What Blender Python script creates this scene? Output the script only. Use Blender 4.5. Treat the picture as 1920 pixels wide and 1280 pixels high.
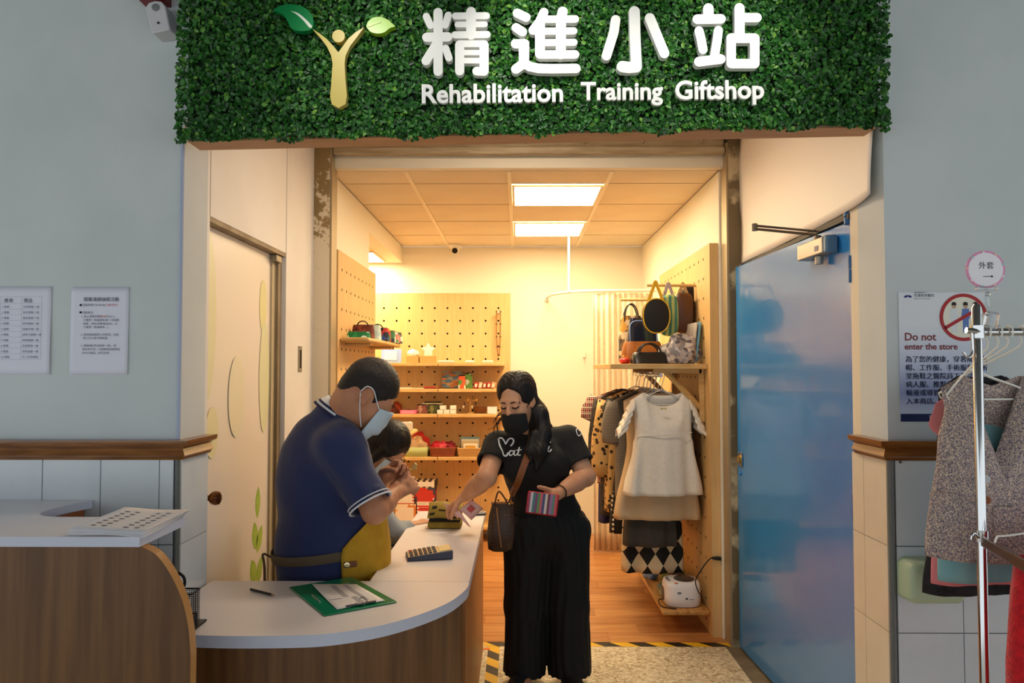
import bpy, bmesh, math, random
import numpy as np
from mathutils import Vector, Matrix, Euler

for _o in list(bpy.data.objects):
    bpy.data.objects.remove(_o)
SC = bpy.context.scene
COL = SC.collection
R = random.Random(7)
PI = math.pi

# ------------------------------------------------------------------ camera
FPX, HC = 1422.0, 1.52                      # focal length in pixels of the 1920x1280 frame, eye height
PITCH, YAW = math.atan(50 / FPX), math.atan(12 / FPX)
cam_d = bpy.data.cameras.new('camera')
cam = bpy.data.objects.new('camera', cam_d)
COL.objects.link(cam)
cam.location = (0, 0, HC)
cam.rotation_euler = (PI / 2 + PITCH, 0, YAW)
cam_d.sensor_width = 36.0
cam_d.lens = 36.0 * FPX / 1920.0
cam_d.clip_start = 0.05
SC.camera = cam

_r = Vector((math.cos(YAW), math.sin(YAW), 0))
_f = Vector((-math.sin(YAW) * math.cos(PITCH), math.cos(YAW) * math.cos(PITCH), math.sin(PITCH)))
_u = _r.cross(_f)


def at(px, py, d):
    """point of the place seen at a photo pixel, d metres in front of the eye (world Y)"""
    v = _r * (px - 960) + _u * (640 - py) + _f * FPX
    return Vector((0, 0, HC)) + v * (d / v.y)


# ------------------------------------------------------------------ world, lights, exposure
SC.view_settings.view_transform = 'Standard'
SC.view_settings.look = 'None'
SC.view_settings.exposure = 0.0
SC.view_settings.gamma = 1.0
SC.view_settings.use_curve_mapping = False

world = bpy.data.worlds.new('world')
SC.world = world
world.use_nodes = True
_bg = world.node_tree.nodes['Background']
_bg.inputs[0].default_value = (0.87, 0.95, 1.0, 1)
_bg.inputs[1].default_value = 1.3


def area_light(name, loc, rot, size, power, color, size_y=None):
    d = bpy.data.lights.new(name, 'AREA')
    d.shape = 'RECTANGLE' if size_y else 'SQUARE'
    d.size = size
    if size_y:
        d.size_y = size_y
    d.energy = power
    d.color = color
    o = bpy.data.objects.new(name, d)
    COL.objects.link(o)
    o.location = loc
    o.rotation_euler = rot
    return o


def spot_light(name, loc, target, power, color, angle=50, blend=0.6, radius=0.03):
    d = bpy.data.lights.new(name, 'SPOT')
    d.energy = power
    d.color = color
    d.spot_size = math.radians(angle)
    d.spot_blend = blend
    d.shadow_soft_size = radius
    o = bpy.data.objects.new(name, d)
    COL.objects.link(o)
    o.location = loc
    o.rotation_euler = (Vector(target) - Vector(loc)).to_track_quat('-Z', 'Y').to_euler()
    return o


WARM = (1.0, 0.79, 0.48)
PANEL_RADIANCE = 36.0                       # glow of the shop's square ceiling panels (their diffusers emit)
# warm area light in the recess, behind the sign beam
area_light('recess_area_light', (0.05, 3.45, 2.86), (0, 0, 0), 0.5, 16, (1.0, 0.80, 0.60), 0.25)
# track spots of the hall ceiling aimed at the sign
spot_light('sign_spot', (0.02, 1.72, 2.88), (0.12, 2.44, 2.52), 30, (1.0, 0.96, 0.88), 54, 0.9)
spot_light('sign_spot_right', (0.75, 1.72, 2.88), (0.66, 2.44, 2.54), 26, (1.0, 0.96, 0.88), 50, 0.9)
spot_light('sign_spot_left', (-0.62, 1.72, 2.88), (-0.45, 2.44, 2.46), 17, (1.0, 0.96, 0.88), 56, 0.9)


# ------------------------------------------------------------------ materials
def lin(c):
    return tuple(((x / 255.0) / 12.92 if x / 255.0 <= 0.04045 else ((x / 255.0 + 0.055) / 1.055) ** 2.4) for x in c)


MATS = {}


def nd(nt, t, **kw):
    n = nt.nodes.new(t)
    for k, v in kw.items():
        setattr(n, k, v)
    return n


def mat(name, c, rough=0.6, metal=0.0, c2=None, scale=8.0, stretch=(1, 1, 1), bump=0.0, bscale=None, spec=0.4,
        emit=None, estr=0.0, alpha=1.0, trans=0.0, detail=4.0, lo=0.35, hi=0.65, coat=0.0, sheen=0.0, sss=0.0):
    """procedural material: base colour, optional second colour mixed in by stretched noise, optional noise bump"""
    if name in MATS:
        return MATS[name]
    m = bpy.data.materials.new(name)
    m.use_nodes = True
    nt = m.node_tree
    b = nt.nodes['Principled BSDF']
    b.inputs['Base Color'].default_value = (*lin(c), 1)
    b.inputs['Roughness'].default_value = rough
    b.inputs['Metallic'].default_value = metal
    b.inputs['Specular IOR Level'].default_value = spec
    b.inputs['Alpha'].default_value = alpha
    b.inputs['Transmission Weight'].default_value = trans
    b.inputs['Coat Weight'].default_value = coat
    b.inputs['Sheen Weight'].default_value = sheen
    if sss:
        b.inputs['Subsurface Weight'].default_value = sss
        b.inputs['Subsurface Radius'].default_value = (0.012, 0.005, 0.003)
        b.inputs['Subsurface Scale'].default_value = 0.6
    if emit:
        b.inputs['Emission Color'].default_value = (*lin(emit), 1)
        b.inputs['Emission Strength'].default_value = estr
    if c2 or bump:
        tc = nd(nt, 'ShaderNodeTexCoord')
        mp = nd(nt, 'ShaderNodeMapping')
        mp.inputs['Scale'].default_value = stretch
        nt.links.new(tc.outputs['Object'], mp.inputs['Vector'])
        nz = nd(nt, 'ShaderNodeTexNoise')
        nz.inputs['Scale'].default_value = scale
        nz.inputs['Detail'].default_value = detail
        nt.links.new(mp.outputs['Vector'], nz.inputs['Vector'])
        if c2:
            rp = nd(nt, 'ShaderNodeValToRGB')
            rp.color_ramp.elements[0].position = lo
            rp.color_ramp.elements[1].position = hi
            rp.color_ramp.elements[0].color = (*lin(c), 1)
            rp.color_ramp.elements[1].color = (*lin(c2), 1)
            nt.links.new(nz.outputs['Fac'], rp.inputs['Fac'])
            nt.links.new(rp.outputs['Color'], b.inputs['Base Color'])
        if bump:
            n2 = nz
            if bscale:
                n2 = nd(nt, 'ShaderNodeTexNoise')
                n2.inputs['Scale'].default_value = bscale
                n2.inputs['Detail'].default_value = 3.0
                nt.links.new(mp.outputs['Vector'], n2.inputs['Vector'])
            bp = nd(nt, 'ShaderNodeBump')
            bp.inputs['Strength'].default_value = bump
            bp.inputs['Distance'].default_value = 0.01
            nt.links.new(n2.outputs['Fac'], bp.inputs['Height'])
            nt.links.new(bp.outputs['Normal'], b.inputs['Normal'])
    MATS[name] = m
    return m


def mat_wave(name, ca, cb, scale, axis='DIAGONAL', rough=0.6, pos=0.5, soft=0.02, dist=0.0, rot=(0, 0, 0), stretch=(1, 1, 1)):
    """striped print"""
    if name in MATS:
        return MATS[name]
    m = mat(name, ca, rough)
    nt = m.node_tree
    b = nt.nodes['Principled BSDF']
    tc = nd(nt, 'ShaderNodeTexCoord')
    mp = nd(nt, 'ShaderNodeMapping')
    mp.inputs['Rotation'].default_value = rot
    mp.inputs['Scale'].default_value = stretch
    nt.links.new(tc.outputs['Object'], mp.inputs['Vector'])
    w = nd(nt, 'ShaderNodeTexWave')
    w.bands_direction = axis
    w.inputs['Scale'].default_value = scale
    w.inputs['Distortion'].default_value = dist
    nt.links.new(mp.outputs['Vector'], w.inputs['Vector'])
    rp = nd(nt, 'ShaderNodeValToRGB')
    rp.color_ramp.elements[0].position = pos - soft
    rp.color_ramp.elements[1].position = pos + soft
    rp.color_ramp.elements[0].color = (*lin(ca), 1)
    rp.color_ramp.elements[1].color = (*lin(cb), 1)
    nt.links.new(w.outputs['Fac'], rp.inputs['Fac'])
    nt.links.new(rp.outputs['Color'], b.inputs['Base Color'])
    return m


def mat_voro(name, ca, cb, scale, thr=0.25, rough=0.7, c3=None, rand=1.0, feature='F1', soft=0.02, stretch=(1, 1, 1), thr2=None):
    """spots (leopard, polka dots) by Voronoi distance; c3 is a third colour at the very centre"""
    if name in MATS:
        return MATS[name]
    m = mat(name, ca, rough)
    nt = m.node_tree
    b = nt.nodes['Principled BSDF']
    tc = nd(nt, 'ShaderNodeTexCoord')
    mp = nd(nt, 'ShaderNodeMapping')
    mp.inputs['Scale'].default_value = stretch
    nt.links.new(tc.outputs['Object'], mp.inputs['Vector'])
    v = nd(nt, 'ShaderNodeTexVoronoi')
    v.inputs['Scale'].default_value = scale
    v.inputs['Randomness'].default_value = rand
    nt.links.new(mp.outputs['Vector'], v.inputs['Vector'])
    rp = nd(nt, 'ShaderNodeValToRGB')
    e = rp.color_ramp.elements
    e[0].position = thr - soft
    e[1].position = thr + soft
    e[0].color = (*lin(cb), 1)
    e[1].color = (*lin(ca), 1)
    if c3:
        n0 = e.new(max(0.0, (thr2 or thr * 0.5) - soft))
        n0.color = (*lin(c3), 1)
        n1 = e.new((thr2 or thr * 0.5) + soft)
        n1.color = (*lin(cb), 1)
        e[0].color = (*lin(c3), 1) if e[0].position < (thr2 or thr * 0.5) else e[0].color
    nt.links.new(v.outputs['Distance'], rp.inputs['Fac'])
    nt.links.new(rp.outputs['Color'], b.inputs['Base Color'])
    return m


def mat_multi(name, cols, scale, rough=0.7, seed=0.0, stretch=(1, 1, 1)):
    """patchwork print: Voronoi cells take one of several colours"""
    if name in MATS:
        return MATS[name]
    m = mat(name, cols[0], rough)
    nt = m.node_tree
    b = nt.nodes['Principled BSDF']
    tc = nd(nt, 'ShaderNodeTexCoord')
    mp = nd(nt, 'ShaderNodeMapping')
    mp.inputs['Scale'].default_value = stretch
    mp.inputs['Location'].default_value = (seed, seed * 1.7, 0)
    nt.links.new(tc.outputs['Object'], mp.inputs['Vector'])
    v = nd(nt, 'ShaderNodeTexVoronoi')
    v.inputs['Scale'].default_value = scale
    nt.links.new(mp.outputs['Vector'], v.inputs['Vector'])
    sp = nd(nt, 'ShaderNodeSeparateColor')
    nt.links.new(v.outputs['Color'], sp.inputs['Color'])
    rp = nd(nt, 'ShaderNodeValToRGB')
    rp.color_ramp.interpolation = 'CONSTANT'
    e = rp.color_ramp.elements
    e[0].position = 0.0
    e[0].color = (*lin(cols[0]), 1)
    e[1].position = 1.0 / len(cols)
    e[1].color = (*lin(cols[1]), 1)
    for i in range(2, len(cols)):
        n = e.new(i / len(cols))
        n.color = (*lin(cols[i]), 1)
    nt.links.new(sp.outputs['Red'], rp.inputs['Fac'])
    nt.links.new(rp.outputs['Color'], b.inputs['Base Color'])
    return m


def mat_plaid(name, base, ca, cb, scale, rough=0.8):
    """woven check: two crossing bands"""
    if name in MATS:
        return MATS[name]
    m = mat(name, base, rough)
    nt = m.node_tree
    b = nt.nodes['Principled BSDF']
    tc = nd(nt, 'ShaderNodeTexCoord')
    prev = None
    for ax, c, sc in (('X', ca, scale), ('Z', cb, scale * 0.9), ('X', cb, scale * 2.6), ('Z', ca, scale * 2.3)):
        w = nd(nt, 'ShaderNodeTexWave')
        w.bands_direction = ax
        w.inputs['Scale'].default_value = sc
        nt.links.new(tc.outputs['Object'], w.inputs['Vector'])
        rp = nd(nt, 'ShaderNodeValToRGB')
        rp.color_ramp.elements[0].position = 0.62
        rp.color_ramp.elements[1].position = 0.68
        rp.color_ramp.elements[0].color = (0, 0, 0, 1)
        rp.color_ramp.elements[1].color = (0.7, 0.7, 0.7, 1)
        nt.links.new(w.outputs['Fac'], rp.inputs['Fac'])
        mx = nd(nt, 'ShaderNodeMix', data_type='RGBA')
        mx.inputs[7].default_value = (*lin(c), 1)
        if prev is None:
            mx.inputs[6].default_value = (*lin(base), 1)
        else:
            nt.links.new(prev, mx.inputs[6])
        nt.links.new(rp.outputs['Color'], mx.inputs[0])
        prev = mx.outputs[2]
    nt.links.new(prev, b.inputs['Base Color'])
    return m


def mat_diamond(name, ca, cb, scale, rough=0.8):
    """diamond check print"""
    if name in MATS:
        return MATS[name]
    m = mat(name, ca, rough)
    nt = m.node_tree
    tc = nd(nt, 'ShaderNodeTexCoord')
    mp = nd(nt, 'ShaderNodeMapping')
    mp.inputs['Scale'].default_value = (1.35, 0.0, 0.9)
    nt.links.new(tc.outputs['Object'], mp.inputs['Vector'])
    mq = nd(nt, 'ShaderNodeMapping')
    mq.inputs['Rotation'].default_value = (0, PI / 4, 0)
    mq.inputs['Location'].default_value = (0.01, 0.03, 0.02)
    nt.links.new(mp.outputs['Vector'], mq.inputs['Vector'])
    ck = nd(nt, 'ShaderNodeTexChecker')
    ck.inputs['Scale'].default_value = scale
    ck.inputs['Color1'].default_value = (*lin(ca), 1)
    ck.inputs['Color2'].default_value = (*lin(cb), 1)
    nt.links.new(mq.outputs['Vector'], ck.inputs['Vector'])
    nt.links.new(ck.outputs['Color'], nt.nodes['Principled BSDF'].inputs['Base Color'])
    return m


# ------------------------------------------------------------------ object helpers
def wm(o):
    if o is None:
        return Matrix.Identity(4)
    m = o.matrix_basis.copy()
    if o.parent:
        m = wm(o.parent) @ o.matrix_parent_inverse @ m
    return m


def tag(o, label=None, cat=None, group=None, kind=None):
    if label:
        o['label'] = label
    if cat:
        o['category'] = cat
    if group:
        o['group'] = group
    if kind:
        o['kind'] = kind
    return o


def adopt(o, parent):
    if parent is not None:
        o.parent = parent
        o.matrix_parent_inverse = wm(parent).inverted()
    return o


def thing(name, label, cat, loc, group=None, parent=None, rz=0.0):
    o = bpy.data.objects.new(name, None)
    o.empty_display_size = 0.05
    COL.objects.link(o)
    o.location = loc
    o.rotation_euler = (0, 0, rz)
    tag(o, label, cat, group)
    return adopt(o, parent)


def link_mesh(name, me, m, parent=None, loc=None):
    o = bpy.data.objects.new(name, me)
    COL.objects.link(o)
    if loc is not None:
        o.location = loc
    if m is not None and len(me.materials) == 0:
        me.materials.append(m)
    return adopt(o, parent)


def copy_tree(o, delta=Matrix.Identity(4), parent=None):
    c = o.copy()
    COL.objects.link(c)
    if parent is None:
        c.matrix_basis = delta @ o.matrix_basis
    else:
        c.parent = parent
        c.matrix_parent_inverse = o.matrix_parent_inverse.copy()
    for ch in list(o.children):
        copy_tree(ch, delta, c)
    return c


def V(*a):
    return Vector(a)


def frame(d, hint=(0, 0, 1)):
    d = Vector(d).normalized()
    h = Vector(hint)
    if abs(d.dot(h)) > 0.95:
        h = Vector((1, 0, 0)) if abs(d.x) < 0.9 else Vector((0, 1, 0))
    a = h.cross(d).normalized()
    return a, d.cross(a).normalized()


class MB:
    """collects geometry in world coordinates; build() links it as one mesh object"""

    def __init__(s):
        s.v, s.f, s.mi, s.cur = [], [], [], 0

    def add(s, vs, fs):
        n = len(s.v)
        s.v += [tuple(p) for p in vs]
        s.f += [tuple(n + i for i in f) for f in fs]
        s.mi += [s.cur] * len(fs)
        return s

    def box(s, lo, hi):
        x0, y0, z0 = lo
        x1, y1, z1 = hi
        return s.add([(x0, y0, z0), (x1, y0, z0), (x1, y1, z0), (x0, y1, z0), (x0, y0, z1), (x1, y0, z1), (x1, y1, z1), (x0, y1, z1)],
                     [(3, 2, 1, 0), (4, 5, 6, 7), (0, 1, 5, 4), (1, 2, 6, 5), (2, 3, 7, 6), (3, 0, 4, 7)])

    def cbox(s, c, size, rot=(0, 0, 0)):
        m = Euler(rot).to_matrix()
        hx, hy, hz = size[0] / 2, size[1] / 2, size[2] / 2
        vs = [Vector(c) + m @ Vector((a * hx, b * hy, d * hz)) for d in (-1, 1) for a, b in ((-1, -1), (1, -1), (1, 1), (-1, 1))]
        return s.add(vs, [(3, 2, 1, 0), (4, 5, 6, 7), (0, 1, 5, 4), (1, 2, 6, 5), (2, 3, 7, 6), (3, 0, 4, 7)])

    def prism(s, pts, off):
        pts = [Vector(p) for p in pts]
        off = Vector(off)
        n = len(pts)
        nrm = Vector()
        for i in range(n):
            a, b = pts[i], pts[(i + 1) % n]
            nrm += a.cross(b)
        if nrm.dot(off) > 0:
            pts.reverse()
        vs = pts + [p + off for p in pts]
        fs = [tuple(range(n)), tuple(range(2 * n - 1, n - 1, -1))]
        fs += [(i, i + n, (i + 1) % n + n, (i + 1) % n)[::1] for i in range(n)]
        return s.add(vs, fs)

    def tube(s, pts, r, n=8, closed=False, hint=(0, 0, 1), flat=1.0):
        pts = [Vector(p) for p in pts]
        k = len(pts)
        rs = r if isinstance(r, (list, tuple)) else [r] * k
        vs, fs = [], []
        a = None
        for i, p in enumerate(pts):
            if closed:
                d = pts[(i + 1) % k] - pts[i - 1]
            else:
                d = pts[min(i + 1, k - 1)] - pts[max(i - 1, 0)]
            if d.length < 1e-9:
                d = Vector((0, 0, 1))
            d.normalize()
            if a is None:
                a, b = frame(d, hint)
            else:
                a = (a - d * a.dot(d))
                a = a.normalized() if a.length > 1e-6 else frame(d, hint)[0]
                b = d.cross(a)
            for j in range(n):
                t = 2 * PI * j / n
                vs.append(p + a * (math.cos(t) * rs[i]) + b * (math.sin(t) * rs[i] * flat))
        m = k if closed else k - 1
        for i in range(m):
            for j in range(n):
                q = ((i + 1) % k) * n
                fs.append((i * n + j, i * n + (j + 1) % n, q + (j + 1) % n, q + j))
        if not closed:
            fs.append(tuple(range(n - 1, -1, -1)))
            fs.append(tuple((k - 1) * n + j for j in range(n)))
        return s.add(vs, fs)

    def loft(s, rings, caps=True, closed=True):
        n = len(rings[0])
        vs, fs = [], []
        for r in rings:
            vs += [tuple(p) for p in r]
        for i in range(len(rings) - 1):
            for j in range(n if closed else n - 1):
                fs.append((i * n + j, i * n + (j + 1) % n, (i + 1) * n + (j + 1) % n, (i + 1) * n + j))
        if caps:
            fs.append(tuple(range(n - 1, -1, -1)))
            fs.append(tuple((len(rings) - 1) * n + j for j in range(n)))
        return s.add(vs, fs)

    def lathe(s, prof, c, axis=(0, 0, 1), n=20, sx=1.0):
        a, b = frame(axis)
        ax = Vector(axis).normalized()
        rings = []
        for r, z in prof:
            rings.append([Vector(c) + ax * z + a * (math.cos(2 * PI * j / n) * r * sx) + b * (math.sin(2 * PI * j / n) * r) for j in range(n)])
        return s.loft(rings, True)

    def ball(s, c, r, rot=None, n=14, m=9):
        if not isinstance(r, (tuple, list)):
            r = (r, r, r)
        mt = rot if rot is not None else Matrix.Identity(3)
        vs, fs = [], []
        for i in range(m + 1):
            t = PI * i / m
            for j in range(n):
                p = 2 * PI * j / n
                vs.append(Vector(c) + mt @ Vector((r[0] * math.sin(t) * math.cos(p), r[1] * math.sin(t) * math.sin(p), r[2] * math.cos(t))))
        for i in range(m):
            for j in range(n):
                fs.append((i * n + j, (i + 1) * n + j, (i + 1) * n + (j + 1) % n, i * n + (j + 1) % n))
        return s.add(vs, fs)

    def grid(s, fn, nu, nv, closed_u=False):
        vs = [fn(i / (nu if closed_u else nu - 1), j / (nv - 1)) for j in range(nv) for i in range(nu)]
        fs = []
        for j in range(nv - 1):
            for i in range(nu if closed_u else nu - 1):
                fs.append((j * nu + i, j * nu + (i + 1) % nu, (j + 1) * nu + (i + 1) % nu, (j + 1) * nu + i))
        return s.add(vs, fs)

    def build(s, name, m, parent=None, smooth=False, bevel=0.0, seg=2, solid=0.0, sub=0, angle=0.7, weld=False):
        me = bpy.data.meshes.new(name)
        lo = np.min(np.array(s.v), axis=0)
        hi = np.max(np.array(s.v), axis=0)
        c = Vector(((lo[0] + hi[0]) / 2, (lo[1] + hi[1]) / 2, lo[2]))
        me.from_pydata([(p[0] - c.x, p[1] - c.y, p[2] - c.z) for p in s.v], [], s.f)
        if isinstance(m, (list, tuple)):
            for q in m:
                me.materials.append(q)
            me.polygons.foreach_set('material_index', s.mi)
        else:
            me.materials.append(m)
        if weld:
            bm = bmesh.new()
            bm.from_mesh(me)
            bmesh.ops.remove_doubles(bm, verts=bm.verts, dist=1e-5)
            bmesh.ops.recalc_face_normals(bm, faces=bm.faces)
            bm.to_mesh(me)
            bm.free()
        if smooth:
            me.shade_smooth()
            if angle:
                me.set_sharp_from_angle(angle=angle)
        me.update()
        o = link_mesh(name, me, None, parent, c)
        if sub:
            q = o.modifiers.new('sub', 'SUBSURF')
            q.levels = q.render_levels = sub
        if solid:
            q = o.modifiers.new('solid', 'SOLIDIFY')
            q.thickness = solid
            q.offset = 0
        if bevel:
            q = o.modifiers.new('bevel', 'BEVEL')
            q.width = bevel
            q.segments = seg
            q.limit_method = 'ANGLE'
            q.angle_limit = 0.6
            me.shade_smooth()
            me.set_sharp_from_angle(angle=0.6)
        return o


def struct(o):
    o['kind'] = 'structure'
    return o


def one(o, label, cat, group=None):
    return tag(o, label, cat, group)


def arc(c, r, a0, a1, n, u=(1, 0, 0), v=(0, 0, 1)):
    u, v, c = Vector(u), Vector(v), Vector(c)
    return [c + u * (r * math.cos(a0 + (a1 - a0) * i / n)) + v * (r * math.sin(a0 + (a1 - a0) * i / n)) for i in range(n + 1)]


def spline(pts, n=8):
    """Catmull-Rom through the points"""
    pts = [Vector(p) for p in pts]
    out = []
    for i in range(len(pts) - 1):
        p0, p1, p2, p3 = pts[max(i - 1, 0)], pts[i], pts[i + 1], pts[min(i + 2, len(pts) - 1)]
        for k in range(n):
            t = k / n
            out.append(0.5 * ((2 * p1) + (p2 - p0) * t + (2 * p0 - 5 * p1 + 4 * p2 - p3) * t * t + (3 * p1 - p0 - 3 * p2 + p3) * t ** 3))
    out.append(pts[-1])
    return out


def text_mesh(txt, size, ext=0.0, offset=0.0, bevel=0.0, align='LEFT', spacing=1.0, shear=0.0, line=1.0):
    """mesh of a line of lettering in the XY plane (x right, y up)"""
    cu = bpy.data.curves.new('lettering', 'FONT')
    cu.body = txt
    cu.size = size
    cu.extrude = ext
    cu.offset = offset
    cu.bevel_depth = bevel
    cu.align_x = align
    cu.space_character = spacing
    cu.space_line = line
    cu.shear = shear
    cu.resolution_u = 3
    ob = bpy.data.objects.new('lettering', cu)
    COL.objects.link(ob)
    dg = bpy.context.evaluated_depsgraph_get()
    me = bpy.data.meshes.new_from_object(ob.evaluated_get(dg))
    bpy.data.objects.remove(ob)
    bpy.data.curves.remove(cu)
    me.name = 'lettering'
    me.materials.clear()
    return me


def text_bits(txt, size, **kw):
    me = text_mesh(txt, size, **kw)
    n = len(me.vertices)
    co = np.empty(n * 3)
    me.vertices.foreach_get('co', co)
    fs = [tuple(p.vertices) for p in me.polygons]
    bpy.data.meshes.remove(me)
    return co.reshape(-1, 3), fs


def print_text(rows, origin, ux, uz, m, parent, name='lettering', squeeze=1.0, lift=0.0006):
    """flat print: rows of (text, x, y, size); ux right and uz up are unit vectors of the sheet, print lies in front of it"""
    b = MB()
    nrm = Vector(ux).cross(Vector(uz))
    for row in rows:
        txt, x, y, size = row[:4]
        kw = row[4] if len(row) > 4 else {}
        co, fs = text_bits(txt, size, **kw)
        if len(co) == 0:
            continue
        b.add([Vector(origin) + Vector(ux) * (x + p[0] * squeeze) + Vector(uz) * (y + p[1]) + nrm * (lift + p[2]) for p in co], fs)
    return b.build(name, m, parent)

# ================================================================== THE SETTING
WF, XL, XR, DO = 2.565, -1.145, 1.24, 4.28
CEIL, HALLC = 2.65, 2.94
M_wall = mat('hall_wall_paint', (207, 212, 211), 0.75, c2=(199, 205, 205), scale=3, bump=0.05, bscale=160)
M_tile = mat('wall_tile_glaze', (214, 219, 222), 0.22, c2=(205, 211, 216), scale=5, spec=0.5)
M_grout = mat('tile_grout', (92, 92, 90), 0.9)
M_white = mat('recess_white_panel', (236, 231, 224), 0.55, c2=(229, 222, 214), scale=2)
M_cream = mat('shop_wall_paint', (240, 232, 212), 0.8, bump=0.03, bscale=200)
M_beam = mat('sign_beam_wood', (196, 150, 112), 0.6, c2=(182, 136, 98), scale=6, stretch=(1, 8, 8))
M_oak = mat('chair_rail_wood', (150, 96, 44), 0.28, c2=(118, 70, 28), scale=5, stretch=(1.5, 1.5, 14), spec=0.55, coat=0.3)
M_dark = mat('dark_void', (30, 27, 25), 0.9)
M_conc = mat('weathered_concrete', (120, 104, 78), 0.9, c2=(205, 190, 158), scale=7, detail=9, lo=0.44, hi=0.56, bump=0.25)
M_metal_old = mat('old_track_metal', (196, 180, 150), 0.5, c2=(168, 148, 116), scale=9, stretch=(0.6, 3, 5))
M_peg = mat('pegboard_wood', (222, 184, 126), 0.55, c2=(214, 173, 112), scale=5, stretch=(12, 12, 0.8))
M_shelf = mat('pale_shelf_wood', (222, 184, 122), 0.45, c2=(204, 160, 94), scale=6, stretch=(1.2, 9, 9))
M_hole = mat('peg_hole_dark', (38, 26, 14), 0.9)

# ---- floors
def terrazzo():
    m = mat('terrazzo', (170, 155, 128), 0.35)
    nt = m.node_tree
    b = nt.nodes['Principled BSDF']
    tc = nd(nt, 'ShaderNodeTexCoord')
    v = nd(nt, 'ShaderNodeTexVoronoi')
    v.inputs['Scale'].default_value = 75
    nt.links.new(tc.outputs['Object'], v.inputs['Vector'])
    sp = nd(nt, 'ShaderNodeSeparateColor')
    nt.links.new(v.outputs['Color'], sp.inputs['Color'])
    rp = nd(nt, 'ShaderNodeValToRGB')
    e = rp.color_ramp.elements
    e[0].position, e[1].position = 0.0, 1.0
    e[0].color = (*lin((160, 138, 106)), 1)
    e[1].color = (*lin((232, 222, 198)), 1)
    for p, c in ((0.3, (200, 184, 154)), (0.6, (212, 198, 168))):
        n = e.new(p)
        n.color = (*lin(c), 1)
    nt.links.new(sp.outputs['Red'], rp.inputs['Fac'])
    nt.links.new(rp.outputs['Color'], b.inputs['Base Color'])
    return m


M_terr = terrazzo()
o = struct(MB().box((-4.5, -5.0, -0.08), (1.13, 4.27, 0.0)).build('floor', M_terr))
tag(o, 'beige speckled terrazzo floor of the hall')
o = struct(MB().box((1.13, 2.5, -0.08), (1.40, 4.27, 0.0)).build('floor_edge_strip', mat('concrete_strip', (132, 120, 98), 0.8, c2=(112, 100, 82), scale=12)))
tag(o, 'darker concrete strip of floor along the blue door')
struct(MB().box((1.40, -5.0, -0.08), (4.5, WF, 0.0)).build('floor_side', M_terr))
struct(MB().box((1.13, -5.0, -0.08), (1.40, 2.5, 0.0)).build('floor_side_strip', M_terr))
M_lam = [mat('laminate_%d' % i, a, 0.32, c2=b, scale=3.2, stretch=(1.1, 17, 17), spec=0.5, detail=6) for i, (a, b) in enumerate((
    ((196, 138, 82), (168, 108, 58)), ((188, 128, 74), (158, 100, 52)), ((202, 146, 90), (176, 116, 64))))]
fl = struct(MB().box((-2.7, 4.272, -0.08), (1.27, 7.05, -0.012)).build('floor_shop', mat('subfloor', (110, 66, 30), 0.8)))
tag(fl, 'warm brown laminate floor inside the shop')
rr = random.Random(3)
y, k = 4.274, 0
while y < 7.03:
    w = min(0.148, 7.03 - y)
    xs = [-2.68, -2.68 + rr.uniform(0.5, 1.3)]
    while xs[-1] < 1.25:
        xs.append(min(1.26, xs[-1] + 1.25))
    for a, b in zip(xs, xs[1:]):
        MB().box((a + 0.0006, y + 0.0006, -0.012), (b - 0.0006, y + w - 0.0006, 0.0)).build('plank', M_lam[(k * 7 + rr.randint(0, 2)) % 3], fl)
        k += 1
    y += 0.15

# ---- hall walls with tiled dado
def tiled_wall(name, lo, hi, label, zt=1.213):
    w = struct(MB().box(lo, hi).build(name, M_wall))
    tag(w, label)
    return w


ZJ = [0.0, 0.073, 0.358, 0.643, 0.928, 1.213]


def tiles_x(par, xs, y, m=M_tile):
    MB().box((xs[0], y - 0.004, 0), (xs[-1], y + 0.01, 1.213)).build('grout', M_grout, par)
    for x0, x1 in zip(xs, xs[1:]):
        for z0, z1 in zip(ZJ, ZJ[1:]):
            MB().box((x0 + 0.0016, y - 0.009, z0 + 0.0016), (x1 - 0.0016, y, z1 - 0.0016)).build('tile', m, par)


def tiles_y(par, ys, x, sgn, m=M_tile):
    MB().box((min(x, x + 0.004 * sgn) - 0.001, ys[0], 0), (max(x, x + 0.004 * sgn) + 0.001, ys[-1], 1.213)).build('grout', mat('jamb_grout', (168, 158, 140), 0.9), par)
    for y0, y1 in zip(ys, ys[1:]):
        for z0, z1 in zip(ZJ, ZJ[1:]):
            MB().box((min(x, x + 0.008 * sgn), y0 + 0.0015, z0 + 0.0015), (max(x, x + 0.008 * sgn), y1 - 0.0015, z1 - 0.0015)).build('tile', m, par)


wl = tiled_wall('wall_left', (-4.5, WF, 0), (XL, WF + 0.2, HALLC), 'pale grey painted hall wall with tiled dado left of the shop')
tiles_x(wl, [-2.39, -2.193, -1.996, -1.80, -1.604, -1.407, -1.2085, -1.160], WF)
MB().tube([(XL - 0.004, WF - 0.003, 1.28), (XL - 0.004, WF - 0.003, 2.30)], 0.007, 8).build('corner_bead', mat('corner_bead', (172, 182, 204), 0.5), wl)
MB().tube([(XL - 0.006, WF - 0.003, 0), (XL - 0.006, WF - 0.003, 1.213)], 0.006, 8).build('tile_corner_bead', mat('tile_edge', (108, 110, 108), 0.5), wl)
wr = tiled_wall('wall_right', (XR, WF, 0), (4.5, WF + 0.2, HALLC), 'pale grey painted hall wall with tiled dado right of the shop')
tiles_x(wr, [XR + 0.018, 1.475, 1.672, 1.87, 2.07], WF)
MB().tube([(XR + 0.008, WF - 0.003, 0), (XR + 0.008, WF - 0.003, 1.213)], 0.007, 8).build('tile_corner_bead', mat('tile_edge', (108, 110, 108), 0.5), wr)

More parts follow.
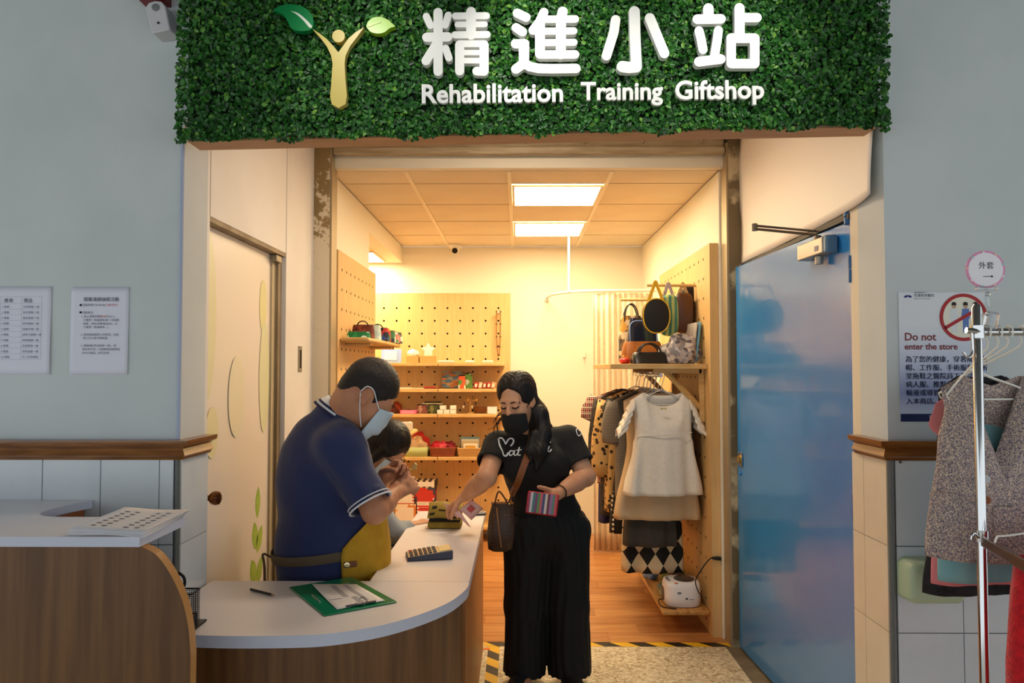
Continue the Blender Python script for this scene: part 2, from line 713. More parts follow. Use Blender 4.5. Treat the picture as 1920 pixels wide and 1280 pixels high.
# jambs of the recess (thick wall ends), painted above and tiled below
D1a, D1b = 2.788, 3.66                       # white door in the left side
D2a, D2b = 2.83, 4.18                        # blue door in the right side
jl = struct(MB().box((XL - 0.2, WF + 0.2, 0), (XL - 0.075, DO, 2.95)).build('wall_recess_left', M_white))
tag(jl, 'white panelled left side of the shop recess')
MB().box((XL - 0.08, WF + 0.2, 0), (XL, D1a, 2.95)).build('jamb_panel', M_white, jl)
MB().box((XL - 0.08, D1a, 2.085), (XL, D1b + 0.05, 2.95)).build('panel_above_door', M_white, jl)
MB().box((XL - 0.08, D1b + 0.05, 0), (XL + 0.002, 4.2, 2.95)).build('sliding_panel', M_white, jl)
for yy in (D1a, D1b + 0.05):
    MB().box((XL - 0.001, yy - 0.002, 2.085), (XL + 0.0008, yy + 0.002, 2.95)).build('panel_seam', mat('panel_seam', (150, 138, 120), 0.8), jl)
tiles_y(jl, [WF, D1a - 0.004], XL, 1)
# flush pull of the sliding panel
fp = MB()
c0, c1 = at(562, 652, 0).copy(), None
pz0, pz1, py0, py1 = 1.50, 1.635, 3.925, 3.985
fp.box((XL + 0.002, py0, pz0), (XL + 0.006, py1, pz1))
pull = fp.build('flush_pull', mat('pull_metal', (150, 142, 126), 0.35, 0.8), jl, bevel=0.001)
MB().box((XL + 0.0058, py0 + 0.016, pz0 + 0.02), (XL + 0.0066, py1 - 0.012, pz1 - 0.02)).build('pull_slot', M_dark, pull)

jr = struct(MB().box((XR + 0.11, WF + 0.2, 0), (XR + 0.2, DO, 2.95)).build('wall_recess_right', M_dark))
tag(jr, 'cream right side of the shop recess around the blue door')
M_jamb = mat('jamb_paint', (226, 214, 190), 0.7)
MB().box((XR, WF + 0.2, 0), (XR + 0.12, D2a, 2.95)).build('jamb_panel', M_jamb, jr)
MB().box((XR, D2a, 2.10), (XR + 0.12, 4.2, 2.95)).build('panel_above_door', M_jamb, jr)
MB().box((XR, 4.187, 0), (XR + 0.12, 4.2, 2.10)).build('jamb_strip', M_jamb, jr)
tiles_y(jr, [WF, 2.734, D2a - 0.004], XR, -1, mat('jamb_tile', (226, 212, 190), 0.3, c2=(218, 203, 180), scale=6))

# chair rail mouldings wrapping round both corners
prof = [(0.0, 1.213), (0.018, 1.213), (0.022, 1.222), (0.030, 1.228), (0.024, 1.240), (0.020, 1.250), (0.030, 1.258), (0.040, 1.262), (0.043, 1.270), (0.043, 1.279), (0.0, 1.279)]


def rail(path, normals, name, label):
    rings = []
    for p, n in zip(path, normals):
        rings.append([Vector((p[0] + n[0] * a, p[1] + n[1] * a, z)) for a, z in prof])
    o = struct(MB().loft(rings).build(name, M_oak, smooth=True, angle=0.5, weld=True))
    tag(o, label)


rail([(-4.5, WF), (XL, WF), (XL, D1a - 0.01)], [(0, -1), (1, -1), (1, 0)], 'trim_1', 'varnished wooden chair rail along the left hall wall')
rail([(XR, D2a - 0.05), (XR, WF), (4.5, WF)], [(-1, 0), (-1, -1), (0, -1)], 'trim_2', 'varnished wooden chair rail along the right hall wall')

# wall above the recess, beam under the sign, ceilings
SL, SR = -1.105, 1.192                        # sides of the sign and its beam
o = struct(MB().box((XL, 2.52, 2.36), (XR, 2.60, HALLC)).build('wall_header', M_wall))
bz = lambda x: 2.275 + (x - XL) / (XR - XL) * 0.045
b = MB()
b.add([(x, yy, z) for yy in (2.50, 2.60) for x, z in ((SL, bz(SL)), (SR, bz(SR)), (SR, 2.37), (SL, 2.37))],
      [(0, 1, 2, 3), (7, 6, 5, 4), (0, 4, 5, 1), (1, 5, 6, 2), (2, 6, 7, 3), (3, 7, 4, 0)])
o = struct(b.build('trim_3', M_beam))
tag(o, 'brown wooden beam along the lower edge of the green sign')
struct(MB().box((XL - 0.2, 2.60, 2.95), (XR + 0.2, DO + 0.06, 3.02)).build('ceiling_recess', mat('recess_ceiling', (206, 186, 156), 0.8)))
o = struct(MB().box((-4.5, -5.0, HALLC), (4.5, WF + 0.2, HALLC + 0.06)).build('ceiling_hall', mat('hall_ceiling', (96, 98, 96), 0.9)))

# ---- shop front: posts, shutter track, white beam
po = struct(MB().box((XL - 0.01, 4.2, 0), (-1.056, 4.33, 2.95)).build('wall_post_left', None or mat('post_left_plaster', (224, 208, 178), 0.85)))
tag(po, 'cream plaster post with brown mottled stain left of the shop opening')


def stained(m, zc, zr, thr):
    nt = m.node_tree
    b = nt.nodes['Principled BSDF']
    tc = nd(nt, 'ShaderNodeTexCoord')
    n1 = nd(nt, 'ShaderNodeTexNoise')
    n1.inputs['Scale'].default_value = 9
    n1.inputs['Detail'].default_value = 8
    nt.links.new(tc.outputs['Object'], n1.inputs['Vector'])
    n2 = nd(nt, 'ShaderNodeTexNoise')
    n2.inputs['Scale'].default_value = 70
    n2.inputs['Detail'].default_value = 4
    nt.links.new(tc.outputs['Object'], n2.inputs['Vector'])
    sx = nd(nt, 'ShaderNodeSeparateXYZ')
    nt.links.new(tc.outputs['Object'], sx.inputs[0])
    mr = nd(nt, 'ShaderNodeMapRange')
    mr.inputs[1].default_value = zc - zr
    mr.inputs[2].default_value = zc
    mr.inputs[3].default_value = -0.22
    mr.inputs[4].default_value = 0.06
    nt.links.new(sx.outputs['Z'], mr.inputs[0])
    ad = nd(nt, 'ShaderNodeMath', operation='ADD')
    nt.links.new(n1.outputs['Fac'], ad.inputs[0])
    nt.links.new(mr.outputs[0], ad.inputs[1])
    mu = nd(nt, 'ShaderNodeMath', operation='MULTIPLY_ADD')
    nt.links.new(n2.outputs['Fac'], mu.inputs[0])
    mu.inputs[1].default_value = 0.35
    nt.links.new(ad.outputs[0], mu.inputs[2])
    rp = nd(nt, 'ShaderNodeValToRGB')
    rp.color_ramp.elements[0].position = thr
    rp.color_ramp.elements[1].position = thr + 0.05
    rp.color_ramp.elements[0].color = (*lin((226, 210, 180)), 1)
    rp.color_ramp.elements[1].color = (*lin((150, 126, 84)), 1)
    nt.links.new(mu.outputs[0], rp.inputs['Fac'])
    nt.links.new(rp.outputs['Color'], b.inputs['Base Color'])


stained(MATS['post_left_plaster'], 2.5, 0.7, 0.66)
po = struct(MB().box((1.172, 4.2, 0), (XR + 0.01, 4.33, 2.95)).build('wall_post_right', mat('post_right_concrete', (118, 102, 76), 0.9, c2=(200, 184, 150), scale=6, detail=9, lo=0.52, hi=0.62, bump=0.3)))
tag(po, 'bare mottled concrete post right of the shop opening')
pol = [q for q in bpy.data.objects if q.name == 'wall_post_left'][0]
for x, q in ((-1.056, pol), (1.160, po)):
    MB().box((x, 4.21, 0), (x + 0.012, 4.33, 2.78)).build('shutter_guide', mat('guide_metal', (176, 160, 130), 0.45, 0.5), q)
tr = thing('shutter_track', 'two old cream metal shutter rails above the shop opening', 'shutter', (0, 4.25, 2.72))
for z0, z1, y0 in ((2.765, 2.815, 4.24), (2.722, 2.760, 4.21)):
    g = MB()
    g.box((-1.04, y0, z0), (1.155, y0 + 0.05, z1))
    g.build('track_bar', M_metal_old, tr, bevel=0.004)
for i in range(7):
    x = -0.95 + i * 0.33
    MB().ball((x, 4.235, 2.795), (0.012, 0.008, 0.012)).build('rivet', M_metal_old, tr, smooth=True)
struct(MB().box((-1.06, 4.28, 2.815), (1.18, 4.33, 2.96)).build('wall_over_shutter', mat('over_shutter', (120, 96, 66), 0.9)))
o = struct(MB().box((-1.08, 4.27, 2.655), (1.17, 4.33, 2.815)).build('trim_4', M_cream, bevel=0.004))
tag(o, 'cream beam across the top of the shop opening')

# ---- shop shell
o = struct(MB().box((-1.20, 4.33, 0), (-1.08, 5.45, CEIL)).build('wall_shop_left', M_cream))
tag(o, 'cream left wall inside the shop')
struct(MB().box((-1.20, 5.45, 2.50), (-1.08, 7.05, CEIL)).build('wall_shop_bulkhead', M_cream))
o = struct(MB().box((1.15, 4.33, 0), (1.27, 7.05, CEIL)).build('wall_shop_right', M_cream))
tag(o, 'cream right wall inside the shop')
o = struct(MB().box((-2.75, 7.03, 0), (1.27, 7.15, CEIL)).build('wall_back', M_cream))
tag(o, 'cream back wall of the shop')
struct(MB().box((-2.75, 5.33, 0), (-2.63, 7.05, 2.6)).build('wall_alcove_side', M_cream))
struct(MB().box((-2.75, 5.33, 0), (-1.2, 5.45, 2.6)).build('wall_alcove_front', M_cream))
o = struct(MB().box((-2.75, 5.33, 2.50), (-1.2, 7.05, 2.56)).build('ceiling_alcove', mat('alcove_ceiling', (232, 214, 180), 0.8)))

M_ct = mat('ceiling_tile', (232, 218, 192), 0.85, c2=(226, 211, 184), scale=3, bump=0.06, bscale=240)
M_tbar = mat('ceiling_grid', (240, 228, 202), 0.5)
ce = struct(MB().box((-1.2, 4.3, CEIL + 0.02), (1.27, 7.15, CEIL + 0.06)).build('ceiling_shop', M_ct))
tag(ce, 'suspended tile ceiling of the shop')
CX_ = [-1.08, -0.65, -0.053, 0.54, 1.15]
CY_ = [4.33, 4.625, 5.22, 5.82, 6.43, 7.03]
for i in range(4):
    for j in range(5):
        if i == 2 and j in (1, 3):
            continue
        MB().box((CX_[i] + 0.003, CY_[j] + 0.003, CEIL + 0.004), (CX_[i + 1] - 0.003, CY_[j + 1] - 0.003, CEIL + 0.02)).build('ceiling_tile', M_ct, ce)
for x in CX_[1:-1]:
    MB().box((x - 0.012, 4.33, CEIL - 0.002), (x + 0.012, 7.03, CEIL + 0.02)).build('grid_bar', M_tbar, ce)
for yy in CY_[1:-1]:
    for i in range(4):
        MB().box((CX_[i] + 0.012, yy - 0.004, CEIL + 0.001), (CX_[i + 1] - 0.012, yy + 0.004, CEIL + 0.02)).build('grid_bar', mat('cross_bar', (206, 186, 150), 0.6), ce)
M_diff = mat('light_diffuser', (255, 250, 240), 0.5, emit=(255, 255, 255), estr=PANEL_RADIANCE)
M_diff.node_tree.nodes['Principled BSDF'].inputs['Emission Color'].default_value = (*WARM, 1)
for (x0, x1, y0, y1, zc, lb) in ((CX_[2], CX_[3], CY_[1], CY_[2], CEIL, 'square ceiling light panel nearer the shop opening'),
                                 (CX_[2], CX_[3], CY_[3], CY_[4], CEIL, 'square ceiling light panel nearer the back wall'),
                                 (-1.80, -1.20, 6.31, 6.93, 2.50, 'ceiling light panel glowing in the side alcove at upper left')):
    t = thing('ceiling_light', lb, 'light', ((x0 + x1) / 2, (y0 + y1) / 2, zc - 0.005), 'ceiling light panels')
    MB().box((x0 + 0.03, y0 + 0.03, zc - 0.008), (x1 - 0.03, y1 - 0.03, zc - 0.001)).build('diffuser', M_diff, t)
    g = MB()
    for lo, hi in (((x0 + 0.013, y0 + 0.013), (x1 - 0.013, y0 + 0.03)), ((x0 + 0.013, y1 - 0.03), (x1 - 0.013, y1 - 0.013)),
                   ((x0 + 0.013, y0 + 0.03), (x0 + 0.03, y1 - 0.03)), ((x1 - 0.03, y0 + 0.03), (x1 - 0.013, y1 - 0.03))):
        g.box((*lo, zc - 0.012), (*hi, zc - 0.001))
    g.build('frame', M_tbar, t)

# ---- hazard tape
M_haz = mat_wave('hazard_tape', (28, 24, 18), (226, 176, 30), 3.2, 'DIAGONAL', 0.45)
tp = MB().box((-0.19, 4.205, 0.0), (1.165, 4.268, 0.0012)).build('floor_tape', M_haz)
tag(tp, 'yellow and black hazard tape along the shop threshold', 'tape')
tp = MB().box((-0.165, 3.55, 0.0), (-0.102, 4.20, 0.0012)).build('floor_tape', M_haz)
tag(tp, 'short strip of yellow and black hazard tape beside the counter end', 'tape')
tp = MB().box((-0.19, 4.150, 0.0012), (-0.155, 4.178, 0.0022)).build('floor_tape', mat('orange_tape', (226, 110, 30), 0.5))
tag(tp, 'small piece of orange tape on the floor by the counter', 'tape')

# ---- doors
M_film = mat('door_film', (240, 226, 212), 0.35, c2=(243, 230, 206), scale=1.5, spec=0.45)
d1 = struct(MB().box((XL - 0.072, D1a + 0.005, 0.01), (XL - 0.045, D1b - 0.045, 2.065)).build('door_1', M_film))
tag(d1, 'white door with pale leaf print film in the left side of the recess')
M_frame = mat('door_frame_old', (160, 140, 108), 0.55, c2=(128, 106, 76), scale=7, stretch=(1, 1, 0.5))
MB().box((XL - 0.07, D1a, 2.066), (XL - 0.002, D1b + 0.05, 2.085)).build('door_head', M_frame, d1)
MB().box((XL - 0.07, D1b - 0.045, 0), (XL - 0.035, D1b + 0.0, 2.066)).build('door_jamb', mat('door_jamb_metal', (196, 178, 142), 0.5), d1)
MB().box((XL - 0.07, D1b, 0), (XL - 0.02, D1b + 0.05, 2.066)).build('door_jamb', M_frame, d1)
MB().box((XL - 0.066, D1b - 0.06, 2.03), (XL - 0.01, D1b + 0.02, 2.064)).build('door_stop', mat('stop_metal', (150, 138, 116), 0.4, 0.5), d1, bevel=0.004)
kb = MB()
kz, ky = 1.035, 2.845
kb.cbox((XL - 0.043, ky, kz), (0.004, 0.07, 0.10))
kn = kb.build('knob_plate', mat('brass', (206, 160, 84), 0.22, 1.0), d1, bevel=0.0015)
MB().lathe([(0.018, 0), (0.018, 0.006), (0.011, 0.01), (0.011, 0.03), (0.016, 0.034), (0.024, 0.042), (0.027, 0.055), (0.024, 0.067), (0.014, 0.073), (0.0, 0.074)],
           (XL - 0.041, ky, kz), (1, 0, 0), 20).build('door_knob', mat('knob_wood_brass', (112, 66, 30), 0.15, 0.6, spec=0.8), kn, smooth=True)


def leaf_shape(y, z, L, W, ang, x):
    pts = []
    for i in range(9):
        t = i / 8
        pts.append((t * L, W * math.sin(PI * t) ** 0.8 * 0.5))
    pts = pts + [(a, -b) for a, b in reversed(pts[1:-1])]
    ca, sa = math.cos(ang), math.sin(ang)
    return [Vector((x, y + a * ca - b * sa, z + a * sa + b * ca)) for a, b in pts]


xd = XL - 0.0448
for (yy, zz, L, W, an) in ((3.455, 0.70, 0.13, 0.075, 1.75), (3.47, 0.68, 0.13, 0.072, 1.05), (3.45, 0.545, 0.13, 0.08, 1.95), (3.47, 0.53, 0.14, 0.075, 1.05),
                           (3.47, 0.835, 0.145, 0.065, 1.5), (3.45, 0.41, 0.12, 0.075, 1.9), (3.47, 0.40, 0.12, 0.07, 1.1)):
    MB().prism(leaf_shape(yy, zz, L, W, an, xd), (0.0004, 0, 0)).build('leaf_print', mat('leaf_print', (150, 190, 60), 0.4, c2=(196, 212, 96), scale=12), d1)
for bi, (yy, zz, ry, rz, cc) in enumerate(((2.80, 2.03, 0.09, 0.13, (214, 222, 150)), (2.87, 1.72, 0.10, 0.34, (232, 226, 182)), (3.515, 1.81, 0.05, 0.12, (230, 224, 160)),
                             (3.54, 1.48, 0.07, 0.26, (226, 224, 178)), (2.94, 1.27, 0.06, 0.10, (236, 226, 176)), (3.19, 1.40, 0.09, 0.17, (238, 228, 196)))):
    pts = [Vector((xd, yy + ry * math.cos(2 * PI * i / 28), zz + rz * math.sin(2 * PI * i / 28))) for i in range(28)]
    pts = [Vector((p.x, max(p.y, D1a + 0.006), min(p.z, 2.064))) for p in pts]
    pts = [Vector((p.x, min(p.y, D1b - 0.046), p.z)) for p in pts]
    pts = [p + V(0.0006 * bi, 0, 0) for i_, p in enumerate(pts) if i_ == 0 or (p - pts[i_ - 1]).length > 0.002]
    MB().prism(pts, (0.0003, 0, 0)).build('blob_print', mat('blob_%d_%d' % cc[:2], cc, 0.35), d1)

# blue steel door, standing slightly proud of its frame
M_blue = mat('blue_door_paint', (40, 126, 200), 0.2, c2=(58, 140, 206), scale=1.2, spec=0.55, coat=0.3)
M_bluem = mat('blue_hinge', (24, 92, 150), 0.35)
hx, fx = XR + 0.012, 1.196                    # face X at hinge side and at free edge
dv = Vector((fx - hx, D2b - 0.01 - D2a, 0)).normalized()
dn = Vector((dv.y, -dv.x, 0)) * 0.04
p0 = Vector((hx, D2a + 0.012, 0))
p1 = p0 + dv * 1.33
d2 = struct(MB().prism([p0 + V(0, 0, 0.015), p1 + V(0, 0, 0.015), p1 + V(0, 0, 2.075), p0 + V(0, 0, 2.075)], dn).build('door_2', M_blue, bevel=0.003))
tag(d2, 'glossy sky blue steel door on the right side of the recess')
for z0, z1 in ((1.84, 1.94), (0.95, 1.05), (0.25, 0.35)):
    g = MB()
    zc = (z0 + z1) / 2
    for a, b_ in ((z0, zc - 0.002), (zc + 0.002, z1)):
        g.lathe([(0.011, 0), (0.011, b_ - a)], (hx - 0.008, D2a + 0.002, a), (0, 0, 1), 12)
    g.build('hinge', M_bluem, d2, smooth=True)
g = MB()
for a, b_ in ((2.062, 2.088), (2.092, 2.118)):
    g.lathe([(0.019, 0), (0.019, b_ - a)], (hx - 0.004, D2a + 0.024, a), (0, 0, 1), 12)
g.build('pivot_hinge', M_bluem, d2, smooth=True)
lk = MB().cbox(p1 - dv * 0.055 + V(-0.003, 0, 1.03), (0.005, 0.065, 0.075)).build('lock_plate', mat('lock_steel', (168, 166, 160), 0.3, 0.9), d2, bevel=0.002)
MB().lathe([(0.022, 0), (0.022, 0.012), (0.012, 0.016), (0.0, 0.016)], p1 - dv * 0.055 + V(-0.005, 0, 1.03), (-1, 0, 0), 16).build('lock_cylinder', mat('brass', (206, 160, 84)), lk, smooth=True)
MB().ball(p1 - dv * 0.05 + V(-0.002, 0, 0.955), (0.008, 0.014, 0.014)).build('screw_cover', M_blue, d2, smooth=True)
# door closer with folded arm
cl = thing('door_closer', 'grey door closer with folded arm on the blue door', 'door closer', p0 + dv * 0.20 + V(-0.02, 0, 1.99))
cbm = p0 + dv * 0.25 + V(-0.028, 0, 2.005)
ang = math.atan2(dv.y, dv.x) - PI / 2
MB().cbox(cbm, (0.055, 0.24, 0.065), (0, 0, ang)).build('closer_body', mat('closer_silver', (176, 168, 156), 0.35, 0.5), cl, bevel=0.004)
MB().cbox(cbm - dv * 0.135, (0.05, 0.03, 0.07), (0, 0, ang)).build('end_cap', mat('closer_blue_grey', (96, 128, 156), 0.4), cl, bevel=0.008)
MB().lathe([(0.016, 0), (0.016, 0.03), (0.0, 0.032)], cbm - dv * 0.03 + V(0, 0, -0.035), (0, 0, -1), 14).build('adjuster', mat('closer_silver', (176, 168, 156)), cl, smooth=True)
piv = cbm + V(0, 0, 0.055) - dv * 0.02
MB().lathe([(0.018, 0), (0.014, 0.022)], cbm - dv * 0.02 + V(0, 0, 0.03), (0, 0, 1), 14).build('spindle', mat('arm_steel', (120, 108, 92), 0.4, 0.7), cl, smooth=True)
elb = at(1415, 429, 3.2)
MB().tube([piv, elb], 0.0095, 8, flat=0.6).build('closer_arm', mat('arm_steel', (120, 108, 92)), cl)
MB().tube([elb + V(0, 0, 0.014), p0 + dv * 0.30 + V(-0.004, 0, 2.088)], 0.0085, 8, flat=0.6).build('closer_arm', mat('arm_steel', (120, 108, 92)), cl)
MB().lathe([(0.012, 0), (0.012, 0.03)], elb - V(0, 0, 0.008), (0, 0, 1), 12).build('elbow_pin', mat('arm_steel', (120, 108, 92)), cl, smooth=True)
MB().cbox(cbm - dv * 0.07 + V(-0.0285, 0, -0.008), (0.0012, 0.032, 0.02), (0, 0, ang)).build('maker_plate', mat('maker_plate', (120, 110, 140), 0.5), cl)

# frame head over the blue door, shade of the gap put into its colour
MB().box((XR - 0.006, D2a, 2.078), (XR + 0.11, 4.187, 2.10)).build('frame_head', mat('frame_gap_shade', (64, 56, 48), 0.6), jr)

# loose white sheet over the wall above the blue door, its near edge curling away
def sheet(u, v):
    y = 2.612 + u * (4.195 - 2.612)
    z = 2.098 + v * (2.93 - 2.098)
    curl = math.exp(-(u / 0.06) ** 1.2)
    y -= 0.035 * curl * math.sin(v * 5.0 + 0.6)
    x = XR - 0.006 - 0.030 * curl * (0.5 + 0.5 * math.sin(v * 7 + 1)) - 0.004 * math.sin(u * 9 + v * 3) ** 2
    if u > 0.93:
        y -= 0.03 * math.sin(v * 9) * (u - 0.93) / 0.07
    z += 0.02 * math.exp(-(u / 0.15)) * (1 - v)
    return (x, y, z)


s = MB().grid(sheet, 40, 24).build('wall_sheet', mat('white_vinyl_sheet', (240, 230, 218), 0.5), smooth=True, angle=0, solid=0.0012)
tag(s, 'loose white sheet with curling edge covering the wall above the blue door', 'sheet')

# ================================================================== THE SIGN
DS = 2.425                                    # depth of the letter faces
M_signwhite = mat('sign_white_acrylic', (244, 243, 238), 0.22, spec=0.5)
sign = thing('shop_sign', 'green leafy shop sign with white Chinese and English lettering and a sprout emblem', 'sign', (0.05, 2.47, 2.28))
b = MB()
zt = HALLC - 0.02
b.add([(x, yy, z) for yy in (2.475, 2.50) for x, z in ((SL + 0.01, bz(SL) + 0.01), (SR - 0.01, bz(SR) + 0.01), (SR - 0.01, zt), (SL + 0.01, zt))],
      [(0, 1, 2, 3), (7, 6, 5, 4), (0, 4, 5, 1), (1, 5, 6, 2), (2, 6, 7, 3), (3, 7, 4, 0)])
b.build('backing_board', mat('sign_backing', (14, 30, 12), 0.9), sign)


def foliage():
    rs = np.random.RandomState(11)
    n = 30000
    x = rs.uniform(SL - 0.01, SR + 0.01, n)
    zb = 2.275 + (x - XL) / (XR - XL) * 0.045
    z = zb + 0.002 + rs.rand(n) ** 1.0 * (zt - zb)
    # ragged fringe beyond the edges
    m = 1500
    xf = rs.uniform(SL - 0.02, SR + 0.02, m)
    lump = 0.5 + 0.5 * np.sin(xf * 23) * np.sin(xf * 7.1 + 1)
    x = np.concatenate([x, xf])
    z = np.concatenate([z, 2.275 + (xf - XL) / (XR - XL) * 0.045 + 0.012 - rs.rand(m) * 0.026 * (0.3 + lump)])
    m2 = 500
    side = rs.rand(m2) < 0.5
    zf = rs.uniform(2.28, zt, m2)
    x = np.concatenate([x, np.where(side, SL - rs.rand(m2) * 0.022, SR + rs.rand(m2) * 0.022)])
    z = np.concatenate([z, zf])
    n = len(x)
    clump = np.sin(x * 31 + 1.3 * np.sin(z * 27)) * np.sin(z * 37 + 1.7 * np.sin(x * 19))
    y = 2.474 - rs.rand(n) ** 0.8 * (0.020 + 0.009 * clump)
    L = rs.uniform(0.0065, 0.0115, n)
    W = L * rs.uniform(0.62, 0.85, n)
    ang = rs.uniform(0, 2 * PI, n)
    tilt = rs.uniform(-0.2, 1.05, n)
    # leaf axes: a along the leaf, b across, c outwards
    ax = np.stack([np.cos(ang) * np.cos(tilt), -np.sin(tilt), np.sin(ang) * np.cos(tilt)], 1)
    bx = np.stack([-np.sin(ang), np.zeros(n), np.cos(ang)], 1)
    roll = rs.uniform(-0.5, 0.5, n)
    cx = np.cross(ax, bx)
    cx *= np.where(cx[:, 1:2] > 0, -1, 1)
    bx = bx * np.cos(roll)[:, None] + cx * np.sin(roll)[:, None]
    cx = np.cross(ax, bx)
    cx *= np.where(cx[:, 1:2] > 0, -1, 1)
    c = np.stack([x, y, z], 1)
    prof = [(-1.0, 0, 0), (-0.45, -0.8, 0.12), (0.45, -0.75, 0.10), (1.0, 0, -0.18), (0.45, 0.75, 0.10), (-0.45, 0.8, 0.12), (0.05, 0, -0.16)]
    vs = np.empty((n, 7, 3))
    for i, (u, v, w) in enumerate(prof):
        vs[:, i] = c + ax * (u * L)[:, None] + bx * (v * W)[:, None] + cx * (w * L)[:, None]
    vs = vs.reshape(-1, 3)
    idx = (np.arange(n) * 7)[:, None, None]
    tris = np.array([[0, 1, 6], [1, 2, 6], [2, 3, 6], [3, 4, 6], [4, 5, 6], [5, 0, 6]])[None]
    fs = (idx + tris).reshape(-1, 3)
    me = bpy.data.meshes.new('foliage')
    me.from_pydata(vs.tolist(), [], fs.tolist())
    col = me.color_attributes.new('tint', 'FLOAT_COLOR', 'POINT')
    t = np.repeat(rs.rand(n), 7)
    arr = np.stack([t, t, t, np.ones_like(t)], 1).astype(np.float32)
    col.data.foreach_set('color', arr.ravel())
    me.shade_smooth()
    m = mat('boxwood_leaf', (34, 92, 26), 0.42, spec=0.4)
    nt = m.node_tree
    bs = nt.nodes['Principled BSDF']
    at_ = nd(nt, 'ShaderNodeAttribute', attribute_name='tint')
    rp = nd(nt, 'ShaderNodeValToRGB')
    e = rp.color_ramp.elements
    e[0].color = (*lin((18, 54, 16)), 1)
    e[1].color = (*lin((116, 164, 62)), 1)
    q = e.new(0.55)
    q.color = (*lin((36, 94, 30)), 1)
    q = e.new(0.9)
    q.color = (*lin((60, 124, 42)), 1)
    nt.links.new(at_.outputs['Fac'], rp.inputs['Fac'])
    nt.links.new(rp.outputs['Color'], bs.inputs['Base Color'])
    me.materials.append(m)
    o = link_mesh('foliage', me, None, sign)
    o['kind'] = 'stuff'
    o['label'] = 'dense small green artificial leaves'


foliage()


def zp1(x, y):
    return at(780 + x * 0.171875, y * 0.171875, DS)


def zp2(x, y):
    return at(1110 + x * 0.171875, y * 0.171875, DS)


def character(strokes, zp, name):
    """strokes: (polyline in tracing pixels, width); each stroke is a rounded bar of acrylic"""
    b = MB()
    k = 0.171875 * DS / FPX
    for pts, w in strokes:
        ps = [zp(*p) for p in pts]
        r = w * k / 2
        # outline of the round-ended bar in the XZ plane
        P = [Vector((p.x, p.z)) for p in ps]
        left, right = [], []
        n = len(P)
        for i in range(n):
            d = (P[min(i + 1, n - 1)] - P[max(i - 1, 0)]).normalized()
            nn = Vector((-d.y, d.x))
            left.append(P[i] + nn * r)
            right.append(P[i] - nn * r)
        d0 = (P[1] - P[0]).normalized()
        d1_ = (P[-1] - P[-2]).normalized()
        a1 = math.atan2(d1_.y, d1_.x)
        a0 = math.atan2(d0.y, d0.x)
        out = list(left)
        out += [P[-1] + Vector((math.cos(a1 + PI / 2 - PI * i / 8), math.sin(a1 + PI / 2 - PI * i / 8))) * r for i in range(1, 8)]
        out += right[::-1]
        out += [P[0] + Vector((math.cos(a0 - PI / 2 - PI * i / 8), math.sin(a0 - PI / 2 - PI * i / 8))) * r for i in range(1, 8)]
        b.prism([Vector((q.x, DS + 0.0002 * len(b.f) / 30, q.y)) for q in out], (0, 0.026, 0))
    return b.build(name, M_signwhite, sign)


CH1 = [([(240, 135), (240, 778)], 102), ([(112, 178), (158, 276)], 80), ([(352, 165), (318, 272)], 80), ([(118, 405), (345, 400)], 105), ([(222, 480), (108, 662)], 100),
       ([(322, 525), (358, 628)], 82), ([(430, 172), (768, 170)], 78), ([(600, 125), (600, 380)], 108), ([(452, 265), (750, 263)], 66), ([(425, 378), (775, 374)], 80),
       ([(475, 488), (475, 770)], 102), ([(742, 488), (742, 770)], 102), ([(470, 474), (748, 474)], 76), ([(475, 570), (742, 570)], 60), ([(475, 658), (742, 658)], 64), ([(742, 776), (662, 772)], 98)]
CH2 = [([(1104, 142), (1200, 188)], 100), ([(1092, 300), (1162, 346)], 98), ([(1085, 476), (1180, 476)], 100), ([(1178, 478), (1178, 700)], 112), ([(1175, 690), (1090, 752)], 106),
       ([(1172, 680), (1240, 725), (1340, 745), (1480, 748), (1745, 745)], 106), ([(1395, 132), (1350, 232), (1278, 328)], 100), ([(1353, 240), (1353, 585)], 108),
       ([(1600, 124), (1582, 200), (1580, 590)], 112), ([(1350, 208), (1738, 205)], 84), ([(1350, 338), (1722, 334)], 80), ([(1350, 462), (1724, 458)], 80), ([(1356, 592), (1735, 590)], 96)]
CH3 = [([(258, 215), (240, 345), (158, 608)], 106), ([(463, 124), (470, 400), (485, 700)], 120), ([(482, 728), (400, 735), (332, 725)], 128), ([(632, 195), (790, 580)], 110)]
CH4 = [([(1270, 92), (1272, 200)], 116), ([(1150, 208), (1408, 205)], 106), ([(1168, 335), (1190, 420), (1212, 540)], 96), ([(1380, 330), (1368, 430), (1338, 610)], 98),
       ([(1168, 672), (1405, 642)], 108), ([(1610, 86), (1612, 380)], 112), ([(1620, 190), (1802, 190)], 104), ([(1520, 415), (1520, 692)], 104), ([(1777, 415), (1777, 692)], 106),
       ([(1520, 414), (1777, 414)], 108), ([(1520, 692), (1777, 692)], 106)]
for st, zp in ((CH1, zp1), (CH2, zp1), (CH3, zp2), (CH4, zp2)):
    character(st, zp, 'chinese_character')

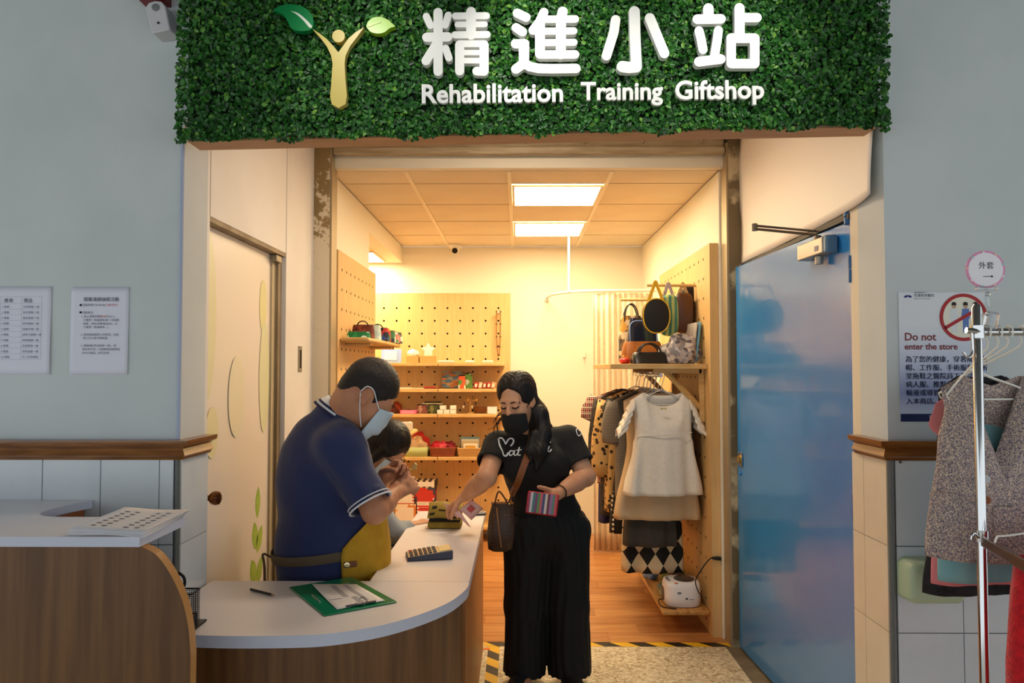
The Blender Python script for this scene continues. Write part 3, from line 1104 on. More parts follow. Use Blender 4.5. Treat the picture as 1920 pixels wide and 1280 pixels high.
# English words, every letter its own piece
def word_letters(txt, px0, px1, py0, py1, parent, m):
    co, fs = text_bits(txt, 1.0, ext=0.14, offset=0.012, bevel=0.012)
    par = list(range(len(co)))

    def find(a):
        while par[a] != a:
            par[a] = par[par[a]]
            a = par[a]
        return a
    for f in fs:
        for q in f[1:]:
            a, b_ = find(f[0]), find(q)
            if a != b_:
                par[a] = b_
    isl = {}
    for i in range(len(co)):
        isl.setdefault(find(i), []).append(i)
    groups = []
    for ids in sorted(isl.values(), key=lambda q: co[q, 0].mean()):
        x0, x1 = co[ids, 0].min(), co[ids, 0].max()
        for g in groups:
            ov = min(x1, g[1]) - max(x0, g[0])
            if ov > 0.5 * min(x1 - x0, g[1] - g[0]):
                g[0], g[1] = min(g[0], x0), max(g[1], x1)
                g[2] += ids
                break
        else:
            groups.append([x0, x1, list(ids)])
    X0, X1 = co[:, 0].min(), co[:, 0].max()
    A, B = at(px0, py0, DS + 0.008), at(px1, py1, DS + 0.008)
    s = (B - A).length / (X1 - X0)
    ux = (B - A).normalized()
    uz = Vector((-ux.z, 0, ux.x))
    for g in groups:
        S = set(g[2])
        ids = sorted(S)
        mp = {q: i for i, q in enumerate(ids)}
        bb = MB()
        bb.add([A + ux * ((co[i, 0] - X0) * s) + uz * (co[i, 1] * s * 1.02) + V(0, -(co[i, 2] - 0.1) * s * 0.6, 0) for i in ids], [tuple(mp[q] for q in f) for f in fs if f[0] in S])
        bb.build('letter', m, parent, smooth=True, angle=0.6)


word_letters('Rehabilitation', 791, 1056, 193, 190, sign, M_signwhite)
word_letters('Training', 1089, 1243, 187, 186, sign, M_signwhite)
word_letters('Giftshop', 1266, 1433, 186, 184, sign, M_signwhite)

# emblem: raised-arms figure with two leaves
def ez(x, y):
    return at(480 + x * 0.27083, y * 0.27083, DS)


def plate(pts, m, name, parent, d=0.026, off=0.0, sp=True):
    ps = [ez(*p) for p in pts]
    if sp:
        ps = spline(ps + [ps[0]], 5)[:-1]
    return MB().prism([p + V(0, off, 0) for p in ps], (0, d, 0)).build(name, m, parent)


M_gold = mat('emblem_gold', (206, 184, 92), 0.35)
body = [(392, 200), (455, 245), (515, 305), (570, 360)]
fig = [(392, 200), (440, 232), (490, 270), (535, 318), (570, 362), (600, 320), (640, 265), (690, 222), (748, 188), (700, 255), (650, 320), (620, 385), (613, 440),
       (620, 560), (629, 660), (620, 720), (572, 747), (525, 722), (513, 670), (522, 560), (530, 440), (520, 385), (490, 320), (445, 260)]
plate(fig, M_gold, 'emblem_figure', sign, sp=False)
hd = [(571 + 44 * math.cos(2 * PI * i / 20), 249 + 44 * math.sin(2 * PI * i / 20)) for i in range(20)]
plate(hd, M_gold, 'emblem_head', sign, sp=False)
lf = plate([(115, 68), (180, 36), (260, 30), (340, 55), (385, 105), (397, 150), (388, 195), (350, 212), (290, 213), (240, 190), (215, 140), (180, 95)], mat('emblem_leaf_dark', (14, 128, 66), 0.3), 'emblem_leaf', sign)
plate([(243, 78), (290, 92), (340, 130), (388, 182), (372, 193), (330, 145), (285, 103)], mat('emblem_vein', (226, 232, 214), 0.4), 'leaf_vein', lf, 0.002, -0.002)
lf = plate([(763, 185), (775, 150), (810, 122), (860, 117), (910, 135), (945, 165), (962, 182), (925, 195), (890, 222), (845, 232), (795, 220)], mat('emblem_leaf_light', (150, 196, 40), 0.3), 'emblem_leaf', sign)
plate([(768, 186), (800, 168), (870, 155), (830, 168), (790, 184)], mat('emblem_vein2', (220, 230, 150), 0.4), 'leaf_vein', lf, 0.002, -0.002)

# ================================================================== HALL THINGS
# alarm lamp on the left wall near the sign
al = thing('alarm_device', 'white wall alarm device with red rear part left of the green sign', 'alarm', at(300, 40, WF - 0.03))
prof_ = [(272, 14), (278, 5), (290, 1), (302, 2), (310, 12), (319, 56), (285, 62), (276, 30)]
MB().prism([at(x, y, WF - 0.075) for x, y in prof_], (0, 0.074, 0)).build('housing', mat('alarm_white', (206, 204, 206), 0.5), al, bevel=0.004)
MB().box((at(276, 0, WF).x, WF - 0.06, at(0, 16, WF).z), (at(322, 0, WF).x, WF - 0.002, at(0, 16, WF).z + 0.12)).build('red_base', mat('alarm_red', (120, 14, 18), 0.4), al)
c = at(292, 14, WF - 0.076)
MB().lathe([(0.0125, 0), (0.0125, 0.003), (0.009, 0.004), (0.0, 0.004)], c, (0, -1, 0), 18).build('sounder_grille', mat('alarm_grey', (120, 122, 122), 0.5), al, smooth=True)
MB().lathe([(0.004, 0), (0.004, 0.002), (0, 0.002)], at(297, 43, WF - 0.076), (0, -1, 0), 10).build('button', M_dark, al)

# two notices left of the shop
M_paper = mat('notice_paper', (226, 226, 238), 0.75)
M_ink = mat('ink_dark', (44, 44, 60), 0.8)
M_inkg = mat('ink_grey', (112, 112, 130), 0.8)
M_inkr = mat('ink_red', (196, 70, 70), 0.8)


def notice(px0, py0, px1, py1, label, bend):
    A, B = at(px0, py1, WF), at(px1, py0, WF)
    w, h = B.x - A.x, B.z - A.z
    t = thing('paper_notice', label, 'notice', (A.x + w / 2, WF - 0.002, A.z), 'paper notices on the left wall')

    def f(u, v):
        return (A.x + u * w, WF - 0.0025 - bend * (abs(2 * u - 1) ** 6) * (0.5 + 0.5 * math.sin(v * 6)), A.z + v * h)
    MB().grid(f, 14, 14).build('sheet', M_paper, t, smooth=True, angle=0, solid=0.0004)
    return t, A, w, h


t, A, w, h = notice(131, 538, 243, 702, 'white paper notice with prize rules nearer the shop corner', 0.002)
org = V(A.x, WF - 0.0042, A.z)
X, Z = (1, 0, 0), (0, 0, 1)
k = w / 112.0
hz = lambda py: (702 - py) * k
print_text([('開幕滿額抽獎活動', (156 - 131) * k, hz(561), 8.6 * k)], org, X, Z, M_ink, t)
for q_ in (571, 585):
    print_text([('●', 17 * k, hz(q_), 6 * k)], org, X, Z, mat('ink_black', (16, 16, 20), 0.8), t)
rows = [('活動時間:109.08.28(', 23, 570.5), ('活動辦法:', 23, 585), ('1. 每人單筆消費', 21, 592.5), ('元以上，', 70, 592.5), ('可獲得一張抽獎券(當一次抽獎', 25, 599.5),
        ('機會，例如:消費滿200元，亦', 25, 606.5), ('只獲得一張抽獎券。)', 25, 613), ('2. 請依據抽獎券上的獎項，由現', 21, 627.5), ('場工作人員引導挑選。', 25, 634),
        ('3. 僅第8獎(洗衣紙卷一張)，若', 21, 648.5), ('真的用不到，可能替換成相等值', 24, 655.5), ('的45元獎品，恕不找零。', 24, 662.5)]
print_text([(a, x * k, hz(y), 5.2 * k) for a, x, y in rows], org, X, Z, M_inkg, t)
print_text([('只有今天!!', 68 * k, hz(570.5), 5.2 * k)], org, X, Z, M_inkr, t)
print_text([('滿100', 57 * k, hz(592.5), 5.2 * k)], org, X, Z, M_inkr, t)

t, A, w, h = notice(-28, 537, 98, 702, 'white paper notice with prize table at the left picture edge', 0.004)
org = V(A.x, WF - 0.0042, A.z)
k = w / 126.0
items = ['方形餅乾一盒', '兔子餅乾一盒', '衛生紙套一個', '拼布抱枕一個', '縫佛手環一個', '拼布口罩套一個', '拼布髮圈一個', '洗衣紙卷一張', '拼布拍墊一個', '不二手手咖啡']
for a_, x_ in (('獎項', 35), ('獎品', 73)):
    print_text([(a_, x_ * k, hz(563), 8.5 * k)], org, X, Z, M_ink, t)
for i, q in enumerate(items):
    print_text([('%d 等獎' % (i + 1), 31 * k, hz(574 + 10.7 * i), 5.2 * k)], org, X, Z, M_inkg, t)
    print_text([(q, 72 * k, hz(574 + 10.7 * i), 5.2 * k)], org, X, Z, M_inkg, t)
g = MB()
for i in range(12):
    yy = 552.5 if i == 0 else 566 + 10.7 * (i - 1)
    g.box((A.x + 28 * k, WF - 0.0048, A.z + hz(yy)), (A.x + 108 * k, WF - 0.0045, A.z + hz(yy) + 0.0006))
for x in (28, 69, 107.6):
    g.box((A.x + x * k, WF - 0.0048, A.z + hz(673)), (A.x + x * k + 0.0006, WF - 0.0045, A.z + hz(552.5)))
g.build('table_lines', mat('ink_line', (176, 178, 194), 0.8), t)

# poster on the right wall
A, B = at(1688, 790, WF), at(1845, 548, WF)
w, h = B.x - A.x, B.z - A.z
ps = thing('poster', 'no-entry poster with red prohibition sign and Chinese text on the right wall', 'poster', (A.x + w / 2, WF - 0.002, A.z))


def poster_mat():
    m = mat('poster_gradient', (220, 222, 232), 0.4)
    nt = m.node_tree
    b = nt.nodes['Principled BSDF']
    tc = nd(nt, 'ShaderNodeTexCoord')
    sx = nd(nt, 'ShaderNodeSeparateXYZ')
    nt.links.new(tc.outputs['Generated'], sx.inputs[0])
    rp = nd(nt, 'ShaderNodeValToRGB')
    e = rp.color_ramp.elements
    e[0].color = (*lin((200, 208, 232)), 1)
    e[0].position = 0.06
    e[1].color = (*lin((226, 228, 232)), 1)
    e[1].position = 0.75
    q = e.new(0.22)
    q.color = (*lin((150, 162, 206)), 1)
    q = e.new(0.45)
    q.color = (*lin((196, 202, 224)), 1)
    nt.links.new(sx.outputs['Z'], rp.inputs['Fac'])
    nt.links.new(rp.outputs['Color'], b.inputs['Base Color'])
    return m


MB().box((A.x, WF - 0.003, A.z), (B.x, WF - 0.001, B.z)).build('sheet', poster_mat(), ps)
MB().box((A.x, WF - 0.0036, A.z), (B.x, WF - 0.003, A.z + 0.026)).build('footer_band', mat('poster_navy', (26, 38, 84), 0.45), ps)
org = V(A.x, WF - 0.0034, A.z)
k = w / 157.0
hz2 = lambda py: (790 - py) * k
for a_, y_, s_ in (('Do not', 642, 19.5), ('enter the store', 658.5, 15.6)):
    print_text([(a_, 9 * k, hz2(y_), s_ * k, dict(offset=0.0006))], org, X, Z, mat('poster_maroon', (128, 40, 44), 0.6), ps)
zh = ['為了您的健康，穿著隔離衣', '帽、工作服、手術服與手術', '室拖鞋之醫院員工及訪客，', '病人服、推點滴架之病友，', '輸液或導管之病人，請勿進', '入本商店。']
print_text([(q, 10 * k, hz2(681 + 15.3 * i), 12.4 * k) for i, q in enumerate(zh)] + [(q, 10.45 * k, hz2(681 + 15.3 * i), 12.4 * k) for i, q in enumerate(zh)], org, X, Z, mat('poster_ink', (40, 44, 96), 0.6), ps)
print_text([('花 蓮 慈 濟 醫 院', 51 * k, hz2(784.5), 7.6 * k)], V(A.x, WF - 0.0038, A.z), X, Z, mat('poster_white', (226, 230, 240), 0.6), ps)
print_text([('花蓮慈濟醫院', 28 * k, hz2(562), 6.2 * k), ('Hualien Tzu Chi Hospital', 28 * k, hz2(566.5), 2.9 * k), ('佛教慈濟醫療財團法人', 28 * k, hz2(555.5), 2.4 * k)], org, X, Z, mat('poster_ink', (40, 44, 96)), ps)
lg = MB()
cx, cz = A.x + 17 * k, A.z + hz2(561)
for i in range(-3, 4):
    a = PI / 2 + i * 0.42
    d = Vector((math.cos(a) * 1.25, 0, math.sin(a) * 0.75))
    s_ = Vector((-d.z, 0, d.x)) * 0.22
    lg.prism([V(cx, WF - 0.0036, cz - 2.4 * k) + d * 0.2 * k * 6, V(cx, WF - 0.0036, cz - 2.4 * k) + (d * 0.6 + s_) * 6.5 * k, V(cx, WF - 0.0036, cz - 2.4 * k) + d * 6.8 * k, V(cx, WF - 0.0036, cz - 2.4 * k) + (d * 0.6 - s_) * 6.5 * k], (0, 0.0005, 0))
lg.build('hospital_emblem', mat('emblem_blue', (48, 60, 140), 0.5), ps)
# prohibition sign with three staff figures
C = V(A.x + 117.5 * k, WF - 0.0034, A.z + hz2(600))
Rr = 43.5 * k
MB().prism([C + V(math.cos(2 * PI * i / 40), 0, math.sin(2 * PI * i / 40)) * (Rr * 0.95) for i in range(40)], (0, 0.0006, 0)).build('sign_disc', mat('sign_disc', (238, 234, 214), 0.5), ps)
M_sc = [mat('fig_white', (226, 228, 232), 0.6), mat('fig_blue', (96, 126, 190), 0.6), mat('fig_green', (196, 204, 204), 0.6)]
for i, (dx, m_) in enumerate(((-17, M_sc[0]), (4, M_sc[1]), (22, M_sc[2]))):
    P_ = C + V(dx * k, -0.0004, 0)
    g = MB()
    g.prism([P_ + V(x * k, 0, z * k) for x, z in ((-6, 16), (6, 16), (8, 0), (5.5, -4), (5, -28), (1, -28), (0, -8), (-1, -28), (-5, -28), (-5.5, -4), (-8, 0))], (0, 0.0004, 0))
    g.build('printed_figure', m_, ps)
    MB().prism([P_ + V(4 * k * math.cos(2 * PI * j / 14), 0, (21 + 5 * math.sin(2 * PI * j / 14)) * k) for j in range(14)], (0, 0.0004, 0)).build('printed_head', mat('fig_skin', (198, 158, 128), 0.6), ps)
    MB().prism([P_ + V(x * k, -0.0002, z * k) for x, z in ((-4.4, 22), (4.4, 22), (4, 27), (0, 28.5), (-4, 27))], (0, 0.0004, 0)).build('printed_hair', mat('fig_hair', (40, 34, 34), 0.6), ps)
g = MB()
ring = []
for i in range(48):
    a = 2 * PI * i / 48
    ring.append([C + V(math.cos(a) * r_, y_, math.sin(a) * r_) for r_, y_ in ((Rr, -0.0012), (Rr * 0.86, -0.0012), (Rr * 0.86, -0.0006), (Rr, -0.0006))])
ring.append(ring[0])
g.loft(ring, False)
a = math.radians(30)
d, s_ = V(math.cos(a), 0, math.sin(a)), V(-math.sin(a), 0, math.cos(a))
g.prism([C + d * (-Rr * 0.9) + s_ * (Rr * 0.07) + V(0, -0.0012, 0), C + d * (Rr * 0.9) + s_ * (Rr * 0.07) + V(0, -0.0012, 0), C + d * (Rr * 0.9) - s_ * (Rr * 0.07) + V(0, -0.0012, 0), C + d * (-Rr * 0.9) - s_ * (Rr * 0.07) + V(0, -0.0012, 0)], (0, 0.0006, 0))
g.build('prohibition_ring', mat('sign_red', (176, 26, 32), 0.5), ps)

# pale green plastic box on the tiles behind the rack
gb = thing('wall_box', 'pale green plastic box mounted on the tiles behind the clothes rack', 'box', at(1755, 1135, WF - 0.05))
A, B = at(1706, 1136, WF - 0.09), at(1815, 1054, WF - 0.09)


def rbox(lo, hi, r, n=5):
    """rounded rectangle outline in XZ"""
    pts = []
    for cx_, cz_, a0 in ((hi[0] - r, hi[1] - r, 0), (lo[0] + r, hi[1] - r, PI / 2), (lo[0] + r, lo[1] + r, PI), (hi[0] - r, lo[1] + r, 1.5 * PI)):
        for i in range(n + 1):
            a = a0 + PI / 2 * i / n
            pts.append((cx_ + r * math.cos(a), cz_ + r * math.sin(a)))
    return pts


rings = []
for y_, q in ((WF - 0.0095, 0.0), (WF - 0.075, 0.004), (WF - 0.088, 0.010), (WF - 0.093, 0.022)):
    rings.append([V(x, y_, z) for x, z in rbox((A.x + q, A.z + q), (B.x - q, B.z - q), 0.026 - q * 0.3)])
MB().loft(rings).build('shell', mat('pale_green_plastic', (186, 204, 170), 0.4), gb, smooth=True, angle=0.9)
MB().box(((A.x + B.x) / 2 + 0.02, WF - 0.0945, A.z + 0.03), ((A.x + B.x) / 2 + 0.022, WF - 0.092, B.z - 0.03)).build('seam', mat('green_seam', (140, 158, 128), 0.5), gb)
for px, py in ((1688, 866), (1692, 1093)):
    MB().lathe([(0.005, 0), (0.004, 0.003), (0, 0.003)], at(px, py, WF - 0.009), (0, -1, 0), 10).build('wall_plug', mat('plug_grey', (90, 90, 86), 0.6), wr)

# ================================================================== COUNTER
ZC, ZH = 0.74, 1.077
M_lamw = mat('counter_white_laminate', (232, 228, 232), 0.28, spec=0.45)
M_edge = mat('counter_edge_band', (200, 204, 220), 0.35)
M_walnut = mat('counter_walnut', (120, 82, 47), 0.42, c2=(92, 60, 32), scale=4, stretch=(9, 9, 0.5), detail=6)
ct = thing('counter', 'L-shaped service counter with white top and walnut front', 'counter', (-0.5, 2.8, 0))
YI, YF, YE = 2.805, 2.20, 4.17
XI, XO = -0.545, -0.19
# rounded outer corner of the front top
corner = [at(x, y, 1) for x, y in ()]
outer = []
for px, py in ((355, 1190), (440, 1192), (550, 1191), (620, 1187), (700, 1175), (760, 1160), (810, 1143), (845, 1127), (868, 1110), (878, 1098), (880, 1087)):
    d = (HC - ZC) / ((HC - at(px, py, 1.0).z))
    outer.append(at(px, py, d))
outer = spline([V(p.x, p.y, ZC) for p in outer], 4)
outer = [V(-1.125, outer[0].y, ZC)] + [p for p in outer]
front_in = [V(outer[-1].x, YI, ZC), V(-1.125, YI, ZC)]
M_seam = mat('top_seam', (120, 116, 120), 0.6)


def slab(pts, z0, z1, name, par):
    s = MB()
    n = len(pts)
    s.cur = 0
    s.add([V(p.x, p.y, z1) for p in pts], [tuple(range(n))])
    s.add([V(p.x, p.y, z0) for p in pts], [tuple(range(n - 1, -1, -1))])
    s.cur = 1
    vs = [V(p.x, p.y, z0) for p in pts] + [V(p.x, p.y, z1) for p in pts]
    s.add(vs, [(i, (i + 1) % n, (i + 1) % n + n, i + n) for i in range(n)])
    return s.build(name, [M_lamw, M_edge], par)


poly = [p for p in outer if p.y < YI - 0.003] + front_in
slab(poly, ZC - 0.036, ZC, 'front_top', ct)
XO2 = poly[-3].x
slab([V(XI, YI + 0.002, 0), V(XO2, YI + 0.002, 0), V(XO2 - 0.0, YE, 0), V(XI, YE, 0)], ZC - 0.036, ZC, 'side_top', ct)
# curved front panel following the top, set back
base = [p for p in outer if p.y < YI]
inset = []
for i, p in enumerate(base):
    d = base[min(i + 1, len(base) - 1)] - base[max(i - 1, 0)]
    nn = V(-d.y, d.x, 0).normalized()
    inset.append(p + nn * 0.022)
g = MB()
n = len(inset)
inset2 = [p + V(-0.02, 0.03, 0) for p in inset]
g.loft([[V(p.x, p.y, 0.0), V(p.x, p.y, ZC - 0.036), V(q.x, q.y, ZC - 0.036), V(q.x, q.y, 0.0)] for p, q in zip(inset, inset2)])
g.build('front_panel', M_walnut, ct, smooth=True, angle=0.5)
MB().box((XO2 - 0.04, YI - 0.02, 0), (XO2 - 0.012, YE - 0.01, ZC - 0.036)).build('side_panel', mat('counter_side_wood', (176, 112, 58), 0.4, c2=(150, 92, 44), scale=4, stretch=(9, 9, 0.5)), ct)
MB().box((XI + 0.02, YE - 0.03, 0), (XO2 - 0.02, YE - 0.01, ZC - 0.036)).build('end_panel', M_walnut, ct)
MB().box((XI + 0.01, YI + 0.3, 0), (XI + 0.03, YE - 0.02, ZC - 0.036)).build('drawer_unit', mat('drawer_pale', (196, 188, 176), 0.5), ct)

hc = thing('high_counter', 'raised reception counter with white top and curved walnut end panel', 'counter', (-1.6, 2.1, 0))
xe = -0.995
top = [V(-2.6, 2.0, 0), V(xe, 2.0, 0), V(xe, 2.268, 0)]
top += spline([V(-1.30, 2.268, 0), V(-1.40, 2.272, 0), V(-1.455, 2.31, 0), V(-1.47, 2.37, 0), V(-1.46, 2.46, 0), V(-1.43, 2.552, 0)], 5)
top += [V(-2.6, 2.552, 0)]
slab(top, ZH - 0.026, ZH, 'raised_top', hc)
# front panel: its right end sweeps down in a curve to the low top
pp = [at(262, 1024, 2.02), at(290, 1038, 2.02), at(312, 1065, 2.02), at(330, 1098, 2.02), at(344, 1135, 2.02), at(353, 1180, 2.02), at(357, 1230, 2.02)]
pp = spline([V(p.x, 2.02, p.z) for p in pp], 5)
pp[0].z = ZH - 0.026
out = [V(-2.6, 2.02, 0), V(-2.6, 2.02, ZH - 0.026)] + pp + [V(pp[-1].x, 2.02, 0)]
s = MB()
s.prism(out, (0, 0.038, 0))
s.build('end_panel', M_walnut, hc)
g = MB()
g.loft([[V(p.x + 0.0005, 2.021, p.z), V(p.x + 0.0005, 2.057, p.z), V(p.x - 0.001, 2.057, p.z - 0.001), V(p.x - 0.001, 2.021, p.z - 0.001)] for p in pp + [V(pp[-1].x, 2.02, 0)]], False)
g.build('edge_band', mat('panel_edge_band', (186, 136, 80), 0.4), hc)
MB().box((-2.6, 2.50, 0), (-1.5, 2.54, ZH - 0.026)).build('rear_panel', M_walnut, hc)
MB().box((-1.49, 2.30, ZH - 0.10), (-1.45, 2.54, ZH - 0.026)).build('bracket', mat('bracket_wood', (150, 84, 40), 0.5), hc)

# ================================================================== PEOPLE
class Field:
    """signed distance field on a grid; limbs are blended in one after another and the surface is meshed at the end"""

    def __init__(s, lo, hi, h):
        s.h = h
        s.lo = np.array(lo, dtype=np.float32)
        n = np.ceil((np.array(hi) - np.array(lo)) / h).astype(int) + 1
        s.ax = [s.lo[i] + h * np.arange(n[i], dtype=np.float32) for i in range(3)]
        s.a = np.full(n, 0.08, dtype=np.float32)

    def reg(s, lo, hi, pad):
        sl = []
        for i in range(3):
            i0 = max(0, int((lo[i] - pad - s.lo[i]) / s.h))
            i1 = min(len(s.ax[i]), int((hi[i] + pad - s.lo[i]) / s.h) + 2)
            sl.append(slice(i0, max(i1, i0)))
        X = s.ax[0][sl[0]][:, None, None]
        Y = s.ax[1][sl[1]][None, :, None]
        Z = s.ax[2][sl[2]][None, None, :]
        return tuple(sl), X, Y, Z

    def put(s, sl, d, k, op):
        a = s.a[sl]
        if a.size == 0:
            return
        if op == 'u':
            h = np.clip(0.5 + 0.5 * (a - d) / k, 0, 1)
            s.a[sl] = a + (d - a) * h - k * h * (1 - h)
        else:
            d = -d
            h = np.clip(0.5 - 0.5 * (a - d) / k, 0, 1)
            s.a[sl] = a + (d - a) * h + k * h * (1 - h)

    def caps(s, a, b, ra, rb, k=0.02, op='u', lat=None, fa=1.0, fb=1.0, cut=False):
        """tapered capsule a-b; lat = direction in which it is fa..fb times as wide; cut = flat at end b"""
        a, b = np.array(a, dtype=np.float32), np.array(b, dtype=np.float32)
        rm = max(ra * max(1, fa), rb * max(1, fb))
        sl, X, Y, Z = s.reg(np.minimum(a, b) - rm, np.maximum(a, b) + rm, k + 0.012)
        ba = b - a
        L2 = float(ba @ ba) + 1e-12
        px, py, pz = X - a[0], Y - a[1], Z - a[2]
        tt = (px * ba[0] + py * ba[1] + pz * ba[2]) / L2
        t = np.clip(tt, 0, 1)
        qx, qy, qz = px - t * ba[0], py - t * ba[1], pz - t * ba[2]
        r = ra + (rb - ra) * t
        if lat is None:
            d = np.sqrt(qx * qx + qy * qy + qz * qz) - r
        else:
            l = np.array(lat, dtype=np.float32)
            l = l / np.linalg.norm(l)
            u = qx * l[0] + qy * l[1] + qz * l[2]
            f = fa + (fb - fa) * t
            v2 = np.maximum(qx * qx + qy * qy + qz * qz - u * u, 0)
            d = (np.sqrt((u / f) ** 2 + v2) - r) * np.minimum(1.0, 0.5 + 0.5 * f if fa >= 1 else f)
        if cut:
            d = np.maximum(d, (tt - 1) * math.sqrt(L2))
        s.put(sl, d.astype(np.float32), k, op)

    def chain(s, pts, rs, k=0.02, **kw):
        for i in range(len(pts) - 1):
            s.caps(pts[i], pts[i + 1], rs[i], rs[i + 1], k, **kw)

    def ell(s, c, r, M=None, k=0.02, op='u'):
        c = np.array(c, dtype=np.float32)
        rm = max(r)
        sl, X, Y, Z = s.reg(c - rm, c + rm, k + 0.012)
        px, py, pz = X - c[0], Y - c[1], Z - c[2]
        if M is not None:
            M = np.array(M, dtype=np.float32)     # columns are the axes
            q = [px * M[0, i] + py * M[1, i] + pz * M[2, i] for i in range(3)]
        else:
            q = [px, py, pz]
        k0 = np.sqrt((q[0] / r[0]) ** 2 + (q[1] / r[1]) ** 2 + (q[2] / r[2]) ** 2)
        k1 = np.sqrt((q[0] / r[0] ** 2) ** 2 + (q[1] / r[1] ** 2) ** 2 + (q[2] / r[2] ** 2) ** 2) + 1e-9
        s.put(sl, (k0 * (k0 - 1) / k1).astype(np.float32), k, op)

    def half(s, p, n, lo=None, hi=None):
        """remove what lies on the side n of the plane through p (within the box lo..hi)"""
        n = np.array(n, dtype=np.float32)
        n = n / np.linalg.norm(n)
        sl, X, Y, Z = s.reg(lo if lo is not None else s.lo, hi if hi is not None else [q[-1] for q in s.ax], 0)
        d = (X - p[0]) * n[0] + (Y - p[1]) * n[1] + (Z - p[2]) * n[2]
        s.a[sl] = np.maximum(s.a[sl], d.astype(np.float32))

    def mesh(s, name, m, parent=None, ripple=0.0, rscale=30.0, rdir=(0.2, 0.2, 1.0), smooth=1):
        a = s.a
        ins = a < 0
        nx, ny, nz = a.shape
        cnt = np.zeros((nx - 1, ny - 1, nz - 1), dtype=np.int8)
        offs = [(i, j, k) for i in (0, 1) for j in (0, 1) for k in (0, 1)]
        for i, j, k in offs:
            cnt += ins[i:nx - 1 + i, j:ny - 1 + j, k:nz - 1 + k]
        act = (cnt > 0) & (cnt < 8)
        I, J, K = np.nonzero(act)
        vid = np.full(act.shape, -1, dtype=np.int64)
        vid[I, J, K] = np.arange(len(I))
        val = {o: a[I + o[0], J + o[1], K + o[2]] for o in offs}
        acc = np.zeros((len(I), 3))
        num = np.zeros(len(I))
        for o in offs:
            for ax in range(3):
                if o[ax] == 0:
                    o2 = list(o)
                    o2[ax] = 1
                    v0, v1 = val[o], val[tuple(o2)]
                    cr = (v0 < 0) != (v1 < 0)
                    t = np.where(cr, v0 / np.where(cr, v0 - v1, 1), 0)
                    p = np.tile(np.array(o, dtype=float), (len(I), 1))
                    p[:, ax] += t
                    acc += p * cr[:, None]
                    num += cr
        vs = s.lo + s.h * (np.stack([I, J, K], 1) + acc / num[:, None])
        fs = []
        for ax in range(3):
            u, w = [(1, 2), (2, 0), (0, 1)][ax]
            sh = [slice(None)] * 3
            s1, s2 = list(sh), list(sh)
            s1[ax], s2[ax] = slice(0, -1), slice(1, None)
            e = ins[tuple(s1)] != ins[tuple(s2)]
            idx = np.array(np.nonzero(e)).T
            ok = (idx[:, u] > 0) & (idx[:, w] > 0) & (idx[:, u] < a.shape[u] - 1) & (idx[:, w] < a.shape[w] - 1)
            idx = idx[ok]
            q = []
            for du, dw in ((1, 1), (0, 1), (0, 0), (1, 0)):
                z = idx.copy()
                z[:, u] -= du
                z[:, w] -= dw
                q.append(vid[z[:, 0], z[:, 1], z[:, 2]])
            q = np.stack(q, 1)
            fl = ~ins[idx[:, 0], idx[:, 1], idx[:, 2]]
            q[fl] = q[fl][:, ::-1]
            fs.append(q)
        fs = np.concatenate(fs)
        fs = fs[(fs >= 0).all(1)]
        for _ in range(smooth):
            A = np.zeros_like(vs)
            Nn = np.zeros(len(vs))
            for c in range(4):
                for d in (1, 3):
                    np.add.at(A, fs[:, c], vs[fs[:, (c + d) % 4]])
                    np.add.at(Nn, fs[:, c], 1)
            vs = 0.5 * vs + 0.5 * A / np.maximum(Nn, 1)[:, None]
        if ripple:
            p = vs * rscale
            r = np.array(rdir)
            nse = np.sin(p[:, 0] * r[0] * 3 + 2.1 * np.sin(p[:, 2] * 0.31) + p[:, 2] * r[2]) * np.sin(p[:, 1] * r[1] * 2.3 + p[:, 0] * 0.6 + 1.7 * np.sin(p[:, 2] * 0.23 + p[:, 0] * 0.4))
            v4 = vs[fs]
            fn = np.cross(v4[:, 2] - v4[:, 0], v4[:, 3] - v4[:, 1])
            vn = np.zeros_like(vs)
            for c in range(4):
                np.add.at(vn, fs[:, c], fn)
            vn /= np.linalg.norm(vn, axis=1)[:, None] + 1e-12
            vs = vs + vn * (ripple * nse)[:, None]
        me = bpy.data.meshes.new(name)
        c = np.array([(vs[:, 0].min() + vs[:, 0].max()) / 2, (vs[:, 1].min() + vs[:, 1].max()) / 2, vs[:, 2].min()])
        v32 = (vs - c).astype(np.float32)
        me.vertices.add(len(v32))
        me.vertices.foreach_set('co', v32.ravel())
        me.loops.add(len(fs) * 4)
        me.loops.foreach_set('vertex_index', fs.astype(np.int32).ravel())
        me.polygons.add(len(fs))
        me.polygons.foreach_set('loop_start', np.arange(0, len(fs) * 4, 4, dtype=np.int32))
        me.update(calc_edges=True)
        me.validate()
        me.shade_smooth()
        me.materials.append(m)
        return link_mesh(name, me, None, parent, Vector(c))


def head_frame(fwd, roll=0.0):
    f = Vector(fwd).normalized()
    x = f.cross(Vector((0, 0, 1))).normalized()
    z = x.cross(f).normalized()
    if roll:
        q = Matrix.Rotation(roll, 3, f)
        x, z = q @ x, q @ z
    return Matrix((x, f, z)).transposed()          # columns: right, forward, up


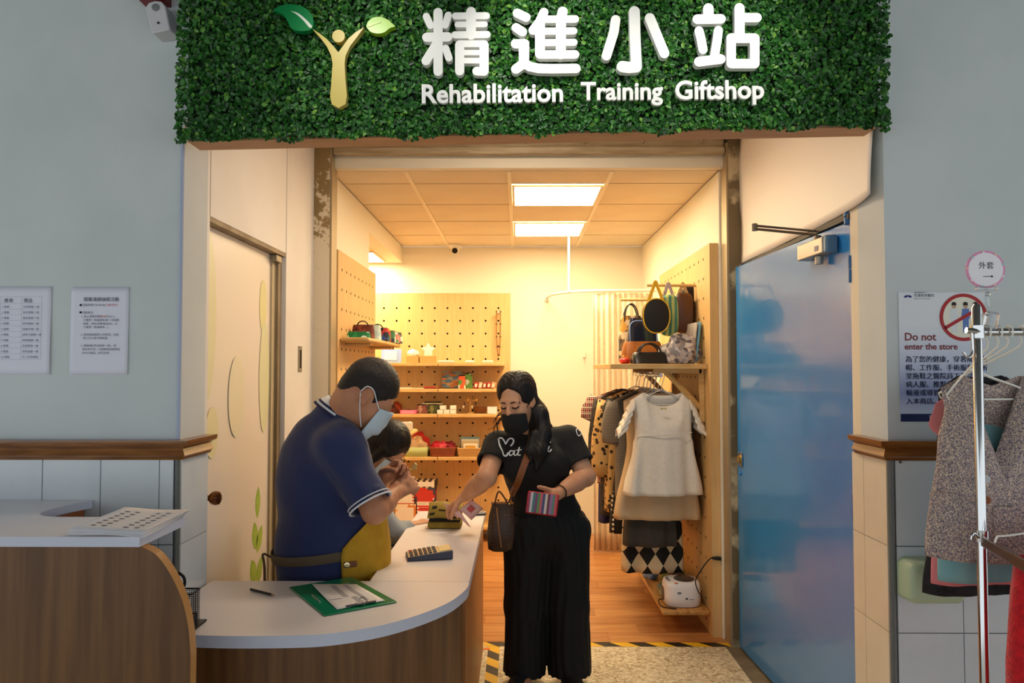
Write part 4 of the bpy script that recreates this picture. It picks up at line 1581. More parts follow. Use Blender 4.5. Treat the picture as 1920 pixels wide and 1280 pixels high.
def head(F, C, Rm, sc=1.0, ear=True):
    def L(x, y, z):
        return C + Rm @ (Vector((x, y, z)) * sc)

    def e(c, r, k=0.02, op='u', M=Rm):
        F.ell(L(*c), tuple(q * sc for q in r), M, k * sc, op)
    e((0, -0.012, 0.035), (0.074, 0.092, 0.090))
    e((0, 0.020, -0.030), (0.061, 0.066, 0.084), 0.03)
    e((0, 0.050, -0.086), (0.030, 0.028, 0.026), 0.03)
    for sx in (-1, 1):
        e((sx * 0.034, 0.046, -0.030), (0.030, 0.030, 0.036), 0.02)
    F.caps(L(-0.040, 0.072, 0.022), L(0.040, 0.072, 0.022), 0.013 * sc, 0.013 * sc, 0.016 * sc)
    for sx in (-1, 1):
        e((sx * 0.031, 0.096, 0.002), (0.018, 0.013, 0.010), 0.010, 's')
        e((sx * 0.031, 0.077, 0.001), (0.016, 0.013, 0.012), 0.004)
    F.caps(L(0, 0.085, 0.012), L(0, 0.104, -0.026), 0.008 * sc, 0.0125 * sc, 0.012 * sc)
    for sx in (-1, 1):
        e((sx * 0.012, 0.096, -0.031), (0.009, 0.010, 0.008), 0.006)
    e((0, 0.086, -0.060), (0.024, 0.012, 0.012), 0.010)
    if ear:
        for sx in (-1, 1):
            q = Rm @ Matrix.Rotation(sx * 0.35, 3, 'Z') @ Matrix.Rotation(-0.2, 3, 'X')
            e((sx * 0.075, -0.012, -0.006), (0.010, 0.020, 0.032), 0.006, 'u', q)
            e((sx * 0.084, -0.008, -0.002), (0.006, 0.011, 0.018), 0.004, 's', q)
            e((sx * 0.074, -0.002, -0.030), (0.008, 0.010, 0.011), 0.006)
    return L


def hand(F, w, d, n, t, curl=(0.5, 0.5, 0.5, 0.5), spread=0.05, thumb=(0.6, 0.6, 0.3), sc=1.0, tb=0.4, fl=1.0):
    """w wrist, d towards the knuckles, n out of the palm, t towards the thumb side; returns the fingertips"""
    d, n, t = Vector(d).normalized(), Vector(n).normalized(), Vector(t).normalized()
    n = (n - d * n.dot(d)).normalized()
    t = (t - d * t.dot(d) - n * t.dot(n)).normalized()
    tips = []
    offs = ((0.032, 0.086, 0.068), (0.011, 0.090, 0.076), (-0.010, 0.087, 0.070), (-0.030, 0.080, 0.055))
    for i, (o, l, fl_) in enumerate(offs):
        kn = w + (d * l + t * o) * sc
        F.caps(w + t * (o * 0.55 * sc) + d * 0.005, kn, 0.014 * sc, 0.0115 * sc, 0.012 * sc, lat=n, fa=0.95, fb=0.95)
    for i, (o, l, fl_) in enumerate(offs):
        p = w + (d * l + t * o) * sc
        a = 0.0
        sp = spread * (1.5 - i)
        r = (0.0092, 0.0094, 0.0090, 0.0080)[i] * sc
        c = curl[i]
        for j, (seg, ca) in enumerate(((0.45, 0.75), (0.31, 1.1), (0.24, 0.75))):
            a += c * ca
            dr = (d * math.cos(a) + n * math.sin(a) + t * sp).normalized()
            q = p + dr * (fl_ * seg * sc * fl)
            F.caps(p, q, r, r * 0.92, 0.0035 * sc)
            p, r = q, r * 0.92
        tips.append(p)
    b = w + (d * 0.022 + t * 0.026 + n * 0.006) * sc
    a0, a1, a2 = thumb
    dr = (d * math.cos(a0) + t * math.sin(a0) + n * tb).normalized()
    p1 = b + dr * 0.042 * sc
    F.caps(b - dr * 0.01 * sc, p1, 0.0165 * sc, 0.012 * sc, 0.012 * sc)
    dr = (d * math.cos(a0 - a1) + t * math.sin(a0 - a1) + n * (tb + 0.15)).normalized()
    p2 = p1 + dr * 0.032 * sc
    F.caps(p1, p2, 0.0115 * sc, 0.0105 * sc, 0.006 * sc)
    dr = (d * math.cos(a0 - a1 - a2) + t * math.sin(a0 - a1 - a2) + n * (tb + 0.3)).normalized()
    p3 = p2 + dr * 0.024 * sc
    F.caps(p2, p3, 0.0105 * sc, 0.0085 * sc, 0.005 * sc)
    tips.append(p3)
    return tips


M_skin_m = mat('skin_man', (196, 138, 104), 0.5, c2=(184, 122, 90), scale=14, spec=0.35, sss=0.08)
M_skin_w = mat('skin_woman', (206, 154, 120), 0.5, c2=(196, 140, 106), scale=14, spec=0.35, sss=0.08)
M_hair = mat('black_hair', (13, 10, 9), 0.52, c2=(26, 18, 15), scale=60, stretch=(1, 1, 0.06), spec=0.32, bump=0.5)
M_black_tee = mat('black_tshirt', (18, 17, 18), 0.85, bump=0.5, scale=9, detail=2)
M_navy = mat('navy_polo', (36, 46, 90), 0.8, bump=0.55, scale=7, stretch=(1.0, 1.0, 0.55), detail=2, sheen=0.15)
M_blkp = mat('black_trousers', (14, 14, 15), 0.75, bump=0.06, bscale=120)
M_maskw = mat('mask_blue_white', (196, 214, 226), 0.7)
M_maskb = mat('mask_black', (18, 18, 20), 0.8)
M_trim = mat('polo_white_trim', (224, 226, 232), 0.8)


def tubeline(pts, r, name, m, par, n=6):
    return MB().tube(pts, r, n).build(name, m, par, smooth=True, angle=0)


def mask_patch(L, Rm, sc, name, m, par, xw, ztop, zbot, bulge=0.012, pleat=0.0):
    """face mask: a curved sheet over nose, cheeks and chin in the head's own axes"""
    def f(u, v):
        th = (u - 0.5) * 2
        z = zbot + (ztop - zbot) * v - 0.022 * (1 - abs(th)) * (v - 0.5) * -0.6
        z += (0.012 * (1 - th * th) if v > 0.5 else -0.014 * (1 - th * th)) * abs(2 * v - 1)
        x = xw * math.sin(th * 1.25) / math.sin(1.25)
        y = 0.030 + 0.088 * math.cos(th * 1.15) - 0.010
        y += bulge * (1 - th * th) * math.sin(PI * v)
        y -= 0.020 * (1 - v) * (1 - th * th) * (1 if v < 0.3 else 0.4)
        y += pleat * math.sin(v * 22) * (1 - th * th)
        return L(x, y, z)
    return MB().grid(f, 21, 13).build(name, m, par, smooth=True, angle=0, solid=0.002)


# ------------------------------------------------------------------ the woman in black
def woman():
    root = thing('person', 'woman in black t-shirt and black trousers holding a striped wallet over the counter', 'person', at(1030, 1276, 3.70) * 1.0)
    root.location.z = 0
    dn = 3.70
    pel, wai, che, nkb = at(1025, 985, dn + 0.05), at(1016, 925, dn + 0.03), at(1004, 868, dn - 0.02), at(994, 808, dn - 0.02)
    C = at(969, 751, dn - 0.13)
    Rm = head_frame((-0.42, -0.84, -0.30), 0.06)
    shR, shL = at(932, 833, dn - 0.04), at(1066, 822, dn + 0.04)          # her right is on the left of the picture
    elR, wrR = at(912, 895, dn - 0.20), at(872, 930, dn - 0.06)
    elL, wrL = at(1098, 893, dn - 0.02), at(1046, 925, dn - 0.20)
    lat = (shL - shR).normalized()
    F = Field((-0.40, 3.25, 0.0), (0.50, 3.98, 1.60), 0.006)
    # trunk and legs under the clothes
    F.caps(pel, wai, 0.115, 0.10, 0.03, lat=lat, fa=1.5, fb=1.25)
    F.caps(wai, che, 0.10, 0.105, 0.03, lat=lat, fa=1.25, fb=1.45)
    F.caps(shR, shL, 0.055, 0.055, 0.03)
    F.caps(nkb + V(0, 0.01, -0.02), C + Rm @ V(0, -0.03, -0.05), 0.052, 0.050, 0.02)
    ftR, ftL = at(985, 1272, dn + 0.02), at(1066, 1270, dn + 0.0)
    for hx, ft in ((-0.085, ftR), (0.085, ftL)):
        hp = pel + lat * hx + V(0, 0, -0.03)
        kn = (hp + V(ft.x, ft.y, 0.06)) / 2 + V(0, -0.015, 0.0)
        F.chain([hp, kn, V(ft.x, ft.y + 0.02, 0.09)], [0.085, 0.055, 0.036], 0.02)
        F.chain([V(ft.x, ft.y + 0.03, 0.05), V(ft.x, ft.y - 0.12, 0.03)], [0.036, 0.028], 0.02)
    L = head(F, C, Rm, 0.98)
    # arms and hands
    F.chain([shR, elR, wrR], [0.052, 0.044, 0.027], 0.02)
    F.chain([shL, elL, wrL], [0.052, 0.046, 0.027], 0.02)
    F.caps((elL * 2 + wrL) / 3, (elL + wrL * 2) / 3, 0.045, 0.034, 0.02)
    F.caps((elR * 2 + wrR) / 3, (elR + wrR * 2) / 3, 0.045, 0.034, 0.02)
    # right hand reaches down-left over the pouch, palm down, holding banknotes
    dR = (at(846, 950, dn - 0.02) - wrR).normalized()
    hand(F, wrR, dR, (0.25, -0.1, -1), (-0.2, -1, 0.15), (0.55, 0.6, 0.7, 0.75), 0.06, (0.7, 0.3, 0.1), 0.95, 0.5)
    # left hand carries the wallet on its palm, fingers underneath and folded up in front
    dL = (at(1010, 945, dn - 0.25) - wrL).normalized()
    hand(F, wrL, dL, (-0.15, -0.75, 0.65), (0.10, 0.25, 1), (0.28, 0.30, 0.34, 0.40), 0.05, (0.45, 0.35, 0.2), 0.95, 0.75)
    F.mesh('body', M_skin_w, root)
    # t-shirt
    S = Field((-0.30, 3.40, 0.80), (0.50, 3.98, 1.40), 0.006)
    S.caps(at(1020, 960, dn + 0.045), wai, 0.132, 0.118, 0.03, lat=lat, fa=1.40, fb=1.22)
    S.caps(wai, che, 0.118, 0.122, 0.03, lat=lat, fa=1.22, fb=1.42)
    for q in (-0.075, 0.075):
        S.ell(che + lat * q + V(0, -0.075, -0.01), (0.075, 0.060, 0.075), None, 0.045)
    S.caps(shR + V(0.01, 0, -0.004), shL + V(-0.01, 0, -0.004), 0.066, 0.066, 0.03)
    S.caps((che + nkb) / 2 + V(0, 0.0, 0.0), nkb + V(0, 0.01, -0.02), 0.09, 0.062, 0.03, lat=lat, fa=1.5, fb=1.15)
    eR = shR + (elR - shR) * 0.60
    eL = shL + (elL - shL) * 0.66
    S.caps(shR + V(0, 0, -0.004), eR, 0.066, 0.070, 0.025, cut=True)
    S.caps(shL + V(0, 0, -0.004), eL, 0.066, 0.074, 0.025, cut=True)
    for e_, sh in ((eR, shR), (eL, shL)):
        dd = (e_ - sh).normalized()
        S.caps(e_ - dd * 0.012, e_ + dd * 0.03, 0.060, 0.062, 0.004, 's')
    S.half((0, 0, at(1020, 962, dn).z), (0, 0, -1))
    S.ell(nkb + V(-0.004, -0.020, 0.028), (0.060, 0.070, 0.036), None, 0.01, 's')
    shirt = S.mesh('t_shirt', M_black_tee, root, ripple=0.0022, rscale=38)
    # trousers: one mesh, two wide legs
    T = Field((-0.16, 3.40, 0.0), (0.42, 4.00, 1.02), 0.008)
    T.caps(at(1022, 950, dn + 0.045), pel, 0.120, 0.140, 0.03, lat=lat, fa=1.30, fb=1.46)
    for hx, ft, wx in ((-0.100, ftR, -0.004), (0.100, ftL, 0.008)):
        hp = pel + lat * hx + V(0, 0, -0.05)
        bt = V(ft.x + wx, ft.y + 0.01, 0.045)
        T.caps(hp, (hp + bt) / 2, 0.118, 0.098, 0.035)
        T.caps((hp + bt) / 2, bt, 0.098, 0.102, 0.03, cut=True)
        T.caps(bt + V(0, 0, 0.03), bt + V(0, 0, -0.04), 0.090, 0.092, 0.004, 's')
    T.half((0, 0, at(1020, 935, dn).z), (0, 0, 1))
    T.mesh('trousers', M_blkp, root, ripple=0.004, rscale=26, rdir=(1.6, 1.6, 0.10))
    # shoes
    for ft, a in ((ftR, -0.35), (ftL, 0.2)):
        q = Matrix.Rotation(a, 3, 'Z')
        B = Field((ft.x - 0.17, ft.y - 0.24, -0.005), (ft.x + 0.17, ft.y + 0.14, 0.13), 0.006)
        B.caps(V(ft.x, ft.y + 0.05, 0.045), V(ft.x, ft.y, 0.0) + q @ V(0, -0.05, 0.05), 0.042, 0.046, 0.02)
        B.caps(V(ft.x, ft.y, 0.0) + q @ V(0, -0.05, 0.045), V(ft.x, ft.y, 0.0) + q @ V(0, -0.15, 0.032), 0.046, 0.036, 0.02, lat=(1, 0, 0), fa=1.0, fb=1.2)
        B.half((0, 0, 0.001), (0, 0, -1))
        so = B.mesh('shoe', mat('dark_shoe', (26, 26, 30), 0.5), root)
        for z in (-0.01, 0.02):
            c_ = V(ft.x, ft.y, 0.074) + q @ V(0, -0.075 + z, -0.4 * z)
            tubeline([c_ + q @ V(-0.03, 0, -0.012), c_ + q @ V(0, -0.002, 0.004), c_ + q @ V(0.03, 0, -0.012)], 0.004, 'shoe_strap', mat('shoe_grey', (150, 156, 170), 0.5), so)
    # hair: cap with parting, long locks in front of and behind the shoulders
    Hh = Field((-0.20, 3.38, 1.00), (0.30, 3.86, 1.62), 0.005)
    for sx in (-1, 1):
        Hh.ell(L(sx * 0.022, -0.020, 0.046), (0.067, 0.098, 0.092), Rm, 0.012)
    Hh.ell(L(0, 0.090, -0.040), (0.066, 0.085, 0.100), Rm, 0.010, 's')
    Hh.ell(L(-0.006, 0.080, 0.036), (0.054, 0.055, 0.042), Rm, 0.015, 's')
    Hh.ell(L(0, 0.05, -0.12), (0.075, 0.075, 0.09), Rm, 0.01, 's')
    d0 = dn - 0.13
    # back volume, then the long locks on the right of the picture and thin ones on the left
    Hh.chain([L(0.015, -0.070, 0.02), at(1000, 780, d0 + 0.09), at(1014, 825, d0 + 0.10)], [0.066, 0.068, 0.058], 0.03)
    Hh.chain([L(0.068, -0.040, 0.01), at(1013, 775, d0 + 0.04), at(1018, 812, d0 + 0.02), at(1012, 845, d0 - 0.02), at(1006, 880, d0 - 0.03)], [0.030, 0.034, 0.036, 0.032, 0.010], 0.02)
    Hh.chain([at(1012, 780, d0 + 0.05), at(1022, 802, d0 + 0.03), at(1020, 818, d0 + 0.01), at(1014, 836, d0 - 0.01)], [0.020, 0.024, 0.016, 0.005], 0.015)
    Hh.chain([at(1012, 765, d0 + 0.08), at(1024, 788, d0 + 0.08), at(1036, 802, d0 + 0.08)], [0.024, 0.014, 0.003], 0.012)
    Hh.chain([at(1000, 815, d0 + 0.0), at(994, 845, d0 - 0.03), at(996, 868, d0 - 0.04)], [0.024, 0.020, 0.005], 0.015)
    hair = Hh.mesh('hair', M_hair, root, ripple=0.0016, rscale=90, rdir=(1.3, 1.3, 0.05), smooth=1)
    for st_, rr_ in (([L(-0.070, -0.02, 0.02), at(936, 775, d0 + 0.06), at(929, 798, d0 + 0.06), at(914, 806, d0 + 0.06)], 0.004), ([L(-0.072, -0.01, 0.01), at(933, 780, d0 + 0.05), at(926, 800, d0 + 0.05)], 0.004),
                     ([L(-0.070, -0.03, 0.0), at(938, 785, d0 + 0.06), at(934, 812, d0 + 0.04), at(938, 832, d0 + 0.0)], 0.005), ([L(-0.070, -0.03, 0.0), at(935, 790, d0 + 0.06), at(925, 812, d0 + 0.05), at(922, 826, d0 + 0.04)], 0.004),
                     ([at(1012, 765, d0 + 0.07), at(1024, 785, d0 + 0.08), at(1038, 800, d0 + 0.08)], 0.004), ([at(1010, 755, d0 + 0.07), at(1019, 775, d0 + 0.08), at(1030, 796, d0 + 0.08)], 0.005)):
        ps = spline(st_, 6)
        MB().tube(ps, [rr_ * (1 - 0.85 * i / (len(ps) - 1)) for i in range(len(ps))], 6).build('hair_strand', M_hair, hair, smooth=True, angle=0)
    # face: brows, lashes of lowered eyes, mask with ear loop
    for sx in (-1, 1):
        tubeline([L(sx * 0.012, 0.0865, 0.0175), L(sx * 0.028, 0.0875, 0.0225), L(sx * 0.044, 0.079, 0.0195), L(sx * 0.053, 0.068, 0.013)], 0.0032, 'eyebrow', mat('brow', (40, 28, 22), 0.8), root)
        tubeline([L(sx * 0.016, 0.0868, -0.0035), L(sx * 0.026, 0.0895, -0.0075), L(sx * 0.038, 0.0875, -0.0075), L(sx * 0.048, 0.078, -0.0035)], 0.0030, 'eyelashes', mat('lashes', (20, 14, 12), 0.8), root)
    mask_patch(L, Rm, 1, 'face_mask', M_maskb, root, 0.067, -0.045, -0.122, 0.012)
    tubeline(spline([L(-0.064, 0.048, -0.030), L(-0.071, 0.02, -0.010), L(-0.077, -0.012, 0.022)], 5), 0.0016, 'ear_loop', M_maskb, root)
    tubeline(spline([L(0.064, 0.048, -0.030), L(0.071, 0.02, -0.010), L(0.077, -0.012, 0.022)], 5), 0.0016, 'ear_loop', M_maskb, root)
    tubeline(spline([L(0.060, 0.045, -0.085), L(0.070, 0.02, -0.060), L(0.076, -0.012, -0.030)], 5), 0.0016, 'ear_loop', M_maskb, root)
    # bracelet
    dd = (wrL - elL).normalized()
    a, b_ = frame(dd)
    MB().tube([wrL - dd * 0.02 + a * (0.034 * math.cos(2 * PI * i / 20)) + b_ * (0.034 * math.sin(2 * PI * i / 20)) for i in range(20)], 0.003, 6, True).build('bracelet', mat('bracelet', (40, 24, 18), 0.5), root, smooth=True)
    return root, shirt, dict(wrR=wrR, wrL=wrL, dn=dn)


W_root, W_shirt, W_j = woman()


def project_strokes(strokes, obj, r, name, m, par, lift=0.001, ydir=1):
    """strokes of (px, py) pixels laid onto the cloth: rays towards the cloth find its surface"""
    from mathutils.bvhtree import BVHTree
    me = obj.data
    off = wm(obj).translation
    bv = BVHTree.FromPolygons([v.co + off for v in me.vertices], [tuple(p.vertices) for p in me.polygons])
    E = V(0, 0, HC)
    out = []
    for pts, w in strokes:
        ps = spline([V(x, y, 0) for x, y in pts], 5)
        hit = []
        for p in ps:
            d = (at(p.x, p.y, 3.0) - E).normalized()
            h = bv.ray_cast(E + d * 1.2, d)
            if h[0] is not None:
                hit.append((h[0], h[1]))
        if len(hit) < 2:
            continue
        g = MB()
        rings = []
        for i, (p, nn) in enumerate(hit):
            dd = (hit[min(i + 1, len(hit) - 1)][0] - hit[max(i - 1, 0)][0])
            if dd.length < 1e-6:
                continue
            sd = nn.cross(dd.normalized()).normalized() * (w * r)
            rings.append([p + nn * lift - sd, p + nn * (lift + 0.0006), p + nn * lift + sd])
        g.loft(rings, False, False)
        out.append(g.build(name, m, par))
    return out


M_print = mat('shirt_print_white', (236, 236, 236), 0.6)
PR = [([(934, 824), (937, 821), (942, 822), (946, 828), (948, 833)], 1.2), ([(948, 832), (954, 823), (960, 822), (963, 826), (961, 832), (957, 836)], 1.2),
      ([(935, 823), (937, 835), (942, 846), (944, 853), (949, 854), (954, 848)], 1.4), ([(963, 846), (957, 845), (955, 851), (958, 854), (963, 849), (965, 844)], 0.9),
      ([(965, 844), (964, 852), (968, 853), (973, 846)], 0.9), ([(974, 838), (971, 852), (976, 853)], 0.9), ([(968, 844), (978, 843)], 0.8),
      ([(1016, 840), (1019, 836), (1021, 840), (1025, 839)], 0.9), ([(1021, 838), (1018, 846)], 0.8), ([(1030, 836), (1027, 845), (1031, 846), (1034, 842)], 0.9), ([(1031, 829), (1032.5, 829.5)], 1.3)]
project_strokes(PR, W_shirt, 0.0034, 'shirt_lettering', M_print, W_shirt)
PR2 = [([(1080, 806), (1083, 803), (1085, 807), (1089, 804), (1088, 809)], 0.6), ([(1080, 806), (1082, 813), (1085, 817), (1089, 814)], 0.7), ([(1092, 810), (1089, 812), (1091, 814), (1093, 809)], 0.5)]
project_strokes(PR2, W_shirt, 0.0030, 'sleeve_lettering', M_print, W_shirt)


# ------------------------------------------------------------------ the man in the navy polo
def man():
    root = thing('person', 'man in navy polo shirt and mustard apron wearing a white mask behind the counter', 'person', (0, 0, 0))
    D = 3.05
    fw = V(0.92, 0.39, 0).normalized()
    lt = V(0.39, -0.92, 0).normalized()                 # towards his right side, which is nearer the camera
    root.location = (at(620, 900, D).x, D, 0)
    C = at(690, 741, 2.97)
    hf = V(0.73, 0.20, -0.62).normalized()
    Rm = head_frame(hf)
    sc = 1.12
    nk = at(645, 778, D - 0.02)
    T = {800: (628, .150, .085), 850: (618, .195, .150), 930: (617, .195, .190), 1020: (622, .190, .208), 1085: (624, .190, .205), 1180: (626, .185, .18)}
    cen = {y: at(p[0], y, D) for y, p in T.items()}
    shR, shL = at(640, 838, D - 0.19), at(610, 822, D + 0.20)
    elR, wrR = at(702, 958, D - 0.26), at(742, 922, D - 0.04)
    elL, wrL = at(690, 930, D + 0.26), at(722, 893, D + 0.08)
    F = Field((-1.15, 2.62, 0.0), (-0.25, 3.50, 1.62), 0.006)
    ys = sorted(T)
    for y0, y1 in zip(ys, ys[1:]):
        F.caps(cen[y0], cen[y1], T[y0][2] * 0.88, T[y1][2] * 0.88, 0.03, lat=lt, fa=T[y0][1] / T[y0][2] * 0.97, fb=T[y1][1] / T[y1][2] * 0.97)
    F.caps(shR, shL, 0.06, 0.06, 0.03)
    F.caps(nk + V(-0.03, 0, -0.05), C + Rm @ V(0, -0.045, -0.03), 0.078, 0.072, 0.03)
    for q in (-0.10, 0.10):
        hp = cen[1180] + lt * q + V(0, 0, -0.04)
        kn = hp + V(0.03, 0.01, -0.24)
        an = V(hp.x - 0.0, hp.y, 0.09)
        F.chain([hp, kn, an], [0.10, 0.07, 0.048], 0.02)
        F.caps(V(an.x - 0.02, an.y, 0.045), V(an.x, an.y, 0.04) + fw * 0.15, 0.042, 0.032, 0.02)
    L = head(F, C, Rm, sc)
    F.chain([shR, elR, wrR], [0.060, 0.045, 0.032], 0.02)
    F.chain([shL, elL, wrL], [0.060, 0.045, 0.032], 0.02)
    F.caps((elR * 2 + wrR) / 3, (elR + wrR) / 2, 0.047, 0.043, 0.02)
    F.caps((elL * 2 + wrL) / 3, (elL + wrL) / 2, 0.047, 0.043, 0.02)
    pin = at(771, 884, D + 0.02)
    dR = (at(772, 903, D + 0.03) - wrR).normalized()
    hand(F, wrR, dR, (-0.25, 0.75, -0.45), (0.15, 0.45, 0.95), (0.72, 0.80, 0.88, 0.95), 0.05, (0.35, 0.3, 0.2), 1.08, 0.5)
    dL = (at(752, 874, D + 0.05) - wrL).normalized()
    hand(F, wrL, dL, (0.1, -0.75, -0.55), (0.3, -0.35, 0.6), (0.85, 0.95, 1.05, 1.1), 0.02, (0.35, 0.3, 0.1), 1.05, 0.6)
    F.mesh('body', M_skin_m, root)
    # polo shirt
    S = Field((-1.20, 2.60, 0.50), (-0.30, 3.52, 1.40), 0.006)
    for y0, y1 in zip(ys, ys[1:]):
        S.caps(cen[y0], cen[y1], T[y0][2], T[y1][2], 0.035, lat=lt, fa=T[y0][1] / T[y0][2], fb=T[y1][1] / T[y1][2])
    S.caps(shR, shL, 0.078, 0.078, 0.04)
    S.caps(at(612, 850, D + 0.02) - fw * 0.02, at(600, 900, D), 0.15, 0.17, 0.05)
    S.caps(at(612, 838, D), nk + V(-0.032, 0, -0.030), 0.135, 0.098, 0.05)
    eR = shR + (elR - shR) * 0.90
    eL = shL + (elL - shL) * 0.90
    S.caps(shR + V(-0.01, 0.025, -0.01), eR, 0.074, 0.080, 0.075, cut=True)
    S.caps(shL, eL, 0.074, 0.080, 0.06, cut=True)
    for e_, sh in ((eR, shR), (eL, shL)):
        dd = (e_ - sh).normalized()
        S.caps(e_ - dd * 0.02, e_ + dd * 0.03, 0.068, 0.068, 0.004, 's')
    S.half(nk + V(-0.002, 0, 0.004), (0.56, 0.1, 0.82), at(560, 830, D) - V(0, 0.3, 0), at(720, 700, D) + V(0, 0.3, 0))
    S.half((0, 0, 0.56), (0, 0, -1))
    polo = S.mesh('polo_shirt', M_navy, root, ripple=0.0065, rscale=17, rdir=(0.35, 0.4, 0.8))
    # cuff stripes
    for e_, sh in ((eR, shR), (eL, shL)):
        dd = (e_ - sh).normalized()
        a, b_ = frame(dd)
        for off, r_ in ((-0.003, 0.0035), (-0.017, 0.0022)):
            pts = [e_ + dd * off + (a * math.cos(2 * PI * i / 28) + b_ * math.sin(2 * PI * i / 28)) * (0.0835) for i in range(28)]
            MB().tube(pts, r_, 6, True).build('cuff_stripe', M_trim, polo, smooth=True)
    # collar: folded band round the neck, white with navy lines
    axn = V(0.56, 0.10, 0.82).normalized()
    ce = nk + V(-0.004, 0, 0.004)
    a = (lt - axn * lt.dot(axn)).normalized()
    f_ = axn.cross(a)
    if f_.dot(fw) < 0:
        f_ = -f_

    def collar(r0, z0, r1, z1, name, m, par):
        def f(u, v):
            th = -2.75 + 5.5 * u
            r = r0 + (r1 - r0) * v
            dr = -f_ * math.cos(th) + a * math.sin(th)
            front = max(0.0, -math.cos(th))
            return ce + dr * (r * (1.0 + 0.08 * front)) + axn * (z0 + (z1 - z0) * v - 0.045 * front)
        return MB().grid(f, 40, 5).build(name, m, par, smooth=True, angle=0, solid=0.003)
    co_ = collar(0.088, 0.030, 0.118, -0.020, 'collar', M_trim, polo)
    collar(0.1070, 0.002, 0.1115, -0.006, 'collar_stripe', mat('collar_navy', (30, 36, 70), 0.8), co_)
    collar(0.1165, -0.015, 0.1215, -0.024, 'collar_edge', mat('collar_navy', (30, 36, 70)), co_)
    collar(0.088, 0.030, 0.078, 0.010, 'collar_lining', M_navy, co_)
    # apron: mustard bib and skirt over the front, tied at the back
    def apr(u, v):
        z = 0.20 + v * (0.99 - 0.20)
        k_ = min(1.0, max(0.0, (z - 0.83) / 0.16))
        half = 1.62 - 1.05 * k_ ** 1.4
        th = (u - 0.5) * 2 * half
        y_ = 690 + (HC - z) * FPX / D
        y_ = min(max(y_, 800), 1180)
        ks = sorted(T)
        for q0, q1 in zip(ks, ks[1:]):
            if q0 <= y_ <= q1:
                t = (y_ - q0) / (q1 - q0)
                c_ = cen[q0].lerp(cen[q1], t)
                A_ = T[q0][1] + (T[q1][1] - T[q0][1]) * t
                B_ = T[q0][2] + (T[q1][2] - T[q0][2]) * t
        m_ = 1.07 + 0.03 * math.sin(u * 19) * (1 - v)
        p = c_ + fw * (B_ * m_ * math.cos(th) + 0.012) + lt * (A_ * m_ * 1.03 * math.sin(th))
        return (p.x, p.y, z)
    M_ap = mat('mustard_apron', (196, 150, 30), 0.8, c2=(184, 138, 24), scale=20, bump=0.1, bscale=400)
    ap = MB().grid(apr, 40, 28).build('apron', M_ap, root, smooth=True, angle=0, solid=0.004)
    M_leather = mat('leather_tab', (120, 66, 34), 0.5)
    for u in (0.955,):
        p = Vector(apr(u, 0.74)) + lt * 0.006
        MB().cbox(p, (0.05, 0.006, 0.022), (0, 0, math.atan2(lt.x, -lt.y))).build('leather_tab', M_leather, ap, bevel=0.003)
        MB().lathe([(0.011, 0), (0.011, 0.004), (0.006, 0.005), (0.006, 0.001), (0, 0.001)], p + lt * 0.004 - fw * 0.014, lt, 14).build('eyelet_ring', mat('eyelet', (206, 190, 150), 0.25, 0.9), ap, smooth=True)
    pk = MB().grid(lambda u, v: Vector(apr(0.66 + 0.20 * u, 0.40 + 0.27 * v)) + (lt * 0.55 + fw * 0.8) * 0.007, 8, 8).build('apron_pocket', mat('apron_pocket', (188, 142, 26), 0.8), ap, smooth=True, angle=0, solid=0.003)
    # apron string round the waist
    pts = []
    for i in range(30):
        th = 1.3 + (2 * PI - 2.6) * i / 29
        yy = 1024 + 6 * math.sin(th)
        c_ = at(616, 1024, D)
        p = c_ + fw * (0.208 * 1.045 * math.cos(th)) + lt * (0.19 * 1.09 * math.sin(th))
        pts.append(p + V(0, 0, -0.004 * math.cos(th * 2) - 0.02 * max(0, -math.cos(th))))
    MB().tube(pts, 0.004, 8, hint=(0, 0, 1), flat=4.5).build('apron_string', mat('apron_tie', (96, 80, 62), 0.8), ap, smooth=True)
    bk = pts[len(pts) // 2]
    MB().tube(spline([bk + V(-0.004, 0, 0), bk + V(-0.03, -0.01, 0.012), bk + V(-0.02, -0.02, -0.04), bk + V(-0.014, -0.03, -0.20)], 5), 0.010, 6, flat=0.4).build('string_end', mat('apron_tie', (96, 80, 62)), ap, smooth=True)
    # trousers
    P = Field((-1.10, 2.70, 0.0), (-0.35, 3.42, 0.78), 0.009)
    P.caps(cen[1180] + V(0, 0, 0.10), cen[1180], 0.17, 0.165, 0.03, lat=lt, fa=1.08, fb=1.1)
    for q in (-0.10, 0.10):
        hp = cen[1180] + lt * q + V(0, 0, -0.04)
        P.caps(hp, V(hp.x, hp.y, 0.05), 0.115, 0.085, 0.03, cut=True)
    P.mesh('trousers', mat('dark_trousers', (34, 36, 44), 0.8), root, ripple=0.003, rscale=24)
    for q in (-0.10, 0.10):
        hp = cen[1180] + lt * q
        B = Field((hp.x - 0.2, hp.y - 0.2, -0.005), (hp.x + 0.25, hp.y + 0.25, 0.14), 0.008)
        B.caps(V(hp.x - 0.03, hp.y, 0.05), V(hp.x, hp.y, 0.05) + fw * 0.06, 0.052, 0.055, 0.02)
        B.caps(V(hp.x, hp.y, 0.05) + fw * 0.06, V(hp.x, hp.y, 0.038) + fw * 0.17, 0.055, 0.042, 0.02)
        B.half((0, 0, 0.001), (0, 0, -1))
        B.mesh('shoe', mat('man_shoe', (40, 38, 38), 0.5), root)
    # short hair
    Hh = Field((C.x - 0.2, C.y - 0.2, C.z - 0.2), (C.x + 0.2, C.y + 0.2, C.z + 0.22), 0.005)
    Hh.ell(L(0, -0.014, 0.038), tuple(q * sc for q in (0.078, 0.099, 0.096)), Rm, 0.01)
